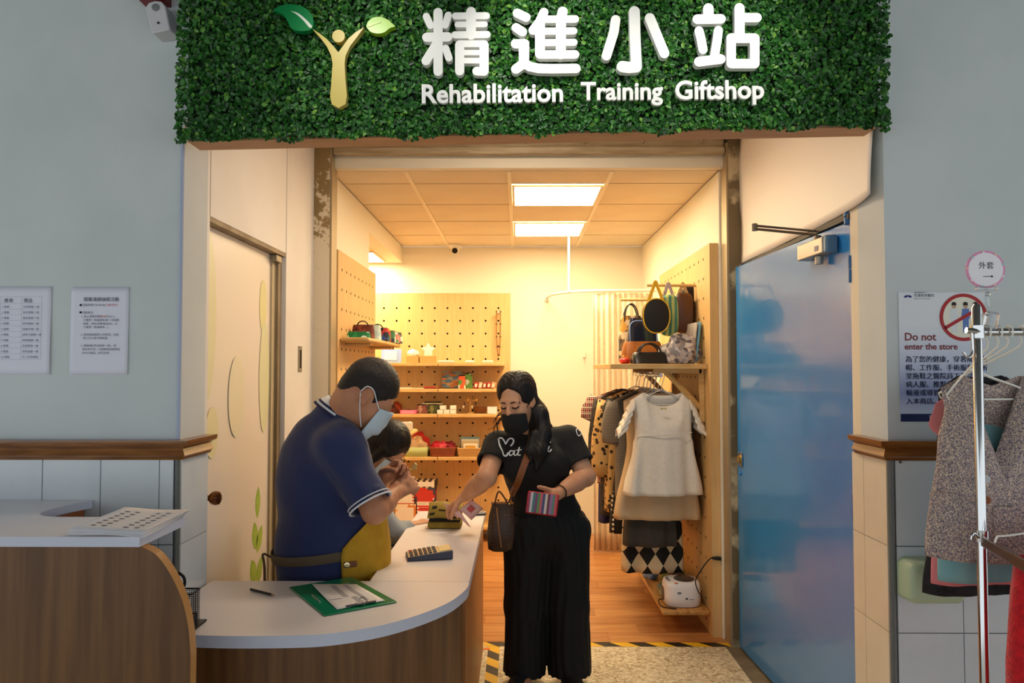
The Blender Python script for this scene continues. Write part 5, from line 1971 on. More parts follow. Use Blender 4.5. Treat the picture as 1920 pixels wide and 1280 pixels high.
    Hh.ell(L(0, -0.075, -0.012), tuple(q * sc for q in (0.058, 0.034, 0.050)), Rm, 0.02)
    for sx in (-1, 1):
        Hh.caps(L(sx * 0.066, 0.026, 0.03), L(sx * 0.066, 0.022, -0.012), 0.013 * sc, 0.006 * sc, 0.012)
    Hh.ell(L(0, 0.100, -0.030), tuple(q * sc for q in (0.085, 0.062, 0.085)), Rm, 0.006, 's')
    Hh.half(L(0, 0, -0.055), Rm @ V(0, 0.1, -1))
    for sx in (-1, 1):
        Hh.ell(L(sx * 0.080, -0.006, -0.012), tuple(q * sc for q in (0.034, 0.026, 0.030)), Rm, 0.008, 's')
        Hh.ell(L(sx * 0.078, 0.055, -0.055), tuple(q * sc for q in (0.05, 0.06, 0.048)), Rm, 0.008, 's')
    mh = mat('short_hair', (24, 19, 17), 0.45, c2=(40, 32, 28), scale=260, spec=0.4, bump=0.6)
    Hh.mesh('hair', mh, root, ripple=0.0008, rscale=300)
    # mask pushed under the nose, ear loops
    mask_patch(L, Rm, sc, 'face_mask', M_maskw, root, 0.068, -0.010, -0.112, 0.012, 0.0012)
    for sx in (-1, 1):
        tubeline(spline([L(sx * 0.067, 0.055, -0.016), L(sx * 0.074, 0.024, 0.006), L(sx * 0.082, -0.004, 0.024), L(sx * 0.085, -0.028, 0.020), L(sx * 0.086, -0.034, -0.006)], 5), 0.0022, 'ear_loop', M_trim, root)
        tubeline(spline([L(sx * 0.067, 0.045, -0.098), L(sx * 0.074, 0.012, -0.065), L(sx * 0.081, -0.014, -0.034), L(sx * 0.085, -0.032, -0.010)], 5), 0.0022, 'ear_loop', M_trim, root)
        tubeline([L(sx * 0.012, 0.0885, 0.022), L(sx * 0.028, 0.0895, 0.027), L(sx * 0.046, 0.079, 0.022)], 0.0032, 'eyebrow', mat('brow', (40, 28, 22)), root)
        tubeline([L(sx * 0.018, 0.088, -0.004), L(sx * 0.030, 0.0905, -0.008), L(sx * 0.046, 0.081, -0.005)], 0.0022, 'eyelashes', mat('lashes', (20, 14, 12)), root)
    return root, pin


M_root, M_pin = man()
t = thing('small_charm', 'tiny yellow charm pinched between the hands of the man in navy', 'charm', at(776, 876, 3.06))
MB().tube(spline([at(768, 882, 3.05), at(774, 877, 3.06), at(780, 869, 3.06)], 4), [0.004] * 4 + [0.008] * 4 + [0.007], 8).build('charm_body', mat('charm_yellow', (206, 168, 96), 0.5), t, smooth=True)
MB().ball(at(779, 878, 3.06), 0.006).build('charm_bead', mat('charm_yellow', (206, 168, 96)), t, smooth=True)


# ------------------------------------------------------------------ the seated helper behind him
def helper():
    D = 3.88
    C = at(728, 838, D)
    root = thing('person', 'dark-haired person with glasses and grey sleeves bowed behind the man in navy', 'person', (at(690, 900, D).x, D, 0))
    hf = V(0.60, -0.30, -0.74).normalized()
    Rm = head_frame(hf)
    F = Field((-1.20, 3.45, 0.0), (-0.35, 4.15, 1.35), 0.007)
    lt = V(0.3, -0.95, 0).normalized()
    fw = V(0.95, 0.3, 0).normalized()
    nk = at(700, 885, D + 0.02)
    che, pel = at(682, 945, D + 0.02), V(at(665, 900, D).x, D + 0.03, 0.52)
    shR, shL = che + lt * 0.16 + V(0.01, 0, 0.05), che - lt * 0.16 + V(0.01, 0, 0.05)
    F.caps(pel, che, 0.11, 0.095, 0.03, lat=lt, fa=1.4, fb=1.4)
    F.caps(shR, shL, 0.05, 0.05, 0.03)
    F.caps(nk + V(-0.02, 0, -0.03), C + Rm @ V(0, -0.04, -0.03), 0.05, 0.05, 0.02)
    L = head(F, C, Rm, 0.98)
    elR, wrR = at(742, 1000, D - 0.16), at(778, 985, D - 0.06)
    elL, wrL = at(725, 1000, D + 0.20), at(770, 985, D + 0.10)
    for sh, el, wr in ((shR, elR, wrR), (shL, elL, wrL)):
        F.chain([sh, el, wr], [0.045, 0.038, 0.025], 0.02)
        d = (wr - el).normalized()
        hand(F, wr, d, (0, 0, -1), (0.2, 0.9 if wr is wrR else -0.9, 0.1), (0.5, 0.5, 0.6, 0.6), 0.03, (0.5, 0.3, 0.1), 0.9)
    for q in (-0.09, 0.09):
        hp = pel + lt * q
        kn = hp + fw * 0.20 + V(0, 0, 0.0)
        F.chain([hp, kn, V(kn.x - 0.02, kn.y, 0.08)], [0.085, 0.06, 0.04], 0.02)
        F.caps(V(kn.x - 0.03, kn.y, 0.04), V(kn.x, kn.y, 0.035) + fw * 0.10, 0.036, 0.03, 0.02)
    F.mesh('body', M_skin_w, root)
    S = Field((-1.20, 3.45, 0.40), (-0.35, 4.20, 1.15), 0.008)
    S.caps(pel, che, 0.125, 0.108, 0.03, lat=lt, fa=1.38, fb=1.4)
    S.caps(shR, shL, 0.064, 0.064, 0.03)
    S.caps(che, nk + V(-0.01, 0, -0.02), 0.09, 0.06, 0.03)
    for sh, el, wr in ((shR, elR, wrR), (shL, elL, wrL)):
        S.chain([sh, el], [0.060, 0.054], 0.02)
        S.caps(el, el + (wr - el) * 0.75, 0.054, 0.042, 0.02, cut=True)
    S.mesh('grey_shirt', mat('grey_shirt', (150, 158, 168), 0.8, bump=0.1, bscale=200), root, ripple=0.005, rscale=34)
    P = Field((-1.20, 3.50, 0.0), (-0.35, 4.25, 0.75), 0.01)
    for q in (-0.09, 0.09):
        hp = pel + lt * q
        kn = hp + fw * 0.20
        P.chain([hp, kn], [0.11, 0.085], 0.03)
        P.caps(kn, V(kn.x - 0.02, kn.y, 0.08), 0.082, 0.062, 0.03, cut=True)
    P.mesh('trousers', mat('helper_trousers', (52, 54, 66), 0.8), root)
    Hh = Field((C.x - 0.26, C.y - 0.26, C.z - 0.24), (C.x + 0.26, C.y + 0.26, C.z + 0.24), 0.006)
    for sx in (-1, 1):
        Hh.ell(L(sx * 0.020, -0.022, 0.040), (0.074, 0.104, 0.098), Rm, 0.010)
    Hh.ell(L(0, 0.105, -0.045), (0.062, 0.075, 0.095), Rm, 0.012, 's')
    for sx in (-1, 1):
        Hh.chain([L(sx * 0.072, 0.03, 0.03), L(sx * 0.084, 0.020, -0.03), L(sx * 0.082, 0.030, -0.085)], [0.026, 0.022, 0.008], 0.015)
        Hh.chain([L(sx * 0.060, -0.05, 0.0), L(sx * 0.066, -0.055, -0.08)], [0.05, 0.035], 0.02)
    Hh.chain([L(0, -0.075, 0.0), L(0, -0.075, -0.08)], [0.055, 0.045], 0.02)
    Hh.mesh('hair', M_hair, root, ripple=0.0015, rscale=90, rdir=(1.3, 1.3, 0.05))
    mask_patch(L, Rm, 1, 'face_mask', M_maskw, root, 0.066, -0.014, -0.108, 0.010)
    mg = mat('glasses_frame', (34, 24, 24), 0.4)
    gl = MB()
    for sx in (-1, 1):
        pts = [L(sx * 0.031 + 0.022 * math.cos(2 * PI * i / 18), 0.100, -0.002 + 0.016 * math.sin(2 * PI * i / 18)) for i in range(18)]
        gl.tube(pts, 0.0018, 6, True)
        gl.tube([L(sx * 0.053, 0.099, 0.002), L(sx * 0.074, 0.05, 0.004), L(sx * 0.079, -0.012, 0.006)], 0.0018, 6)
    gl.tube([L(-0.010, 0.101, 0.002), L(0.010, 0.101, 0.002)], 0.0018, 6)
    gl.build('glasses', mg, root, smooth=True)
    st = thing('stool', 'low round stool under the seated person in grey sleeves', 'stool', (pel.x, pel.y, 0))
    MB().lathe([(0.0, 0.37), (0.16, 0.37), (0.17, 0.385), (0.16, 0.40), (0, 0.40)], (pel.x, pel.y, 0), (0, 0, 1), 24).build('seat', mat('stool_seat', (70, 64, 60), 0.5), st, smooth=True)
    for i in range(4):
        a = PI / 4 + i * PI / 2
        MB().tube([(pel.x + 0.12 * math.cos(a), pel.y + 0.12 * math.sin(a), 0.375), (pel.x + 0.16 * math.cos(a), pel.y + 0.16 * math.sin(a), 0.0)], 0.012, 8).build('leg', mat('stool_leg', (150, 150, 150), 0.3, 0.8), st, smooth=True)


helper()

# ================================================================== PEGBOARDS AND SHELVES
def pegboard(name, label, o, ux, uz, w, h, thick, sp, first, hr=0.0095):
    """board with real holes; o lower-left corner of the face, ux/uz in-plane, the board lies behind the face"""
    ux, uz = Vector(ux), Vector(uz)
    n = ux.cross(uz)
    o = Vector(o)
    g = MB()
    nx = int((w - first[0] - sp / 2) / sp) + 1
    nz = int((h - first[1] - sp / 2) / sp) + 1
    a0, b0 = first[0] - sp / 2, first[1] - sp / 2
    a1, b1 = a0 + nx * sp, b0 + nz * sp

    def P(a, b, d=0.0):
        return o + ux * a + uz * b - n * d
    g.cur = 0
    for (x0, x1, y0, y1) in ((0, w, 0, b0), (0, w, b1, h), (0, a0, b0, b1), (a1, w, b0, b1)):
        if x1 - x0 > 1e-4 and y1 - y0 > 1e-4:
            g.add([P(x0, y0), P(x1, y0), P(x1, y1), P(x0, y1)], [(0, 1, 2, 3)])
    for i in range(nx):
        for j in range(nz):
            cx, cy = a0 + (i + 0.5) * sp, b0 + (j + 0.5) * sp
            q = sp / 2
            cor = [P(cx + q, cy + q), P(cx - q, cy + q), P(cx - q, cy - q), P(cx + q, cy - q)]
            ring = [P(cx + hr * math.cos(PI / 4 + t * PI / 4), cy + hr * math.sin(PI / 4 + t * PI / 4)) for t in range(8)]
            ring2 = [p - n * (thick * 0.8) for p in ring]
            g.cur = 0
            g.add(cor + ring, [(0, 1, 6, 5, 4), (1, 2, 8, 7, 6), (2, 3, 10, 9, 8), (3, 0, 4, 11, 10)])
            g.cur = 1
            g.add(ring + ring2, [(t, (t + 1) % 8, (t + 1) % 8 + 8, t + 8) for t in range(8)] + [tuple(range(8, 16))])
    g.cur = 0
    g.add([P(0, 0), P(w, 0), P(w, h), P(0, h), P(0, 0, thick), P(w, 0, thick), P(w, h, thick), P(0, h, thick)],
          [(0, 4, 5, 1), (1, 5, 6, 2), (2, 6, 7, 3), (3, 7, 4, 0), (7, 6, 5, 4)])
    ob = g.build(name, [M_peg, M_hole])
    tag(ob, label, 'pegboard')
    return ob


pegboard('pegboard', 'wide pale wooden pegboard on the back wall', (-1.90, 6.955, 0.05), (1, 0, 0), (0, 0, 1), 1.828, 2.16, 0.03, 0.117, (0.078, 0.033))
pegboard('pegboard', 'narrow pale wooden pegboard on the left shop wall', (-1.04, 4.35, 0.05), (0, 1, 0), (0, 0, 1), 1.15, 2.155, 0.038, 0.117, (0.10, 0.06))
pegboard('pegboard', 'tall pale wooden pegboard on the right shop wall behind the bags', (1.10, 5.90, 0.0), (0, -1, 0), (0, 0, 1), 1.545, 2.24, 0.048, 0.117, (0.11, 0.06))

SH = {}
for i, (z, wd) in enumerate(((1.567, 'top'), (1.337, 'second'), (1.116, 'third'), (0.74, 'fourth'), (0.134, 'lowest'))):
    for a, b, sd in ((-1.80, -0.712, 'left'), (-0.706, -0.128, 'right')):
        s = thing('wall_shelf', '%s plank of the %s wooden shelf on the back pegboard' % (sd, wd), 'shelf', ((a + b) / 2, 6.8, z - 0.028), 'shelves on the back pegboard')
        MB().box((a, 6.68, z - 0.028), (b, 6.953, z)).build('board', M_shelf, s, bevel=0.003)
        for x in (a + 0.12, b - 0.12):
            MB().lathe([(0.009, 0), (0.009, 0.16)], (x, 6.94, z - 0.038), (0, -1, 0), 10).build('peg', mat('peg_dowel', (214, 176, 116), 0.5), s, smooth=True)
for (x1, y0, y1, z, lb) in ((-0.87, 4.40, 5.60, 1.70, 'wooden shelf on the left pegboard carrying colourful pouches'), (-0.74, 4.75, 5.60, 1.075, 'lower wooden shelf on the left pegboard behind the dark-haired person')):
    s = thing('wall_shelf', lb, 'shelf', ((x1 - 1.04) / 2, 5.0, z - 0.03), 'shelves on the left pegboard')
    MB().box((-1.038, y0, z - 0.028), (x1, y1, z)).build('board', M_shelf, s, bevel=0.012)
    for y in (y0 + 0.15, y1 - 0.2, y1 - 0.3):
        MB().lathe([(0.009, 0), (0.009, x1 + 1.02)], (-1.036, y, z - 0.038), (1, 0, 0), 10).build('peg', mat('peg_dowel', (214, 176, 116)), s, smooth=True)


def gx(px, d):
    return at(px, 690, d).x


def soft_box(lo, hi, name, m, par=None, bev=0.006, seg=2):
    return MB().box(lo, hi).build(name, m, par, bevel=bev, seg=seg)


def pouch(px0, px1, z, h, d, m, label, cat='pouch', group=None, puff=0.03, zipm=None, name='pouch', lean=0.0):
    """soft stuffed pouch standing on z: a pillow with a zip on its top edge"""
    x0, x1 = gx(px0, d), gx(px1, d)
    w = x1 - x0
    t = thing(name, label, cat, ((x0 + x1) / 2, d, z), group)

    def f(u, v):
        a = 2 * PI * u
        ca, sa = math.cos(a), math.sin(a)
        e = 0.55
        x = abs(ca) ** e * (1 if ca > 0 else -1)
        y = abs(sa) ** 0.9 * (1 if sa > 0 else -1)
        vv = v
        th = puff * (math.sin(PI * min(1, vv * 0.9 + 0.1)) ** 0.5) * (1.0 - 0.75 * vv)
        return ((x0 + x1) / 2 + x * w / 2 * (1 - 0.10 * vv * vv) , d + y * th + lean * vv, z + h * vv + 0.004 * math.sin(u * 25) * vv)
    g = MB().grid(f, 24, 7, True)
    g.build('pouch_body', m, t, smooth=True, angle=0)
    MB().tube([(x0 + w * 0.08, d + lean, z + h), ((x0 + x1) / 2, d + lean, z + h + 0.003), (x1 - w * 0.08, d + lean, z + h)], 0.005, 6).build('zip', zipm or M_dark, t, smooth=True)
    return t


def basket(px0, px1, z, h, d, dep, m, label, weave=True):
    x0, x1 = gx(px0, d), gx(px1, d)
    t = thing('basket', label, 'basket', ((x0 + x1) / 2, d, z), 'baskets on the fourth shelf')
    n = 4
    hh = h / 6
    if weave:
        for k in range(6):
            q = 0.012 * (1 - k / 6)
            pts = rbox((x0 + q, d - dep / 2 + q), (x1 - q, d + dep / 2 - q), 0.02)
            MB().tube([V(a, b, z + hh * (k + 0.5)) for a, b in pts], hh * 0.56, 6, True).build('cane_row', m, t, smooth=True)
    else:
        rings = [[V(a, b, z + zz) for a, b in rbox((x0, d - dep / 2), (x1, d + dep / 2), 0.012)] for zz in (0, h)]
        MB().loft(rings, False).build('side', m, t, smooth=True, solid=0.004)
    MB().box((x0 + 0.01, d - dep / 2 + 0.01, z), (x1 - 0.01, d + dep / 2 - 0.01, z + 0.01)).build('bottom', m, t)
    return t, x0, x1


def lump(name, label, cat, c, r, m, seed=0, group=None, part='cloth'):
    """crumpled soft bundle"""
    t = thing(name, label, cat, (c[0], c[1], c[2]), group)
    g = MB()
    rr_ = random.Random(seed)
    ph = [rr_.uniform(0, 6) for _ in range(6)]

    def f(u, v):
        a, b = 2 * PI * u, PI * (v - 0.5)
        k = 1 + 0.14 * math.sin(3 * a + ph[0] + 2 * b) + 0.10 * math.sin(5 * a + ph[1] - 3 * b) + 0.08 * math.sin(7 * b + ph[2] + a)
        z = math.sin(b) * k
        return (c[0] + r[0] * math.cos(a) * math.cos(b) * k, c[1] + r[1] * math.sin(a) * math.cos(b) * k, c[2] + r[2] * max(z, -0.55) + r[2] * 0.55)
    g.grid(f, 28, 14, True)
    g.build(part, m, t, smooth=True, angle=0)
    return t


def carton(px0, px1, z, h, d, dep, m, label, cat='box', group=None, face=None, name='carton', rot=0.0):
    x0, x1 = gx(px0, d), gx(px1, d)
    t = thing(name, label, cat, ((x0 + x1) / 2, d, z), group)
    MB().cbox(((x0 + x1) / 2, d, z + h / 2), (x1 - x0, dep, h), (0, 0, rot)).build('box_body', m, t, bevel=0.002)
    if face:
        MB().cbox(((x0 + x1) / 2, d - dep / 2 - 0.0006, z + h / 2), ((x1 - x0) * 0.8, 0.001, h * 0.7), (0, 0, rot)).build('printed_panel', face, t)
    return t


Z1, Z2, Z3, Z4, Z5 = 1.568, 1.338, 1.117, 0.741, 0.135
kraft = mat('kraft_card', (200, 156, 96), 0.8)
M_wbox = mat('white_gift_box', (240, 230, 214), 0.6)
# top shelf
t = thing('framed_card', 'blue and white framed card at the left end of the top back shelf', 'frame', (gx(733, 6.8), 6.8, Z1))
x0, x1 = gx(714, 6.8), gx(752, 6.8)
MB().cbox(((x0 + x1) / 2, 6.82, Z1 + 0.062), (x1 - x0, 0.012, 0.124), (-0.15, 0, 0)).build('frame_board', mat('frame_blue', (150, 176, 232), 0.5), t, bevel=0.002)
MB().cbox(((x0 + x1) / 2 - 0.004, 6.811, Z1 + 0.064), ((x1 - x0) * 0.6, 0.006, 0.075), (-0.15, 0, 0)).build('card', mat('frame_card', (244, 240, 236), 0.6), t)
carton(763, 786, Z1, 0.062, 6.80, 0.10, kraft, 'kraft card box under the white cap-shaped plaster piece', group='kraft boxes on the top shelf')
carton(788, 817, Z1, 0.062, 6.80, 0.10, kraft, 'kraft card box under the white star', group='kraft boxes on the top shelf')
lump('plaster_cap', 'white rounded plaster piece on a kraft box', 'ornament', (gx(774, 6.8), 6.8, Z1 + 0.063), (0.05, 0.04, 0.034), mat('plaster_white', (246, 240, 228), 0.8), 3, part='dome')
t = thing('star_ornament', 'white five-pointed star standing on a kraft box', 'ornament', (gx(803, 6.8), 6.8, Z1 + 0.063))
c = V(gx(803, 6.8), 6.79, Z1 + 0.063 + 0.052)
MB().prism([c + V(math.sin(i * PI / 5), 0, math.cos(i * PI / 5)) * (0.064 if i % 2 == 0 else 0.034) for i in range(10)], (0, 0.022, 0)).build('star', mat('plaster_white', (246, 240, 228)), t, bevel=0.003)
lf = MB().prism([c + V(a, 0.004, b) for a, b in ((-0.03, -0.052), (0.03, -0.052), (0.03, -0.035), (-0.03, -0.035))], (0, 0.014, 0)).build('star_foot', mat('plaster_white', (246, 240, 228)), t)
for i, (a, b, c_) in enumerate(((822, 852, (210, 206, 200)), (873, 889, (244, 238, 228)), (905, 925, (236, 226, 200)))):
    t = thing('flat_packet', ('silver grey flat packet', 'white flat round packet', 'cream flat packet')[i] + ' lying on the right of the top back shelf', 'packet', (gx((a + b) / 2, 6.76), 6.76, Z1))
    MB().cbox((gx((a + b) / 2, 6.76), 6.77, Z1 + 0.010), (gx(b, 6.76) - gx(a, 6.76), 0.14, 0.020)).build('packet', mat('packet_%d' % i, c_, 0.4), t, bevel=0.008, seg=3)
    MB().cbox((gx((a + b) / 2, 6.76), 6.77, Z1 + 0.0205), ((gx(b, 6.76) - gx(a, 6.76)) * 0.5, 0.08, 0.001)).build('label_sticker', mat('sticker_%d' % i, (120, 116, 110) if i == 0 else (226, 214, 190), 0.5), t)
# necklace on a peg
t = thing('necklace', 'long beaded cord necklace hanging on the back pegboard', 'necklace', (gx(935, 6.9), 6.93, Z1 + 0.05))
MB().lathe([(0.008, 0), (0.008, 0.07)], (gx(935, 6.9), 6.955, at(935, 585, 6.9).z), (0, -1, 0), 10).build('hanging_peg', mat('peg_white', (240, 236, 226), 0.4), t, smooth=True)
pts = spline([at(931, 584, 6.90), at(931, 620, 6.90), at(932, 650, 6.90), at(935, 668, 6.90), at(937, 650, 6.90), at(938, 620, 6.90), at(938, 584, 6.90)], 6)
MB().tube(pts, 0.006, 6).build('cord', mat('necklace_cord', (150, 108, 58), 0.7), t, smooth=True)
for i in range(0, 37, 4):
    MB().ball(pts[i], 0.010, n=8, m=6).build('bead', mat('necklace_bead', (120, 80, 40), 0.5), t, smooth=True)
# second shelf
t = thing('picture_book', 'colourful picture board leaning on the second back shelf', 'picture', (gx(848, 6.8), 6.85, Z2))
MB().cbox((gx(848, 6.85), 6.86, Z2 + 0.08), (0.19, 0.012, 0.16), (-0.2, 0, 0)).build('board', mat('picture_edge', (120, 110, 96), 0.6), t)
MB().cbox((gx(848, 6.85), 6.852, Z2 + 0.082), (0.18, 0.003, 0.15), (-0.2, 0, 0)).build('painting', mat_multi('picture_print', [(120, 150, 170), (190, 120, 70), (90, 120, 140), (206, 150, 90), (150, 160, 150)], 18, stretch=(1, 1, 2.5)), t)
for i, (px, cols) in enumerate(((866, [(240, 236, 220), (220, 90, 50), (80, 140, 60), (240, 236, 220)]), (879, [(150, 190, 90), (110, 160, 70), (236, 232, 210), (70, 110, 50)]))):
    pouch(px - 7, px + 7, Z2, 0.115 + 0.02 * i, 6.75 + 0.05 * i, mat_multi('gift_sack_%d' % i, cols, 26), ('white gift sack with orange print', 'green striped gift sack')[i] + ' on the second back shelf', 'bag', puff=0.03, name='gift_sack')
for i in range(5):
    t = thing('candy_packet', 'red and white packet, number %s from the left in the row on the second shelf' % ('one', 'two', 'three', 'four', 'five')[i], 'packet', (gx(893 + i * 8, 6.76), 6.76, Z2), 'red packets on the second shelf')
    MB().cbox((gx(893 + i * 8, 6.76), 6.77, Z2 + 0.03), (0.034, 0.10, 0.055), (0, 0.25, 0)).build('packet', mat('packet_red_%d' % (i % 3), ((186, 40, 36), (214, 170, 140), (160, 60, 44))[i % 3], 0.4), t, bevel=0.006)
    MB().cbox((gx(893 + i * 8, 6.76), 6.7185, Z2 + 0.03), (0.02, 0.002, 0.03), (0, 0.25, 0)).build('label_sticker', mat('packet_label', (236, 220, 196), 0.5), t)
t = thing('leather_wallet', 'flat red brown wallet on the second back shelf', 'wallet', (gx(810, 6.74), 6.75, Z2))
soft_box((gx(796, 6.74), 6.70, Z2), (gx(825, 6.74), 6.80, Z2 + 0.022), 'wallet_body', mat('wallet_red', (150, 52, 34), 0.5), t, 0.006)
soft_box((gx(818, 6.74), 6.698, Z2 + 0.006), (gx(823, 6.74), 6.71, Z2 + 0.024), 'clasp', mat('brass', (206, 160, 84)), t, 0.002)
for i, (a, b) in enumerate(((748, 772), (770, 796))):
    t = thing('card_sheet', ('pale printed card', 'cream printed card')[i] + ' lying flat on the second back shelf', 'card', (gx((a + b) / 2, 6.75), 6.75, Z2))
    soft_box((gx(a, 6.75), 6.69, Z2), (gx(b, 6.75) - 0.002, 6.82, Z2 + 0.010 - 0.003 * i), 'card_stack', mat('card_%d' % i, ((238, 228, 214), (232, 214, 186))[i], 0.6), t, 0.001)
# third shelf
lump('cloth_pouch', 'dark brown cloth pouch at the left of the third back shelf', 'pouch', (gx(733, 6.8), 6.8, Z3), (0.06, 0.05, 0.05), mat('brown_cloth', (96, 40, 26), 0.8), 5)
lump('cloth_pouch', 'rust red rounded pouch beside the brown one on the third shelf', 'pouch', (gx(743, 6.86), 6.86, Z3), (0.055, 0.045, 0.058), mat('rust_cloth', (160, 66, 34), 0.8), 6)
carton(752, 781, Z3, 0.032, 6.74, 0.09, mat('pink_box', (236, 110, 150), 0.5), 'flat pink box on the third back shelf', face=mat('pink_light', (244, 150, 180), 0.5))
pouch(781, 802, Z3, 0.075, 6.78, mat_multi('pouch_rose', [(150, 90, 80), (190, 150, 130), (110, 70, 70)], 40), 'rose patterned zip pouch on the third back shelf', puff=0.035)
pouch(801, 825, Z3, 0.075, 6.80, mat_multi('pouch_camo', [(90, 96, 60), (150, 146, 90), (60, 66, 40)], 40), 'green patterned zip pouch on the third back shelf', puff=0.035)
t = thing('folded_scarf', 'folded cream and dark scarf on the pouches of the third shelf', 'scarf', (gx(815, 6.8), 6.83, Z3 + 0.076))
soft_box((gx(790, 6.8), 6.80, Z3 + 0.077), (gx(830, 6.8), 6.90, Z3 + 0.090), 'scarf_fold', mat('scarf_cream', (222, 212, 186), 0.8), t, 0.005)
soft_box((gx(795, 6.8), 6.81, Z3 + 0.0905), (gx(826, 6.8), 6.89, Z3 + 0.102), 'scarf_fold', mat('scarf_dark', (70, 66, 44), 0.8), t, 0.005)
for i, (px, lv, w_) in enumerate(((826, 0, 'left'), (838, 0, 'middle'), (850, 0, 'right'), (831, 1, 'upper left'), (850, 1, 'upper right'))):
    carton(px - 5.5, px + 5.5, Z3 + 0.0375 * lv, 0.036, 6.72, 0.06, M_wbox, 'small white gift box, %s one of the stack on the third shelf' % w_, group='white gift boxes on the third shelf', name='gift_box', face=mat('gift_face', (246, 238, 226), 0.5))
t = thing('earring_tree', 'little wooden jewellery tree with hanging earrings on the third shelf', 'stand', (gx(882, 6.78), 6.78, Z3))
MB().lathe([(0.035, 0), (0.035, 0.008), (0.008, 0.012), (0.006, 0.15), (0, 0.155)], (gx(882, 6.78), 6.78, Z3), (0, 0, 1), 14).build('trunk', mat('tree_wood', (196, 150, 90), 0.6), t, smooth=True)
for i in range(6):
    a = -0.8 + i * 0.32
    z_ = Z3 + 0.075 + (i % 3) * 0.03
    e_ = V(gx(882, 6.78) + 0.06 * math.sin(a * 2), 6.75, z_ + 0.015)
    MB().tube([(gx(882, 6.78), 6.78, z_), e_], 0.003, 6).build('branch', mat('tree_wood', (196, 150, 90)), t)
    MB().ball(e_ - V(0, 0, 0.03), (0.008, 0.004, 0.014), n=8, m=6).build('earring', mat('earring_%d' % (i % 3), ((230, 220, 200), (60, 50, 44), (206, 150, 60))[i % 3], 0.4), t, smooth=True)
bt, bx0, bx1 = basket(889, 912, Z3, 0.055, 6.84, 0.10, mat('wicker_brown', (140, 84, 40), 0.7), 'small brown wicker basket on the third back shelf')
bt['group'] = 'small baskets on the third shelf'
carton(914, 932, Z3, 0.062, 6.76, 0.05, mat('white_card_box', (232, 236, 240), 0.5), 'white card box at the right end of the third back shelf', face=mat('white_card_face', (240, 242, 246), 0.5))
# fourth shelf: three baskets
bt, a, b = basket(764, 804, Z4, 0.082, 6.80, 0.19, mat_voro('green_lattice', (178, 184, 120), (214, 214, 166), 26, 0.3, rand=0.0), 'pale green lattice print storage basket on the fourth shelf', False)
lump('wrapped_goods', 'clear wrapped tan goods filling the green basket', 'packet', ((a + b) / 2, 6.79, Z4 + 0.03), (0.08, 0.07, 0.085), mat('tan_wrap', (206, 168, 126), 0.3), 11)
lump('red_cloth', 'bright red cloth behind the green basket goods', 'cloth', ((a + b) / 2 + 0.01, 6.87, Z4 + 0.05), (0.085, 0.045, 0.09), mat('red_cloth', (206, 44, 36), 0.8), 12)
bt, a, b = basket(808, 856, Z4, 0.082, 6.79, 0.19, mat('wicker_red_brown', (140, 66, 30), 0.6), 'dark red brown wicker basket in the middle of the fourth shelf')
for i in range(6):
    m_ = (mat('hot_red', (190, 30, 44), 0.7), mat('rose_red', (214, 70, 84), 0.7), mat('deep_red', (130, 20, 34), 0.7))[i % 3]
    lump('red_pouch', 'folded red pouch, %s in the dark wicker basket' % ('front left', 'front middle', 'front right', 'back left', 'back middle', 'back right')[i], 'pouch', (a + 0.05 + (i % 3) * 0.062, 6.76 + 0.06 * (i // 3), Z4 + 0.055 + 0.012 * (i // 3)), (0.046, 0.04, 0.036), m_, 20 + i, 'red pouches in the wicker basket')
bt, a, b = basket(859, 902, Z4, 0.078, 6.79, 0.19, mat('wicker_tan', (196, 152, 90), 0.7), 'light tan wicker basket on the right of the fourth shelf')
for i, c_ in enumerate(((120, 160, 170), (236, 226, 200), (214, 190, 140), (240, 234, 214))):
    t = thing('greeting_card', ('teal', 'cream', 'tan', 'white')[i] + ' card standing in the light tan basket', 'card', ((a + b) / 2, 6.85 - 0.035 * i, Z4 + 0.01), 'cards in the tan basket')
    MB().cbox(((a + b) / 2 + 0.004 * i, 6.85 - 0.035 * i, Z4 + 0.085 - 0.008 * i), (0.17 - 0.015 * i, 0.006, 0.15 - 0.016 * i), (-0.12, 0, 0.02 * i)).build('card', mat('greet_%d' % i, c_, 0.5), t)
    MB().cbox(((a + b) / 2 + 0.004 * i, 6.846 - 0.035 * i, Z4 + 0.10 - 0.008 * i), (0.09, 0.004, 0.04), (-0.12, 0, 0.02 * i)).build('print', mat('greet_print_%d' % i, ((226, 200, 120), (196, 120, 80), (150, 100, 60), (220, 160, 60))[i], 0.5), t)
# lowest shelf: snack cartons
M_red = mat('snack_red', (200, 50, 44), 0.45)
M_snw = mat_wave('snack_stripe', (206, 50, 40), (240, 232, 220), 11, 'Z', 0.45)
kk = 0
for i, (pa, pb, z_, h_, m_) in enumerate(((745, 783, Z5, 0.19, mat_multi('snack_photo', [(220, 130, 60), (200, 60, 40), (240, 220, 190), (240, 220, 190)], 16)), (785, 822, Z5, 0.19, M_snw),
                                          (748, 780, Z5 + 0.192, 0.10, M_snw), (782, 818, Z5 + 0.192, 0.14, mat_multi('snack_dark', [(70, 66, 90), (240, 226, 210), (206, 50, 40), (70, 66, 90)], 14)),
                                          (776, 820, Z5 + 0.334, 0.06, mat_wave('snack_check', (40, 34, 34), (226, 206, 176), 6, 'X', 0.45)))):
    carton(pa, pb, z_, h_, 6.79, 0.16, m_, 'snack carton, %s of the pile on the lowest back shelf' % ('lower left one with food photo', 'lower right one with red stripes', 'striped one on the left', 'dark and red one', 'checked one on top')[i], group='snack cartons on the lowest shelf', face=mat('snack_panel_%d' % (i % 2), ((236, 226, 214), (206, 60, 50))[i % 2], 0.5), name='snack_carton')
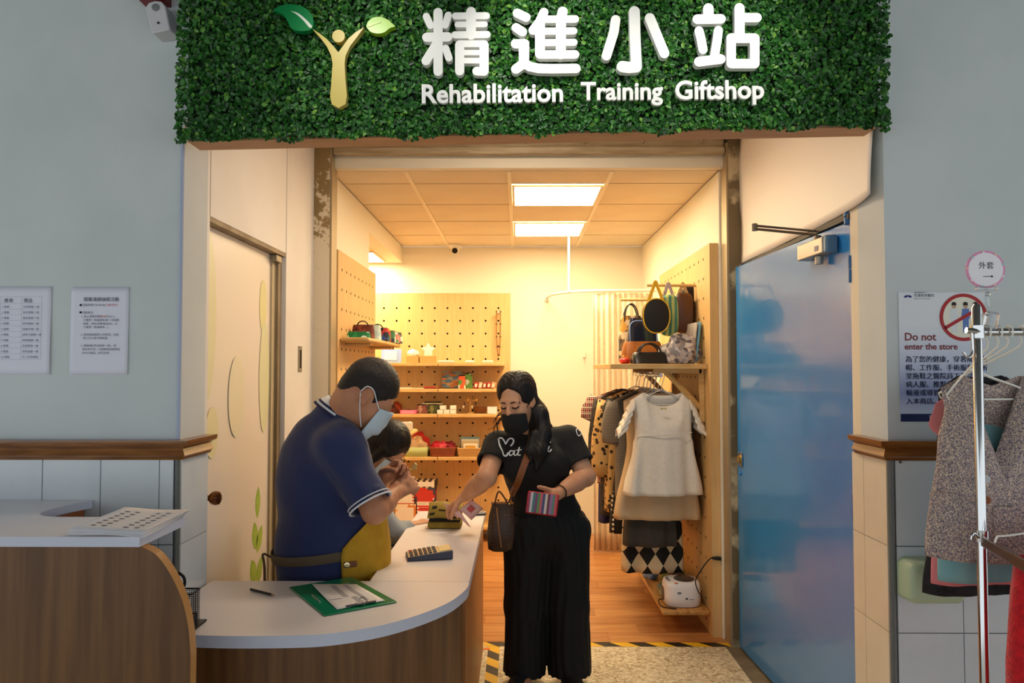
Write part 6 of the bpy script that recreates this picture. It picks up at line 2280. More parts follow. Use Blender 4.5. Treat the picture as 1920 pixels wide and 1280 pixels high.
# left shelf pouches
ZL = 1.70
for i, (d, xx, h_, cols, lb) in enumerate((
        (4.50, -0.95, 0.035, [(20, 120, 70), (30, 150, 90), (200, 230, 220)], 'green and white folded pouch at the near end of the left shelf'),
        (4.68, -0.96, 0.085, [(110, 50, 34), (140, 70, 50), (80, 36, 26)], 'brown pouch with handle on the left shelf'),
        (4.85, -0.95, 0.095, [(176, 206, 206), (150, 190, 196), (200, 220, 214)], 'pale blue pouch on the left shelf'),
        (5.02, -0.93, 0.085, [(40, 70, 130), (180, 50, 50), (30, 30, 50)], 'blue and red printed pouch on the left shelf'),
        (5.16, -0.94, 0.085, [(230, 210, 160), (190, 60, 50), (220, 170, 40), (70, 110, 60)], 'yellow and red patchwork pouch on the left shelf'),
        (5.30, -0.93, 0.08, [(240, 226, 200), (200, 50, 50), (60, 120, 80), (40, 40, 60)], 'cream floral pouch on the left shelf'),
        (5.43, -0.93, 0.08, [(240, 228, 206), (220, 120, 110), (90, 130, 90), (60, 60, 70)], 'pink and cream patterned pouch on the left shelf'),
        (5.54, -0.92, 0.078, [(240, 232, 216), (220, 130, 120), (120, 150, 110), (90, 80, 80)], 'white floral pouch at the far end of the left shelf'))):
    t = thing('pouch', lb, 'pouch', (xx, d, ZL), 'pouches on the left shelf')
    def f(u, v, d=d, xx=xx, h_=h_):
        a = 2 * PI * u
        ca, sa = math.cos(a), math.sin(a)
        x = abs(ca) ** 0.5 * (1 if ca > 0 else -1)
        return (xx + x * 0.072 * (1 - 0.12 * v * v), d + sa * 0.045 * (1 - 0.7 * v), ZL + h_ * v)
    MB().grid(f, 22, 6, True).build('pouch_body', mat_multi('pouch_print_%d' % i, cols, 30, seed=i * 3.1), t, smooth=True, angle=0)
    MB().tube([(xx - 0.06, d, ZL + h_), (xx + 0.06, d, ZL + h_)], 0.005, 6).build('zip', mat('zip_grey', (110, 96, 84), 0.6), t, smooth=True)
    if i in (1, 3):
        MB().tube(arc((xx, d - 0.02, ZL + h_ - 0.01), 0.035, 0.2, PI - 0.2, 10), 0.004, 6).build('handle', mat('pouch_handle', (46, 30, 26), 0.6), t, smooth=True)
t = thing('price_display', 'small cream boxed item on the lower left shelf behind the dark-haired person', 'box', (-0.80, 5.45, 1.076))
MB().cbox((-0.81, 5.45, 1.105), (0.09, 0.10, 0.058), (0, 0, 0.3)).build('box_body', mat('cream_box', (236, 226, 206), 0.5), t, bevel=0.003)
MB().cbox((-0.81, 5.45, 1.1345), (0.06, 0.06, 0.001), (0, 0, 0.3)).build('printed_panel', mat('grey_print', (150, 150, 170), 0.5), t)

# ceiling camera
t = thing('security_camera', 'small white dome security camera at the back of the ceiling', 'camera', at(853, 464, 6.9))
cc = V(at(853, 464, 6.9).x, 6.93, CEIL)
MB().lathe([(0.06, 0), (0.06, 0.02), (0.05, 0.035), (0.0, 0.036)], cc, (0, 0, -1), 20).build('mount', mat('cam_white', (240, 236, 226), 0.4), t, smooth=True)
MB().ball(cc + V(0, -0.01, -0.045), 0.036).build('ball', mat('cam_white', (240, 236, 226)), t, smooth=True)
MB().lathe([(0.026, 0), (0.026, 0.01), (0.014, 0.012), (0, 0.010)], cc + V(0, -0.036, -0.055), (0, -0.85, -0.5), 16).build('lens', M_dark, t, smooth=True)

# curtain rail, rod and curtain
ZR = at(1150, 545, 6.35).z
t = thing('curtain_rail', 'white curved curtain rail with ceiling rod at the back of the shop', 'rail', (0.8, 6.4, ZR))
pr = [V(1.148, 6.32, ZR), V(0.85, 6.33, ZR), V(0.60, 6.36, ZR), V(0.42, 6.46, ZR), V(0.30, 6.68, ZR), V(0.262, 7.025, ZR)]
MB().tube(spline(pr, 8), 0.012, 8).build('rail', mat('rail_white', (240, 232, 216), 0.4), t, smooth=True)
rx = at(1067, 500, 6.40).x
MB().tube([(rx, 6.43, ZR), (rx, 6.43, CEIL)], 0.010, 8).build('ceiling_rod', mat('rail_white', (240, 232, 216)), t, smooth=True)
MB().lathe([(0.03, 0), (0.03, 0.012)], (0.262, 7.028, ZR), (0, -1, 0), 14).build('wall_flange', mat('rail_white', (240, 232, 216)), t, smooth=True)


def cur(u, v):
    x = 0.625 + u * 0.50
    am = 0.012 + 0.010 * v
    ph = u * 2 * PI * 11
    return (x + 0.006 * math.sin(ph * 2), 6.35 + am * math.sin(ph) + 0.01 * math.sin(u * 17), ZR - 0.02 - v * (ZR - 0.03))


s = MB().grid(cur, 150, 14).build('curtain', mat('curtain_beige', (236, 220, 192), 0.8, c2=(228, 210, 180), scale=40), smooth=True, angle=0, solid=0.002)
tag(s, 'beige pleated fitting-room curtain hanging from the curved rail', 'curtain')
t = thing('wall_hook', 'small white hook on the back wall left of the curtain', 'hook', at(1095, 665, 7.0))
MB().cbox(at(1095, 664, 7.02), (0.03, 0.012, 0.06)).build('hook_plate', mat('rail_white', (240, 232, 216)), t, bevel=0.004)
MB().tube(spline([at(1095, 668, 7.01), at(1095, 672, 6.97), at(1095, 668, 6.95)], 4), 0.005, 6).build('hook', mat('rail_white', (240, 232, 216)), t, smooth=True)

# ================================================================== RIGHT SIDE: SHELF, BAGS, CLOTHES
ZS = 1.545
s = thing('display_shelf', 'deep wooden shelf with triangular brackets holding bags on the right pegboard', 'shelf', (0.83, 4.9, ZS - 0.03))
MB().box((0.535, 4.42, ZS - 0.03), (1.098, 5.45, ZS)).build('board', M_shelf, s, bevel=0.003)
for y in (4.50, 5.30):
    g = MB()
    MB().box((1.068, y - 0.012, ZS - 0.34), (1.097, y + 0.012, ZS - 0.03)).build('bracket_upright', M_shelf, s)
    MB().tube([(1.075, y, ZS - 0.26), (0.86, y, ZS - 0.035)], 0.016, 4, hint=(0, 1, 0)).build('bracket_brace', M_shelf, s)
    MB().box((0.80, y - 0.012, ZS - 0.055), (1.08, y + 0.012, ZS - 0.03)).build('bracket_arm', M_shelf, s)
RX, ZRL = 0.842, 1.478
t = thing('garment_rail', 'chrome garment rail hung beneath the deep shelf', 'rail', (RX, 5.0, ZRL))
M_chrome = mat('chrome', (206, 206, 206), 0.12, 1.0)
MB().tube([(RX, 4.48, ZRL), (RX, 5.55, ZRL)], 0.011, 10).build('rail', M_chrome, t, smooth=True)
for y in (4.62, 5.40):
    MB().tube([(RX, y, ZRL), (RX, y, ZS - 0.031)], 0.009, 8).build('rail_hanger', M_chrome, t, smooth=True)
lw = thing('floor_shelf', 'low wooden plank shelf along the foot of the right pegboard', 'shelf', (0.96, 5.0, 0.10))
MB().box((0.825, 4.40, 0.105), (1.098, 5.60, 0.132)).build('board', mat('plank_grain', (212, 160, 90), 0.4, c2=(180, 122, 58), scale=5, stretch=(9, 1, 9)), lw, bevel=0.008)
for y in (4.75, 5.35):
    MB().box((1.0, y - 0.012, 0.0), (1.09, y + 0.012, 0.105)).build('support', M_shelf, lw)


def hanger(x, y, label, m, ztop=ZRL, w=0.20, group='hangers on the shop rail', yaw=0.0, drop=0.105):
    """wire hanger with hook over the rail; shoulders along X (turned by yaw)"""
    t = thing('clothes_hanger', label, 'hanger', (x, y, ztop - drop - 0.06), group)
    ca, sa = math.cos(yaw), math.sin(yaw)

    def T(a, z):
        return V(x + a * ca, y + a * sa, ztop + z)
    hook = [T(0.020 * math.sin(q), 0.020 * math.cos(q) - 0.002) for q in [(-2.2 + i * 0.42) for i in range(11)]]
    hook = hook + [T(0.006, -0.05), T(0.0, -drop + 0.02)]
    MB().tube(spline(hook, 3), 0.0022, 6).build('hook', m, t, smooth=True)
    pts = [T(0, -drop + 0.022), T(-w * 0.5, -drop - 0.02), T(-w, -drop - 0.062), T(-w * 0.96, -drop - 0.07), T(w * 0.96, -drop - 0.07), T(w, -drop - 0.062), T(w * 0.5, -drop - 0.02)]
    MB().tube(pts, 0.0032, 6, True).build('hanger_frame', m, t, smooth=True)
    return t


def garment(name, label, cat, x, y, ztop, w, L, m, prof=None, depth=0.05, sleeves=None, neck=0.085, neckdrop=0.05, yaw=0.0, folds=5, famp=0.012, group=None, parts=None, hemtilt=0.0, slm=None):
    """hanging garment: a shell from shoulders to hem, open at the neck; prof = half-widths (fraction of w) at fractions of the length"""
    t = thing(name, label, cat, (x, y, ztop - L), group)
    ca, sa = math.cos(yaw), math.sin(yaw)
    prof = prof or [(0, 1.0), (0.3, 0.92), (1.0, 1.05)]

    def hw(v):
        for (a, p), (b, q) in zip(prof, prof[1:]):
            if a <= v <= b:
                k = (v - a) / (b - a)
                k = k * k * (3 - 2 * k)
                return w * (p + (q - p) * k)
        return w * prof[-1][1]

    def f(u, v):
        a = 2 * PI * u
        c_, s_ = math.cos(a), math.sin(a)
        px = abs(c_) ** 0.75 * (1 if c_ > 0 else -1)
        front = s_ < 0
        if v < 0.0001:
            v = 0.0
        h = hw(v)
        lx = px * h
        # shoulders slope from neck to tip; the neckline dips
        slope = 0.055 * max(0.0, (abs(lx) - neck) / max(w - neck, 0.01)) * (1 - v) ** 3
        dip = 0.0
        l0 = px * hw(0.0)
        if abs(l0) < neck:
            q_ = 1 - abs(l0) / neck
            dip = (neckdrop if front else min(0.03, neckdrop * 0.25)) * (q_ ** 0.9 if neckdrop > 0.12 else math.sqrt(max(0.0, 1 - (l0 / neck) ** 2)))
        th = depth * (0.10 + 0.90 * min(1.0, v * 4)) * (0.75 + 0.25 * v)
        ly = s_ * th + famp * v * math.sin(folds * 2 * PI * u * 1.0 + 1.3) + famp * 0.5 * v * math.sin(lx * 70 + y * 50)
        z = ztop - dip - v * (L - dip) - slope - hemtilt * lx * v
        return (x + lx * ca - ly * sa, y + lx * sa + ly * ca, z)
    MB().grid(f, 64, 26, True).build('fabric', m, t, smooth=True, angle=0, solid=0.0015)
    if sleeves:
        sl, r0, r1, out = sleeves
        for sg in (-1, 1):
            p0 = V(x + sg * (w - 0.03) * ca, y + sg * (w - 0.03) * sa, ztop - 0.075)
            p1 = p0 + V(sg * out * ca, sg * out * sa, -sl)
            n = 7
            rings = []
            ax, bx = V(-sa, ca, 0), None
            for i in range(n):
                k = i / (n - 1)
                p = p0.lerp(p1, k) + V(sg * 0.02 * math.sin(PI * k), 0, 0)
                d = (p1 - p0).normalized()
                a1 = V(-sa, ca, 0)
                b1 = d.cross(a1).normalized()
                r = r0 + (r1 - r0) * k
                rings.append([p + a1 * (math.cos(2 * PI * j / 18) * r * 0.55) + b1 * (math.sin(2 * PI * j / 18) * r) * (1 + 0.05 * math.sin(3 * j + i)) for j in range(18)])
            MB().loft(rings, False).build('sleeve', slm or m, t, smooth=True, angle=0, solid=0.0015)
    return t


M_hw = mat('hanger_white', (240, 236, 226), 0.4)
M_blouse = mat('white_chiffon', (246, 240, 228), 0.75, c2=(240, 232, 218), scale=60, bump=0.05)
rows = [
    ('blouse', 'white chiffon blouse with ruffled sleeves at the front of the garment rail', 'blouse', 4.50, 0.012, 0.205, 0.60, M_blouse, [(0, 0.98), (0.12, 0.84), (0.42, 0.82), (0.5, 0.88), (1, 1.16)], 0.075, None, 0.115, 0.085, 0.10),
    ('tunic', 'beige chiffon tunic just behind the white blouse', 'tunic', 4.575, -0.01, 0.20, 0.755, mat('beige_chiffon', (206, 178, 140), 0.75), [(0, 1.0), (0.4, 0.9), (1, 1.30)], 0.07, None, 0.09, 0.04, 0.0),
    ('dress', 'charcoal grey dress hanging lower behind the beige tunic', 'dress', 4.645, -0.045, 0.19, 0.93, mat('charcoal_cloth', (66, 62, 58), 0.85), [(0, 1.0), (0.3, 0.8), (0.6, 0.74), (1, 0.86)], 0.06, None, 0.08, 0.04, 0.0),
    ('skirt_dress', 'black and white diamond pattern dress with the lowest hem on the rail', 'dress', 4.70, -0.02, 0.19, 1.10, mat_diamond('argyle', (20, 18, 16), (206, 186, 150), 11), [(0, 1.0), (0.3, 0.85), (1, 1.0)], 0.06, None, 0.08, 0.04, 0.0),
    ('knit_top', 'grey striped knit top near the middle of the garment rail', 'top', 4.79, -0.03, 0.205, 0.66, mat_wave('grey_stripe', (150, 140, 126), (110, 102, 92), 32, 'Z', 0.85), [(0, 1.0), (1, 1.0)], 0.05, (0.26, 0.075, 0.06, 0.05), 0.09, 0.05, 0.0),
    ('top', 'black top with fine white dots behind the grey knit', 'top', 4.87, 0.0, 0.21, 0.52, mat_voro('fine_dots', (22, 20, 20), (226, 216, 200), 60, 0.22), [(0, 1.0), (1, 1.05)], 0.05, (0.12, 0.09, 0.08, 0.04), 0.09, 0.05, 0.0),
    ('dress', 'black and white polka dot dress in the middle of the garment rail', 'dress', 4.95, -0.03, 0.20, 0.92, mat_voro('polka_dots', (20, 18, 18), (236, 226, 206), 34, 0.30, rand=0.0), [(0, 1.0), (0.4, 0.88), (1, 1.12)], 0.06, None, 0.09, 0.05, 0.0),
    ('coat', 'leopard print fleece coat on the garment rail', 'coat', 5.06, -0.04, 0.215, 0.80, mat_voro('leopard', (218, 176, 110), (40, 26, 18), 30, 0.36, c3=(150, 96, 50), soft=0.03, thr2=0.12), [(0, 1.0), (1, 1.08)], 0.075, (0.50, 0.085, 0.07, 0.06), 0.08, 0.03, 0.0),
    ('shirt', 'orange and brown printed shirt beside the leopard coat', 'shirt', 5.14, 0.0, 0.20, 0.60, mat_multi('orange_print', [(206, 100, 30), (120, 50, 24), (230, 150, 60)], 30), [(0, 1.0), (1, 1.0)], 0.05, None, 0.08, 0.04, 0.0),
    ('coat', 'dark grey speckled wool coat towards the back of the garment rail', 'coat', 5.24, -0.045, 0.225, 0.86, mat('grey_wool', (74, 66, 60), 0.9, c2=(38, 34, 32), scale=40, bump=0.2), [(0, 1.0), (1, 1.04)], 0.07, (0.50, 0.08, 0.065, 0.05), 0.08, 0.04, 0.0),
    ('shirt', 'red plaid shirt towards the back of the garment rail', 'shirt', 5.33, -0.065, 0.225, 0.66, mat_plaid('red_plaid', (160, 34, 34), (30, 24, 26), (226, 206, 186), 9), [(0, 1.0), (1, 1.0)], 0.06, (0.16, 0.085, 0.08, 0.07), 0.08, 0.04, 0.0),
    ('dress', 'navy blue dress at the very back of the garment rail', 'dress', 5.43, -0.02, 0.23, 0.95, mat('navy_cloth', (36, 44, 96), 0.8), [(0, 1.0), (1, 1.1)], 0.06, None, 0.08, 0.04, 0.0),
]
for (nm, lb, cat_, y, dx, w_, L_, m_, pr_, dp, sl, nk_, nd_, yaw) in rows:
    garment(nm, lb, cat_, RX + dx, y, ZRL - 0.105 + 0.006, w_, L_, m_, pr_, dp, sl, nk_, nd_, yaw, folds=6, famp=0.014)
    hanger(RX + dx * 0.3, y, 'white wire hanger carrying the ' + ' '.join(lb.split()[:lb.split().index(cat_) + 1]), M_hw, w=min(0.19, w_ - 0.02), yaw=yaw)
# ruffled cap sleeves and seam of the front blouse
bl = [o_ for o_ in bpy.data.objects if o_.get('category') == 'blouse'][0]
zb = ZRL - 0.10
for sg in (-1, 1):
    for k_ in range(4):
        c0 = V(RX + 0.002 + sg * (0.165 + 0.013 * k_), 4.50 + sg * 0.02, zb - 0.055 - 0.040 * k_)
        def rf(u, v, c0=c0, sg=sg, k_=k_):
            a = -0.2 + u * (PI + 0.4)
            r = 0.070 + 0.012 * math.sin(u * 34 + k_) * v
            return (c0.x + sg * (0.045 * v + 0.006 * k_ * v), c0.y - 0.055 * math.cos(a * 1.0), c0.z + r * 0.7 * math.sin(a) * (1 - 0.2 * v) - 0.055 * v - 0.03)
        MB().grid(rf, 26, 5).build('ruffle', M_blouse, bl, smooth=True, angle=0, solid=0.0015)
zz = zb - 0.245
MB().tube([V(RX + 0.005 - 0.17, 4.50 - 0.05, zz - 0.012), V(RX + 0.0, 4.50 - 0.085, zz), V(RX + 0.17, 4.50 - 0.05, zz + 0.012)], 0.003, 6).build('seam', M_hw, bl, smooth=True)
for sg in (-1, 1):
    MB().ball(V(RX + 0.002 + sg * 0.010, 4.50 - 0.072, zb - 0.092), (0.010, 0.005, 0.006)).build('bow', mat('bow_cream', (220, 206, 150), 0.6), bl, smooth=True)

# pegs on the right pegboard
for i, (px0, px1, py, lb) in enumerate(((1214, 1300, 535, 'upper wooden peg carrying the hanging bags'), (1164, 1230, 562, 'lower wooden peg behind the navy case'))):
    y = 4.70 if i == 0 else 5.05
    z_ = at(1214, py, y).z
    p = MB().lathe([(0.009, 0), (0.009, 1.099 - gx(px0, y))], (1.099, y, z_), (-1, 0, 0), 12).build('display_peg', mat('peg_dowel', (214, 176, 116)), smooth=True)
    tag(p, lb, 'peg')


def hang_bag(name, label, cx, w, ztop, zbot, y, m, strapm, peg_z, depth=0.035, rnd=0.5, trim=None):
    """bag hanging by a strap from a peg"""
    t = thing(name, label, 'bag', (cx, y, zbot), 'bags hanging on the upper peg')
    h = ztop - zbot
    rings = []
    n = 28
    for yy, q in ((-1.0, 0.86), (-0.8, 0.97), (0, 1.0), (0.8, 0.97), (1.0, 0.86)):
        ring = []
        for j in range(n):
            a = 2 * PI * j / n
            e = rnd
            ca, sa = math.cos(a), math.sin(a)
            ring.append(V(cx + abs(ca) ** e * (1 if ca > 0 else -1) * w / 2 * q, y + yy * depth, (ztop + zbot) / 2 + abs(sa) ** e * (1 if sa > 0 else -1) * h / 2 * q))
        rings.append(ring)
    b = MB().loft(rings).build('bag_body', m, t, smooth=True, angle=0.9)
    if trim:
        MB().tube([p + V(0, -0.002, 0) for p in rings[1]], 0.004, 6, True).build('piping', trim, t, smooth=True)
    MB().tube(spline([V(cx - w * 0.28, y, ztop - 0.02), V(cx - 0.016, y, peg_z - 0.03), V(cx, y, peg_z + 0.012), V(cx + 0.016, y, peg_z - 0.03), V(cx + w * 0.28, y, ztop - 0.02)], 6), 0.010, 6, flat=0.35, hint=(0, 1, 0)).build('strap', strapm, t, smooth=True)
    return t


pz = at(1214, 535, 4.70).z
M_yel = mat('bag_yellow', (226, 176, 30), 0.5)
hang_bag('hanging_bag', 'black bag with yellow piping and yellow strap hanging on the peg', gx(1229, 4.62), 0.165, at(1229, 560, 4.62).z, at(1229, 626, 4.62).z, 4.60, mat('bag_black', (26, 25, 26), 0.7), M_yel, pz, 0.035, 0.9, M_yel)
hang_bag('hanging_bag', 'teal and green striped bag hanging in the middle of the peg', gx(1255, 4.68), 0.11, at(1255, 552, 4.68).z, at(1255, 630, 4.68).z, 4.69, mat_wave('teal_stripe', (70, 130, 120), (170, 190, 120), 9, 'X', 0.7, dist=1.0), mat_wave('strap_stripe', (226, 220, 226), (110, 70, 90), 40, 'X', 0.7), pz, 0.05, 0.6)
hang_bag('hanging_bag', 'brown leather bag hanging right of the teal bag', gx(1283, 4.68), 0.115, at(1281, 548, 4.68).z, at(1281, 625, 4.68).z, 4.70, mat('bag_brown', (84, 50, 28), 0.4), mat('strap_tan', (190, 160, 110), 0.6), pz, 0.045, 0.55)
hang_bag('hanging_bag', 'soft black cloth bag at the wall end of the hanging bags', gx(1298, 4.76), 0.13, at(1297, 536, 4.76).z, at(1297, 622, 4.76).z, 4.79, mat('bag_soft_black', (34, 28, 26), 0.8), mat('strap_black', (30, 26, 26), 0.7), pz, 0.04, 0.6)


def handbag(name, label, px0, px1, py0, py1, d, dep, m, trim=None, handle=None, hm=None, rnd=0.35, top=0.86, strap_w=0.005):
    """bag standing on the shelf"""
    A, B = at(px0, py1, d), at(px1, py0, d)
    w, h = B.x - A.x, B.z - ZS
    t = thing(name, label, 'bag', ((A.x + B.x) / 2, d, ZS), 'bags standing on the deep shelf')
    rings = []
    for v, q in ((0, 0.92), (0.04, 1.0), (0.5, 1.02), (0.92, top), (1.0, top * 0.93)):
        rings.append([V((A.x + B.x) / 2 + math.copysign(abs(math.cos(a)) ** rnd, math.cos(a)) * w / 2 * q, d + math.copysign(abs(math.sin(a)) ** rnd, math.sin(a)) * dep / 2 * q * (1 - 0.45 * v), ZS + h * v) for a in [2 * PI * j / 28 for j in range(28)]])
    MB().loft(rings).build('bag_body', m, t, smooth=True, angle=0.9)
    if trim:
        for yy in (-1,):
            pts = rbox((A.x + w * 0.06, ZS + h * 0.05), (B.x - w * 0.06, ZS + h * 0.93), min(w, h) * 0.22)
            MB().tube([V(a, d - dep / 2 * (1.0 - 0.45 * (b - ZS) / h) - 0.003, b) for a, b in pts], 0.004, 6, True).build('piping', trim, t, smooth=True)
    if handle:
        for yy in (-0.25, 0.25):
            c_ = V((A.x + B.x) / 2, d + yy * dep, ZS + h * 0.88)
            pts = [c_ + V(math.cos(q) * w * 0.30, 0, math.sin(q) * handle) for q in [PI * i / 12 for i in range(13)]]
            MB().tube(pts, strap_w, 6).build('handle', hm or M_dark, t, smooth=True)
    return t


handbag('handbag', 'patchwork print shopping bag at the back left of the deep shelf', 1161, 1205, 592, 672, 5.15, 0.12, mat_multi('patch_bag', [(60, 54, 50), (200, 180, 150), (120, 90, 60), (40, 40, 44), (190, 140, 60)], 24), None, 0.12, mat('handle_black', (30, 28, 30), 0.5))
handbag('carry_case', 'shiny navy carry case with pale blue piping on the deep shelf', 1176, 1232, 596, 672, 4.98, 0.14, mat('navy_patent', (20, 26, 50), 0.15, spec=0.7), mat('piping_blue', (110, 140, 200), 0.4), None)
handbag('satchel', 'tan brown leather satchel lying in front of the navy case', 1166, 1242, 640, 672, 4.78, 0.14, mat('tan_leather', (176, 108, 40), 0.4, c2=(150, 84, 30), scale=14), None, None, rnd=0.5, top=0.9)
handbag('handbag', 'low black handbag with arched handle at the front of the deep shelf', 1184, 1250, 660, 672, 4.55, 0.16, mat('black_leather', (24, 22, 24), 0.35), None, 0.06, mat('handle_black', (30, 28, 30)), rnd=0.4, top=0.9, strap_w=0.006)
t = thing('red_purse', 'small red purse at the left end of the deep shelf', 'purse', (gx(1172, 4.6), 4.62, ZS))
MB().ball((gx(1172, 4.6), 4.62, ZS + 0.02), (0.035, 0.05, 0.02)).build('purse_body', mat('purse_red', (186, 34, 34), 0.4), t, smooth=True)
MB().tube(arc((gx(1172, 4.6), 4.59, ZS + 0.03), 0.02, 0, PI, 8), 0.003, 6).build('frame_clasp', mat('brass', (206, 160, 84)), t, smooth=True)
t = lump('fluffy_bag', 'fluffy grey and white floral bag on the right of the deep shelf', 'bag', (gx(1276, 4.52), 4.53, ZS), (0.118, 0.065, 0.105), mat_multi('grey_floral', [(150, 146, 150), (214, 206, 200), (96, 92, 100), (180, 170, 166)], 42), 31, part='bag_body')
MB().tube(spline([V(gx(1244, 4.58), 4.56, ZS + 0.09), V(gx(1258, 4.58), 4.52, ZS + 0.125), V(gx(1290, 4.58), 4.54, ZS + 0.15)], 5), 0.004, 6).build('strap', mat('strap_dark', (60, 40, 34), 0.6), t, smooth=True)
for i, (px, c_, lb) in enumerate(((1318, (214, 206, 196), 'clear wrapped white cloth packet leaning at the right end of the deep shelf'), (1326, (120, 176, 206), 'clear wrapped light blue packet leaning against the pegboard'))):
    t = thing('wrapped_packet', lb, 'packet', (gx(px, 4.6) , 4.6, ZS))
    cx_ = 1.035 + 0.022 * i
    MB().cbox((cx_, 4.62, ZS + 0.125 + 0.004 * i), (0.014, 0.22, 0.245), (0, 0.12, 0.12)).build('cloth', mat('packet_cloth_%d' % i, c_, 0.25, c2=tuple(int(q * 0.88) for q in c_), scale=18, bump=0.3), t, bevel=0.006)

# shelf foot goods: radio, cord, pouches
rd = thing('cd_radio', 'white portable compact disc radio on the low plank shelf', 'radio', (0.955, 4.53, 0.132))
rings = []
cxr, cyr = gx(1275, 4.52) , 4.54
for z_, q in ((0.133, 0.86), (0.140, 0.95), (0.19, 1.0), (0.245, 0.98), (0.268, 0.93), (0.276, 0.84)):
    rings.append([V(cxr + math.copysign(abs(math.cos(a)) ** 0.6, math.cos(a)) * 0.108 * q, cyr + math.copysign(abs(math.sin(a)) ** 0.6, math.sin(a)) * 0.098 * q, z_) for a in [2 * PI * j / 32 for j in range(32)]])
MB().loft(rings).build('casing', mat('radio_white', (236, 232, 232), 0.35), rd, smooth=True, angle=0.9)
MB().lathe([(0.060, 0), (0.060, 0.005), (0.052, 0.008), (0, 0.008)], (cxr + 0.018, cyr, 0.275), (0, 0, 1), 28, sx=1.15).build('disc_lid', mat('radio_lid', (74, 66, 62), 0.3), rd, smooth=True)
for i, (dx, dy) in enumerate(((-0.078, -0.03), (-0.082, 0.0), (-0.078, 0.03))):
    MB().lathe([(0.010, 0), (0.010, 0.004), (0, 0.005)], (cxr + dx, cyr + dy, 0.274), (0, 0, 1), 10).build('button', mat('radio_button', (90, 90, 96), 0.4), rd, smooth=True)
for dx, dy in ((-0.045, -0.068), (-0.04, 0.07)):
    MB().lathe([(0.015, 0), (0.015, 0.003), (0, 0.003)], (cxr + dx, cyr + dy, 0.272), (0, 0, 1), 14, sx=1.6).build('orange_badge', mat('radio_orange', (220, 110, 50), 0.4), rd, smooth=True)
MB().lathe([(0.040, 0), (0.036, 0.004), (0, 0.006)], (cxr - 0.105, cyr, 0.195), (-1, 0, 0), 20).build('speaker_grille', mat('radio_grille', (110, 96, 84), 0.6), rd, smooth=True)
MB().cbox((cxr - 0.03, cyr - 0.097, 0.22), (0.022, 0.004, 0.010)).build('front_mark', mat('radio_mark', (120, 120, 128), 0.5), rd)
MB().cbox((cxr + 0.012, cyr - 0.0985, 0.188), (0.012, 0.003, 0.008)).build('socket', M_dark, rd)
MB().cbox((cxr + 0.042, cyr - 0.0985, 0.184), (0.026, 0.002, 0.003)).build('front_mark', mat('radio_mark', (120, 120, 128)), rd)
pc = thing('power_cord', 'black power cord and plug beside the white radio', 'cord', (1.09, 4.40, 0.14))
pl = at(1362, 1047, 4.345)
pl = V(1.145, 4.345, pl.z)
pts = spline([pl, V(1.09, 4.34, pl.z + 0.005), V(1.03, 4.33, pl.z - 0.06), V(1.005, 4.36, pl.z - 0.13), V(1.03, 4.40, pl.z - 0.20), V(1.06, 4.46, 0.20), V(1.055, 4.55, 0.15), V(1.045, 4.58, 0.17)], 6)
MB().tube(pts, 0.0035, 6).build('cable', mat('cable_black', (24, 22, 22), 0.5), pc, smooth=True)
MB().tube([pl + V(-0.05, 0, 0.003), pl + V(-0.02, 0, 0.002), pl], [0.006, 0.011, 0.011], 8).build('plug', mat('cable_black', (24, 22, 22)), pc, smooth=True)
MB().tube(spline([V(cxr - 0.10, cyr + 0.02, 0.15), V(cxr - 0.135, cyr - 0.02, 0.16), V(cxr - 0.13, cyr - 0.075, 0.138), V(cxr - 0.05, cyr - 0.115, 0.136)], 6), 0.003, 6).build('cable', mat('cable_black', (24, 22, 22)), pc, smooth=True)
for i, (cx_, cy_, r_, m_, lb) in enumerate((
        (0.90, 4.72, (0.05, 0.06, 0.05), mat('olive_glass', (150, 146, 110), 0.3), 'olive clear pouch behind the radio on the low shelf'),
        (0.99, 4.73, (0.055, 0.05, 0.075), mat_wave('gold_stripe', (120, 96, 64), (206, 190, 150), 26, 'DIAGONAL', 0.5), 'gold striped pouch behind the radio on the low shelf'),
        (1.02, 4.90, (0.06, 0.08, 0.06), mat('bag_dark_green', (60, 66, 60), 0.5), 'dark green bundle against the pegboard on the low shelf'),
        (0.88, 5.10, (0.045, 0.07, 0.03), mat('blue_bundle', (120, 150, 200), 0.6), 'light blue cloth bundle on the low shelf'),
        (0.90, 5.25, (0.05, 0.06, 0.035), mat('white_bundle', (220, 220, 214), 0.6), 'white cloth bundle on the low shelf'),
        (0.90, 5.42, (0.06, 0.07, 0.05), mat_multi('brown_leaf', [(120, 80, 40), (190, 140, 70), (90, 60, 34)], 30), 'brown leaf print bundle at the far end of the low shelf'),
        (0.99, 5.05, (0.05, 0.06, 0.05), mat('green_bundle', (150, 160, 80), 0.6), 'yellow green cloth bundle on the low shelf'))):
    lump('cloth_bundle', lb, 'bundle', (cx_, cy_, 0.133), r_, m_, 40 + i)

# ================================================================== COUNTER THINGS
def on_plane(px, py, z):
    r = at(px, py, 1.0)
    return at(px, py, (HC - z) / (HC - r.z))


def onC(px, py, dz=0.0005):
    p = on_plane(px, py, ZC)
    return V(p.x, p.y, ZC + dz)


# clipboard with form
c4 = [onC(*p) for p in ((542, 1103), (660, 1084), (744, 1130), (608, 1156))]
cb = thing('clipboard', 'green clipboard with a form lying on the counter', 'clipboard', sum(c4, V(0, 0, 0)) / 4)
MB().prism([p + V(0, 0, 0.001) for p in c4], (0, 0, 0.004)).build('board', mat('clip_green', (10, 130, 84), 0.2, spec=0.6), cb, bevel=0.001)
p4 = [onC(*p) + V(0, 0, 0.0065) for p in ((585, 1104), (668, 1099), (722, 1130), (632, 1147))]


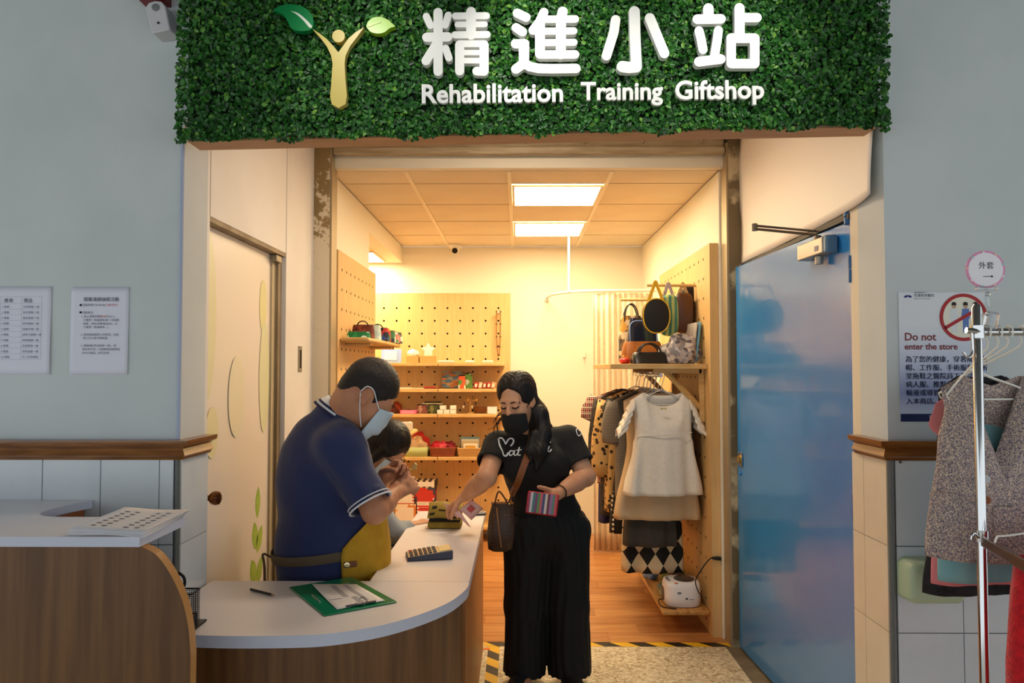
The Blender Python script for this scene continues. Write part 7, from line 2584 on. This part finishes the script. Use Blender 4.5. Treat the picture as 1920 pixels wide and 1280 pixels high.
def pap(u, v):
    p = (p4[0] * (1 - u) + p4[1] * u) * (1 - v) + (p4[3] * (1 - u) + p4[2] * u) * v
    return p + V(0, 0, 0.010 * (1 - v) * (1 - u) * (1 - v) + 0.001)


MB().grid(pap, 10, 10).build('form_paper', mat('form_white', (236, 232, 232), 0.7), cb, smooth=True, angle=0, solid=0.0004)
for a, b, c, d in ((0.36, 0.48, 0.06, 0.6), (0.66, 0.76, 0.05, 0.85), (0.03, 0.30, 0.62, 0.65), (0.5, 0.62, 0.62, 0.95)):
    MB().grid(lambda u, v: Vector(pap(a + (b - a) * u, c + (d - c) * v)) + V(0, 0, 0.0008), 4, 6).build('form_column', mat('form_grey', (176, 172, 178), 0.8), cb)
for k in range(9):
    v0 = 0.08 + 0.095 * k
    MB().grid(lambda u, v: Vector(pap(0.04 + 0.9 * u, v0 + 0.004 * v)) + V(0, 0, 0.0009), 5, 2).build('form_line', mat('form_line', (150, 148, 156), 0.8), cb)
ca_, cb_ = onC(648, 1143) + V(0, 0, 0.010), onC(704, 1133) + V(0, 0, 0.010)
M_steel = mat('clip_steel', (200, 200, 204), 0.2, 1.0)
MB().tube([ca_, cb_], 0.006, 8, flat=0.7).build('clip_bar', M_steel, cb, smooth=True)
mid_ = (ca_ + cb_) / 2
MB().tube(spline([ca_.lerp(cb_, 0.3), mid_ + V(0.0, 0.02, 0.016), ca_.lerp(cb_, 0.75)], 6), 0.0022, 6).build('clip_spring', M_steel, cb, smooth=True)
MB().tube(spline([mid_ + V(0.004, -0.004, 0), mid_ + V(0.008, -0.014, 0.004), mid_ + V(0.016, -0.012, 0.002)], 4), 0.0032, 6).build('clip_lever', M_steel, cb, smooth=True)
pa, pb = onC(585, 1119) + V(0, 0, 0.007), onC(600, 1131) + V(0, 0, 0.007)
MB().tube([pa, pb], 0.002, 6).build('wire_edge', M_steel, cb, smooth=True)

# pencil
pa, pb = onC(470, 1107) + V(0, 0, 0.0045), onC(510, 1117) + V(0, 0, 0.0045)
pd = (pb - pa).normalized()
pn = thing('pencil', 'short black pencil lying on the counter', 'pencil', pa)
MB().tube([pa, pb], 0.0042, 6).build('shaft', mat('pencil_black', (28, 28, 30), 0.35), pn)
MB().tube([pb, pb + pd * 0.010], [0.0042, 0.0016], 6).build('wood_cone', mat('pencil_wood', (206, 160, 110), 0.7), pn)
MB().tube([pb + pd * 0.010, pb + pd * 0.014], [0.0016, 0.0003], 6).build('lead_tip', mat('pencil_lead', (40, 40, 44), 0.5), pn)

# calculator
A_, B_, D_ = onC(763, 1051), onC(838, 1049), onC(766, 1033)
ux = (onC(842, 1046) - onC(764, 1050)).normalized()
uy = V(-ux.y, ux.x, 0)
cl_ = thing('calculator', 'grey and black desk calculator with tilted screen on the counter', 'calculator', A_)
o_ = onC(764, 1053, 0.0)


def K(a, b, c):
    return o_ + ux * a + uy * b + V(0, 0, c)


cw, cd = 0.185, 0.115
MB().add([K(0, 0, 0.001), K(cw, 0, 0.001), K(cw, cd, 0.001), K(0, cd, 0.001), K(0, 0, 0.014), K(cw, 0, 0.036), K(cw, cd, 0.036), K(0, cd, 0.014)],
         [(3, 2, 1, 0), (4, 5, 6, 7), (0, 1, 5, 4), (1, 2, 6, 5), (2, 3, 7, 6), (3, 0, 4, 7)]).build('body', mat('calc_dark', (60, 66, 84), 0.4), cl_, bevel=0.004)


def kz(a):
    return 0.014 + 0.022 * a / cw


MB().add([K(0.004, 0.004, kz(0.004) + 0.0015), K(cw - 0.004, 0.004, kz(cw) + 0.0012), K(cw - 0.004, cd - 0.004, kz(cw) + 0.0012), K(0.004, cd - 0.004, kz(0.004) + 0.0015)], [(0, 1, 2, 3)]).build('face_plate', mat('calc_face', (196, 184, 160), 0.3, 0.3), cl_, solid=0.001)
for i in range(6):
    for j in range(5):
        a, b = 0.012 + i * 0.019, 0.010 + j * 0.0205
        MB().add([K(a + q, b + r, kz(a) + 0.002 + s) for s in (0, 0.005) for q, r in ((0, 0), (0.013, 0), (0.013, 0.014), (0, 0.014))],
                 [(4, 5, 6, 7), (0, 1, 5, 4), (1, 2, 6, 5), (2, 3, 7, 6), (3, 0, 4, 7)]).build('key', mat('calc_key_red', (150, 50, 54), 0.5) if (i == 0 and j > 2) else mat('calc_key', (52, 50, 58), 0.5), cl_)
MB().add([K(0.132, 0.012, kz(0.132) + 0.003), K(0.178, 0.012, kz(0.178) + 0.003), K(0.178, cd - 0.012, kz(0.178) + 0.003), K(0.132, cd - 0.012, kz(0.132) + 0.003)], [(0, 1, 2, 3)]).build('display', mat('calc_lcd', (206, 196, 150), 0.2), cl_, solid=0.002)

# olive coin pouch, open
oc = onC(834, 992)
op = thing('coin_pouch', 'olive cloth coin pouch standing open on the counter', 'pouch', oc)
M_ol = mat('olive_cloth', (150, 128, 48), 0.8, c2=(136, 112, 38), scale=18, bump=0.15, bscale=300)
x0, x1, yb = oc.x - 0.085, oc.x + 0.080, oc.y
MB().box((x0, yb, ZC + 0.001), (x1, yb + 0.10, ZC + 0.035)).build('lower_half', M_ol, op, bevel=0.012, seg=4)
MB().box((x0 + 0.006, yb + 0.004, ZC + 0.033), (x1 - 0.006, yb + 0.09, ZC + 0.050)).build('dark_inside', mat('pouch_inside', (30, 26, 20), 0.9), op, bevel=0.005)


def flap(u, v):
    a = v * 2.1
    return (x0 + (x1 - x0) * u + 0.006 * math.sin(v * 3), yb - 0.006 + 0.055 * (1 - math.cos(a)) * 0.9, ZC + 0.052 + 0.062 * math.sin(a * 0.78) + 0.006 * math.sin(u * 5))


MB().grid(flap, 20, 14).build('flap', M_ol, op, smooth=True, angle=0, solid=0.007)
for u0, u1, v0, v1 in ((0.05, 0.20, 0.12, 0.22), (0.10, 0.24, 0.42, 0.56), (0.60, 0.84, 0.04, 0.12), (0.30, 0.5, 0.30, 0.36)):
    MB().grid(lambda u, v: Vector(flap(u0 + (u1 - u0) * u, v0 + (v1 - v0) * v)) + V(0, -0.005, 0.003), 4, 4).build('velcro_patch', mat('velcro', (30, 28, 26), 0.9), op, solid=0.002)

# banknotes in the woman's hand
M_note = mat('banknote_pink', (226, 168, 164), 0.7, c2=(238, 206, 200), scale=16)
for i, (q4, lb) in enumerate(((((832, 941), (866, 962), (858, 972), (836, 952)), 'pale banknote under the fingers of the woman in black'),
                              (((862, 955), (884, 936), (906, 953), (884, 975)), 'pink banknote fanned out from the hand of the woman in black'),
                              (((852, 960), (862, 957), (884, 990), (878, 986)), 'pink banknote pointing down towards the counter'))):
    t = thing('banknote', lb, 'banknote', at(*q4[0], 3.62), 'banknotes in the hand')
    dd = 3.64 - 0.02 * i
    ps_ = [at(x, y, dd + 0.01 * j) for j, (x, y) in enumerate(q4)]
    MB().grid(lambda u, v: (ps_[0] * (1 - u) + ps_[1] * u) * (1 - v) + (ps_[3] * (1 - u) + ps_[2] * u) * v + V(0, 0.006 * math.sin(u * 3), 0), 8, 6).build('note', M_note, t, smooth=True, angle=0, solid=0.0006)
    if i == 1:
        MB().grid(lambda u, v: (ps_[0] * (0.7 - 0.4 * u) + ps_[1] * (0.3 + 0.4 * u)) * (0.75 - 0.4 * v) + (ps_[3] * (0.7 - 0.4 * u) + ps_[2] * (0.3 + 0.4 * u)) * (0.25 + 0.4 * v) + V(0, 0.004, 0) + V(0, -0.0025, 0), 5, 5).build('note_print', mat('note_red', (206, 90, 90), 0.7), t)
t = thing('phone', 'thin dark phone lying at the far outer edge of the counter', 'phone', onC(903, 966))
q = onC(903, 966)
MB().cbox(q + V(-0.03, 0.02, 0.006), (0.10, 0.06, 0.008), (0, 0, 0.2)).build('body', mat('phone_dark', (34, 36, 44), 0.25), t, bevel=0.003)
MB().cbox(q + V(-0.03, 0.02, 0.0105), (0.092, 0.052, 0.001), (0, 0, 0.2)).build('screen', mat('phone_screen', (150, 156, 166), 0.1), t)

# striped wallet in her other hand
wc = at(1017, 944, 3.40)
wl_ = thing('wallet', 'striped purple and green wallet with red edge in the hand of the woman in black', 'wallet', wc - V(0, 0, 0.05))
RW = Euler((-0.25, 0.10, -0.15)).to_matrix()
MB().cbox(wc, (0.140, 0.022, 0.098), (-0.25, 0.10, -0.15)).build('shell', mat('wallet_edge', (176, 30, 40), 0.5), wl_, bevel=0.006, seg=3)
cols = [(150, 60, 90), (196, 190, 200), (70, 120, 120), (120, 70, 120), (90, 140, 80), (190, 90, 110), (60, 80, 120), (206, 196, 190), (110, 60, 70), (150, 110, 160), (90, 130, 120), (196, 80, 90)]
for i, c_ in enumerate(cols):
    p = wc + RW @ V(-0.060 + i * 0.0109, -0.0118, 0)
    MB().cbox(p, (0.0109, 0.0016, 0.088), (-0.25, 0.10, -0.15)).build('stripe', mat('wstripe_%d' % i, c_, 0.6), wl_)

# shoulder bag
bgc = at(940, 985, 3.50)
sb = thing('shoulder_bag', 'brown patterned leather shoulder bag with tan strap worn by the woman in black', 'bag', bgc - V(0, 0, 0.10))
M_mono = mat_voro('monogram_leather', (66, 44, 30), (112, 82, 46), 60, 0.22, 0.45, rand=0.2)
rings = []
for v, w_, dpt in ((0, 0.035, 0.02), (0.05, 0.055, 0.035), (0.35, 0.064, 0.045), (0.75, 0.060, 0.038), (1.0, 0.048, 0.018)):
    z_ = bgc.z - 0.115 + 0.215 * v
    rings.append([V(bgc.x + 0.012 * (v - 0.5) + math.copysign(abs(math.cos(a)) ** 0.7, math.cos(a)) * w_, bgc.y + math.copysign(abs(math.sin(a)) ** 0.8, math.sin(a)) * dpt, z_) for a in [2 * PI * j / 24 for j in range(24)]])
MB().loft(rings).build('bag_body', M_mono, sb, smooth=True, angle=0.9)
tz = bgc.z + 0.10
MB().tube([V(bgc.x - 0.045, bgc.y, tz), V(bgc.x + 0.005, bgc.y - 0.01, tz + 0.004), V(bgc.x + 0.055, bgc.y, tz)], 0.007, 8).build('zip_edge', mat('bag_zip_tan', (150, 100, 56), 0.5), sb, smooth=True)
MB().tube(spline([V(bgc.x - 0.03, bgc.y - 0.02, tz), V(bgc.x - 0.01, bgc.y - 0.03, tz + 0.06), V(bgc.x + 0.03, bgc.y - 0.02, tz + 0.004)], 6), 0.004, 6).build('handle', mat('bag_dark_strap', (70, 42, 26), 0.5), sb, smooth=True)
MB().tube(spline([V(bgc.x - 0.020, bgc.y - 0.045, tz - 0.01), V(bgc.x - 0.010, bgc.y - 0.05, tz - 0.10), V(bgc.x + 0.0, bgc.y - 0.04, tz - 0.19)], 5), 0.004, 6).build('seam_piping', mat('bag_zip_tan', (150, 100, 56)), sb, smooth=True)
M_strap = mat('bag_strap_tan', (132, 78, 40), 0.5)
for s_ in project_strokes([([(1010, 812), (998, 835), (986, 862), (974, 895), (962, 925)], 1.0)], W_shirt, 0.016, 'strap', M_strap, sb, 0.006):
    m_ = s_.modifiers.new('solid', 'SOLIDIFY')
    m_.thickness = 0.003
MB().tube(spline([at(962, 922, 3.545), at(957, 934, 3.51), at(953, 946, 3.50)], 4), 0.014, 8, flat=0.25, hint=(1, 0, 0)).build('strap_end', M_strap, sb, smooth=True)
MB().tube([V(bgc.x + 0.035 + 0.012 * math.cos(2 * PI * i / 14), bgc.y - 0.012, tz + 0.012 + 0.012 * math.sin(2 * PI * i / 14)) for i in range(14)], 0.003, 6, True).build('ring', mat('brass', (206, 160, 84)), sb, smooth=True)

# desk organiser behind the curved panel
og = thing('desk_organiser', 'black wire mesh desk organiser beside the curved counter panel', 'organiser', onC(350, 1150))
M_wire = mat('organiser_black', (18, 18, 20), 0.4)


def lattice(lo, hi, n, m_, par, name):
    """box of crossed wires with a rim"""
    (x0, y0, z0), (x1, y1, z1) = lo, hi
    g = MB()
    for (ax0, ax1) in (((x0, y0), (x1, y0)), ((x1, y0), (x1, y1)), ((x1, y1), (x0, y1)), ((x0, y1), (x0, y0))):
        A, B = Vector((*ax0, 0)), Vector((*ax1, 0))
        k_ = max(3, int((B - A).length / n))
        for i in range(k_ + 1):
            p = A.lerp(B, i / k_)
            g.tube([V(p.x, p.y, z0), V(p.x, p.y, z1)], 0.0007, 4)
        kz_ = max(3, int((z1 - z0) / n))
        for i in range(kz_ + 1):
            z_ = z0 + (z1 - z0) * i / kz_
            g.tube([V(A.x, A.y, z_), V(B.x, B.y, z_)], 0.0007, 4)
    ob = g.build(name, m_, par)
    ob['kind'] = 'stuff'
    MB().tube([V(x0, y0, z1), V(x1, y0, z1), V(x1, y1, z1), V(x0, y1, z1)], 0.0028, 6, True).build('rim', m_, par)
    MB().box((x0, y0, z0 - 0.002), (x1, y1, z0)).build('tray_floor', m_, par)


xo = -1.04
lattice((xo - 0.02, 2.30, ZC + 0.005), (xo + 0.055, 2.36, ZC + 0.10), 0.006, M_wire, og, 'wire_mesh')
lattice((xo - 0.02, 2.225, ZC + 0.005), (xo + 0.075, 2.295, ZC + 0.045), 0.006, M_wire, og, 'wire_mesh')
MB().box((xo - 0.02, 2.20, ZC + 0.001), (xo + 0.078, 2.365, ZC + 0.006)).build('base', M_wire, og, bevel=0.002)
sc_ = thing('scissors', 'black handled scissors standing in the wire organiser', 'scissors', (xo, 2.33, ZC + 0.006))
MB().tube([V(xo + 0.0 + 0.022 * math.cos(2 * PI * i / 18), 2.33, ZC + 0.128 + 0.027 * math.sin(2 * PI * i / 18)) for i in range(18)], 0.0048, 8, True).build('handle', mat('scissor_black', (20, 20, 22), 0.35), sc_, smooth=True)
MB().tube([V(xo - 0.025, 2.335, ZC + 0.11), V(xo - 0.01, 2.335, ZC + 0.08), V(xo, 2.33, ZC + 0.01)], 0.003, 6).build('blade', M_steel, sc_)

# papers on the raised counter
def onH(px, py, dz):
    p = on_plane(px, py, ZH)
    return V(p.x, p.y, ZH + dz)


st_ = thing('paper_stack', 'stack of printed price sheets curling over the end of the raised counter', 'papers', onH(240, 985, 0))
q4 = [onH(128, 1004, 0.001), onH(268, 1008, 0.001), onH(352, 968, 0.001), onH(228, 966, 0.001)]


def shp(u, v, dz, tw):
    p = (q4[0] * (1 - u) + q4[1] * u) * (1 - v) + (q4[3] * (1 - u) + q4[2] * u) * v
    return p + V(0.012 * tw * (v - 0.3), 0.01 * tw, dz + 0.004 * math.sin(u * 5 + v * 2 + tw) * u + 0.008 * v * (1 - u))


for i in range(4):
    MB().grid(lambda u, v: shp(u, v, 0.004 + 0.0035 * i, (i - 1.5) * 0.5), 12, 8).build('sheet', mat('sheet_white_%d' % (i % 2), ((236, 234, 236), (228, 226, 230))[i % 2], 0.7), st_, smooth=True, angle=0, solid=0.0006)
for col in range(5):
    for rw in range(7):
        if (col == 2):
            continue
        u0, v0 = 0.16 + 0.15 * col, 0.15 + 0.105 * rw
        MB().grid(lambda u, v: shp(u0 + 0.07 * u, v0 + 0.03 * v, 0.0155, 0.75) + V(0, 0, 0.0006), 3, 2).build('printed_row', mat('print_grey', (130, 128, 136), 0.8), st_)

# ================================================================== CLOTHES RACK AT THE RIGHT
DR = 2.05
rk = thing('clothes_rack', 'chrome clothes rack at the right with hanging garments', 'rack', (1.24, DR, 0))
px_ = at(1832, 620, DR).x
zt_ = at(1832, 570, DR).z
MB().tube([(px_, DR, 0.03), (px_, DR, zt_ - 0.01), (px_, DR, zt_)], [0.0125, 0.0125, 0.008], 14).build('post', M_chrome, rk, smooth=True)
MB().tube([(px_ + 1.1, DR, 0.03), (px_ + 1.1, DR, zt_ - 0.01), (px_ + 1.1, DR, zt_)], [0.0125, 0.0125, 0.008], 14).build('post', M_chrome, rk, smooth=True)
zb_ = at(1832, 622, DR).z
MB().tube([(px_, DR, zb_), (px_ + 1.1, DR, zb_)], 0.011, 12).build('top_bar', M_chrome, rk, smooth=True)
MB().lathe([(0.018, 0), (0.018, 0.034)], (px_, DR, zb_ - 0.017), (0, 0, 1), 14).build('joint_collar', M_chrome, rk, smooth=True)
MB().tube([(px_ - 0.035, DR - 0.01, zb_ + 0.004), (px_, DR - 0.01, zb_)], 0.008, 8).build('clamp_screw', M_chrome, rk, smooth=True)
MB().tube(spline([V(px_ - 0.022, DR - 0.012, zb_), V(px_ - 0.022, DR - 0.014, zb_ - 0.055), V(px_ - 0.036, DR - 0.016, zb_ - 0.068), V(px_ - 0.048, DR - 0.016, zb_ - 0.055)], 6), 0.0035, 8).build('hook', M_chrome, rk, smooth=True)
for x in (px_, px_ + 1.1):
    MB().tube([(x, DR - 0.45, 0.03), (x, DR + 0.40, 0.03)], 0.0125, 12).build('foot_bar', M_chrome, rk, smooth=True)
    for y_ in (DR - 0.43, DR + 0.38):
        MB().lathe([(0.022, 0), (0.022, 0.02)], (x, y_, 0.0), (0, 0, 1), 12).build('castor', M_dark, rk, smooth=True)
za = at(1832, 1006, DR).z
ea = V(px_ - 0.185, 1.45, za + 0.03)
MB().cbox(((px_ + ea.x) / 2, (DR + ea.y) / 2, za + 0.006), (0.010, (DR - ea.y) * 1.04, 0.026), (-0.05, 0, -math.atan2(px_ - ea.x, DR - ea.y))).build('front_arm', mat('arm_brown_chrome', (120, 84, 54), 0.25, 0.9), rk, bevel=0.002)  # chrome bar; the dark brown it reflects is put into its colour
MB().lathe([(0.017, 0), (0.017, 0.03)], (px_, DR, za - 0.012), (0, 0, 1), 14).build('arm_clamp', M_chrome, rk, smooth=True)
MB().tube(spline([V(px_ - 0.014, DR - 0.01, za), V(px_ - 0.03, DR - 0.015, za + 0.012), V(px_ - 0.035, DR - 0.015, za - 0.004)], 4), 0.004, 8).build('wing_screw', M_chrome, rk, smooth=True)

M_tweed = mat_multi('tweed', [(184, 160, 148), (124, 112, 116), (220, 200, 176), (148, 130, 140), (104, 100, 116), (202, 178, 158)], 420, 0.9)
garment('vest', 'tweed wool vest with buttons hanging at the front of the chrome rack', 'vest', 1.345, 2.165, 1.50, 0.195, 0.52, M_tweed, [(0, 0.80), (0.15, 0.74), (0.35, 0.84), (1, 1.06)], 0.055, None, 0.085, 0.22, 0.10, 4, 0.008, hemtilt=0.08)
vs_ = [o_ for o_ in bpy.data.objects if o_.get('category') == 'vest'][0]
for px, py, c_ in ((1848, 898, (206, 206, 206)), (1850, 937, (150, 86, 50))):
    p = at(px, py, 2.092)
    MB().lathe([(0.011, 0), (0.011, 0.003), (0.007, 0.004), (0.004, 0.002), (0, 0.002)], p, (0, -1, 0), 16).build('button', mat('vest_button_%d' % c_[1], c_, 0.4), vs_, smooth=True)
for px0, px1, py0, py1 in ((1868, 1906, 950, 1020), (1750, 1792, 925, 930)):
    A, B = at(px0, py1, 2.10), at(px1, py0, 2.10)
    MB().box((A.x, 2.106, A.z), (B.x, 2.122, B.z)).build('pocket', M_tweed, vs_, bevel=0.003)
garment('shirt', 'pale teal shirt hanging inside the tweed vest on the chrome rack', 'shirt', 1.37, 2.23, 1.475, 0.145, 0.565, mat('teal_cloth', (140, 184, 186), 0.8, c2=(120, 168, 176), scale=12), [(0, 0.9), (1, 1.12)], 0.04, None, 0.07, 0.05, 0.12, 4, 0.008)
garment('shirt', 'salmon pink shirt peeping out behind the tweed vest', 'shirt', 1.395, 2.285, 1.465, 0.165, 0.58, mat('salmon_cloth', (226, 130, 134), 0.8), [(0, 0.95), (0.12, 1.08), (0.25, 0.85), (1, 1.06)], 0.03, None, 0.07, 0.05, 0.10, 4, 0.006)
garment('jacket', 'black lined jacket with longer hem behind the pink shirt', 'jacket', 1.425, 2.35, 1.50, 0.155, 0.66, mat('charcoal_jacket', (48, 46, 50), 0.9, c2=(28, 28, 32), scale=30), [(0, 0.9), (0.5, 0.95), (1, 1.28)], 0.045, None, 0.07, 0.03, 0.10, 4, 0.008)
for i, (x, y, lb) in enumerate(((1.262, 2.055, 'white wire hanger holding the tweed vest'), (1.288, 2.055, 'white wire hanger holding the teal shirt'), (1.312, 2.055, 'white wire hanger holding the salmon shirt'), (1.345, 2.055, 'white wire hanger holding the black jacket'))):
    t = thing('clothes_hanger', lb, 'hanger', (x, DR, 1.44), 'hangers on the chrome rack')
    zh_ = zb_
    hk = [V(x + 0.004 * i, DR + 0.017 * math.sin(q), zh_ + 0.017 * math.cos(q)) for q in [(-2.4 + k * 0.42) for k in range(11)]]
    yg = (2.165, 2.23, 2.285, 2.35)[i]
    xg = (1.345, 1.37, 1.395, 1.425)[i]
    nk_ = V(x - 0.012, DR + (yg - DR) * 0.6, zh_ - 0.10)
    MB().tube(spline(hk + [V(x + 0.01, DR + 0.016, zh_ - 0.04), nk_], 3), 0.0024, 6).build('hook', M_hw, t, smooth=True)
    s0 = (0.15, 0.14, 0.155, 0.14)[i] * 0.95
    MB().tube([nk_, V(xg - s0, yg - 0.02, 1.445), V(xg - s0 * 0.97, yg - 0.02, 1.432), V(xg + s0 * 0.97, yg + 0.02, 1.432), V(xg + s0, yg + 0.02, 1.445)], 0.003, 6, True).build('hanger_frame', M_hw, t, smooth=True)
t = garment('sweater', 'fuzzy bright red sweater at the right picture edge', 'sweater', 1.475, 1.90, 1.125, 0.20, 0.75, mat('fuzzy_red', (222, 16, 30), 0.95, c2=(190, 6, 20), scale=60, bump=0.5, bscale=220, sheen=0.4), [(0, 0.85), (0.3, 1.0), (1, 1.05)], 0.09, (0.52, 0.075, 0.065, 0.025), 0.07, 0.03, 0.0, 5, 0.012)
hg = thing('clothes_hanger', 'white wire hanger holding the red sweater', 'hanger', (1.45, 1.90, 1.06))
xa = px_ + (ea.x - px_) * (DR - 1.90) / (DR - ea.y)
MB().tube(spline([V(xa - 0.012, 1.90, za + 0.018), V(xa - 0.004, 1.90, za + 0.034), V(xa + 0.02, 1.90, za + 0.036), V(1.36, 1.90, 1.125), V(1.475, 1.90, 1.12)], 5), 0.0024, 6).build('hook', M_hw, hg, smooth=True)
MB().tube([V(1.475, 1.90, 1.12), V(1.315, 1.90, 1.055), V(1.635, 1.90, 1.055)], 0.003, 6, True).build('hanger_frame', M_hw, hg, smooth=True)

# round sign clipped onto the rack
sg_ = thing('round_sign', 'round white sign with pink rim and handwritten characters clipped to the rack', 'sign', at(1858, 612, DR))
cs = at(1848, 505, DR)
rs_ = 36.5 * DR / FPX
MB().prism([cs + V(math.cos(2 * PI * i / 40), 0, math.sin(2 * PI * i / 40) * 0.97) * rs_ for i in range(40)], (0, 0.003, 0)).build('rim_disc', mat('sign_pink', (232, 150, 190), 0.5), sg_)
MB().prism([cs + V(math.cos(2 * PI * i / 40), 0, math.sin(2 * PI * i / 40) * 0.97) * (rs_ * 0.89) + V(0, -0.001, 0) for i in range(40)], (0, 0.001, 0)).build('white_disc', mat('sign_paper', (244, 240, 246), 0.6), sg_)
for i in range(9):
    a = 0.3 + i * 2 * PI / 9
    MB().ball(cs + V(math.cos(a) * rs_ * 0.93, -0.002, math.sin(a) * rs_ * 0.9), (0.004, 0.001, 0.0035), n=8, m=6).build('rim_dot', mat('sign_dot_%d' % (i % 3), ((170, 206, 210), (244, 200, 190), (240, 226, 226))[i % 3], 0.5), sg_)
print_text([('外套', -0.020, 0.003, 0.021)], cs + V(0, -0.0012, 0), X, Z, mat('sign_ink', (40, 36, 40), 0.7), sg_)
g = MB()
y0 = cs.y - 0.0018
z0 = cs.z - 0.019
g.prism([V(cs.x + a, y0, z0 + b) for a, b in ((-0.008, -0.0008), (0.014, -0.0008), (0.014, -0.0035), (0.020, 0.0), (0.014, 0.0035), (0.014, 0.0008), (-0.008, 0.0008))], (0, 0.0004, 0))
g.build('arrow', mat('sign_ink', (40, 36, 40)), sg_)
M_clear = mat('clear_acrylic', (236, 240, 244), 0.08, trans=0.85, spec=0.5)
MB().cbox(cs + V(0, 0, -rs_ * 0.98), (0.055, 0.012, 0.010)).build('clip_jaw', M_clear, sg_, bevel=0.002)
MB().tube([cs + V(0, 0.004, -rs_), at(1853, 575, DR)], 0.004, 8).build('clip_stem', M_clear, sg_, smooth=True)
for py in (551, 588):
    MB().ball(at(1852, py, DR), 0.007, n=10, m=8).build('swivel_ball', M_clear, sg_, smooth=True)
MB().cbox(at(1858, 604, DR) + V(0, 0, 0.004), (0.026, 0.030, 0.046), (0, 0.2, 0)).build('clamp', M_clear, sg_, bevel=0.004)
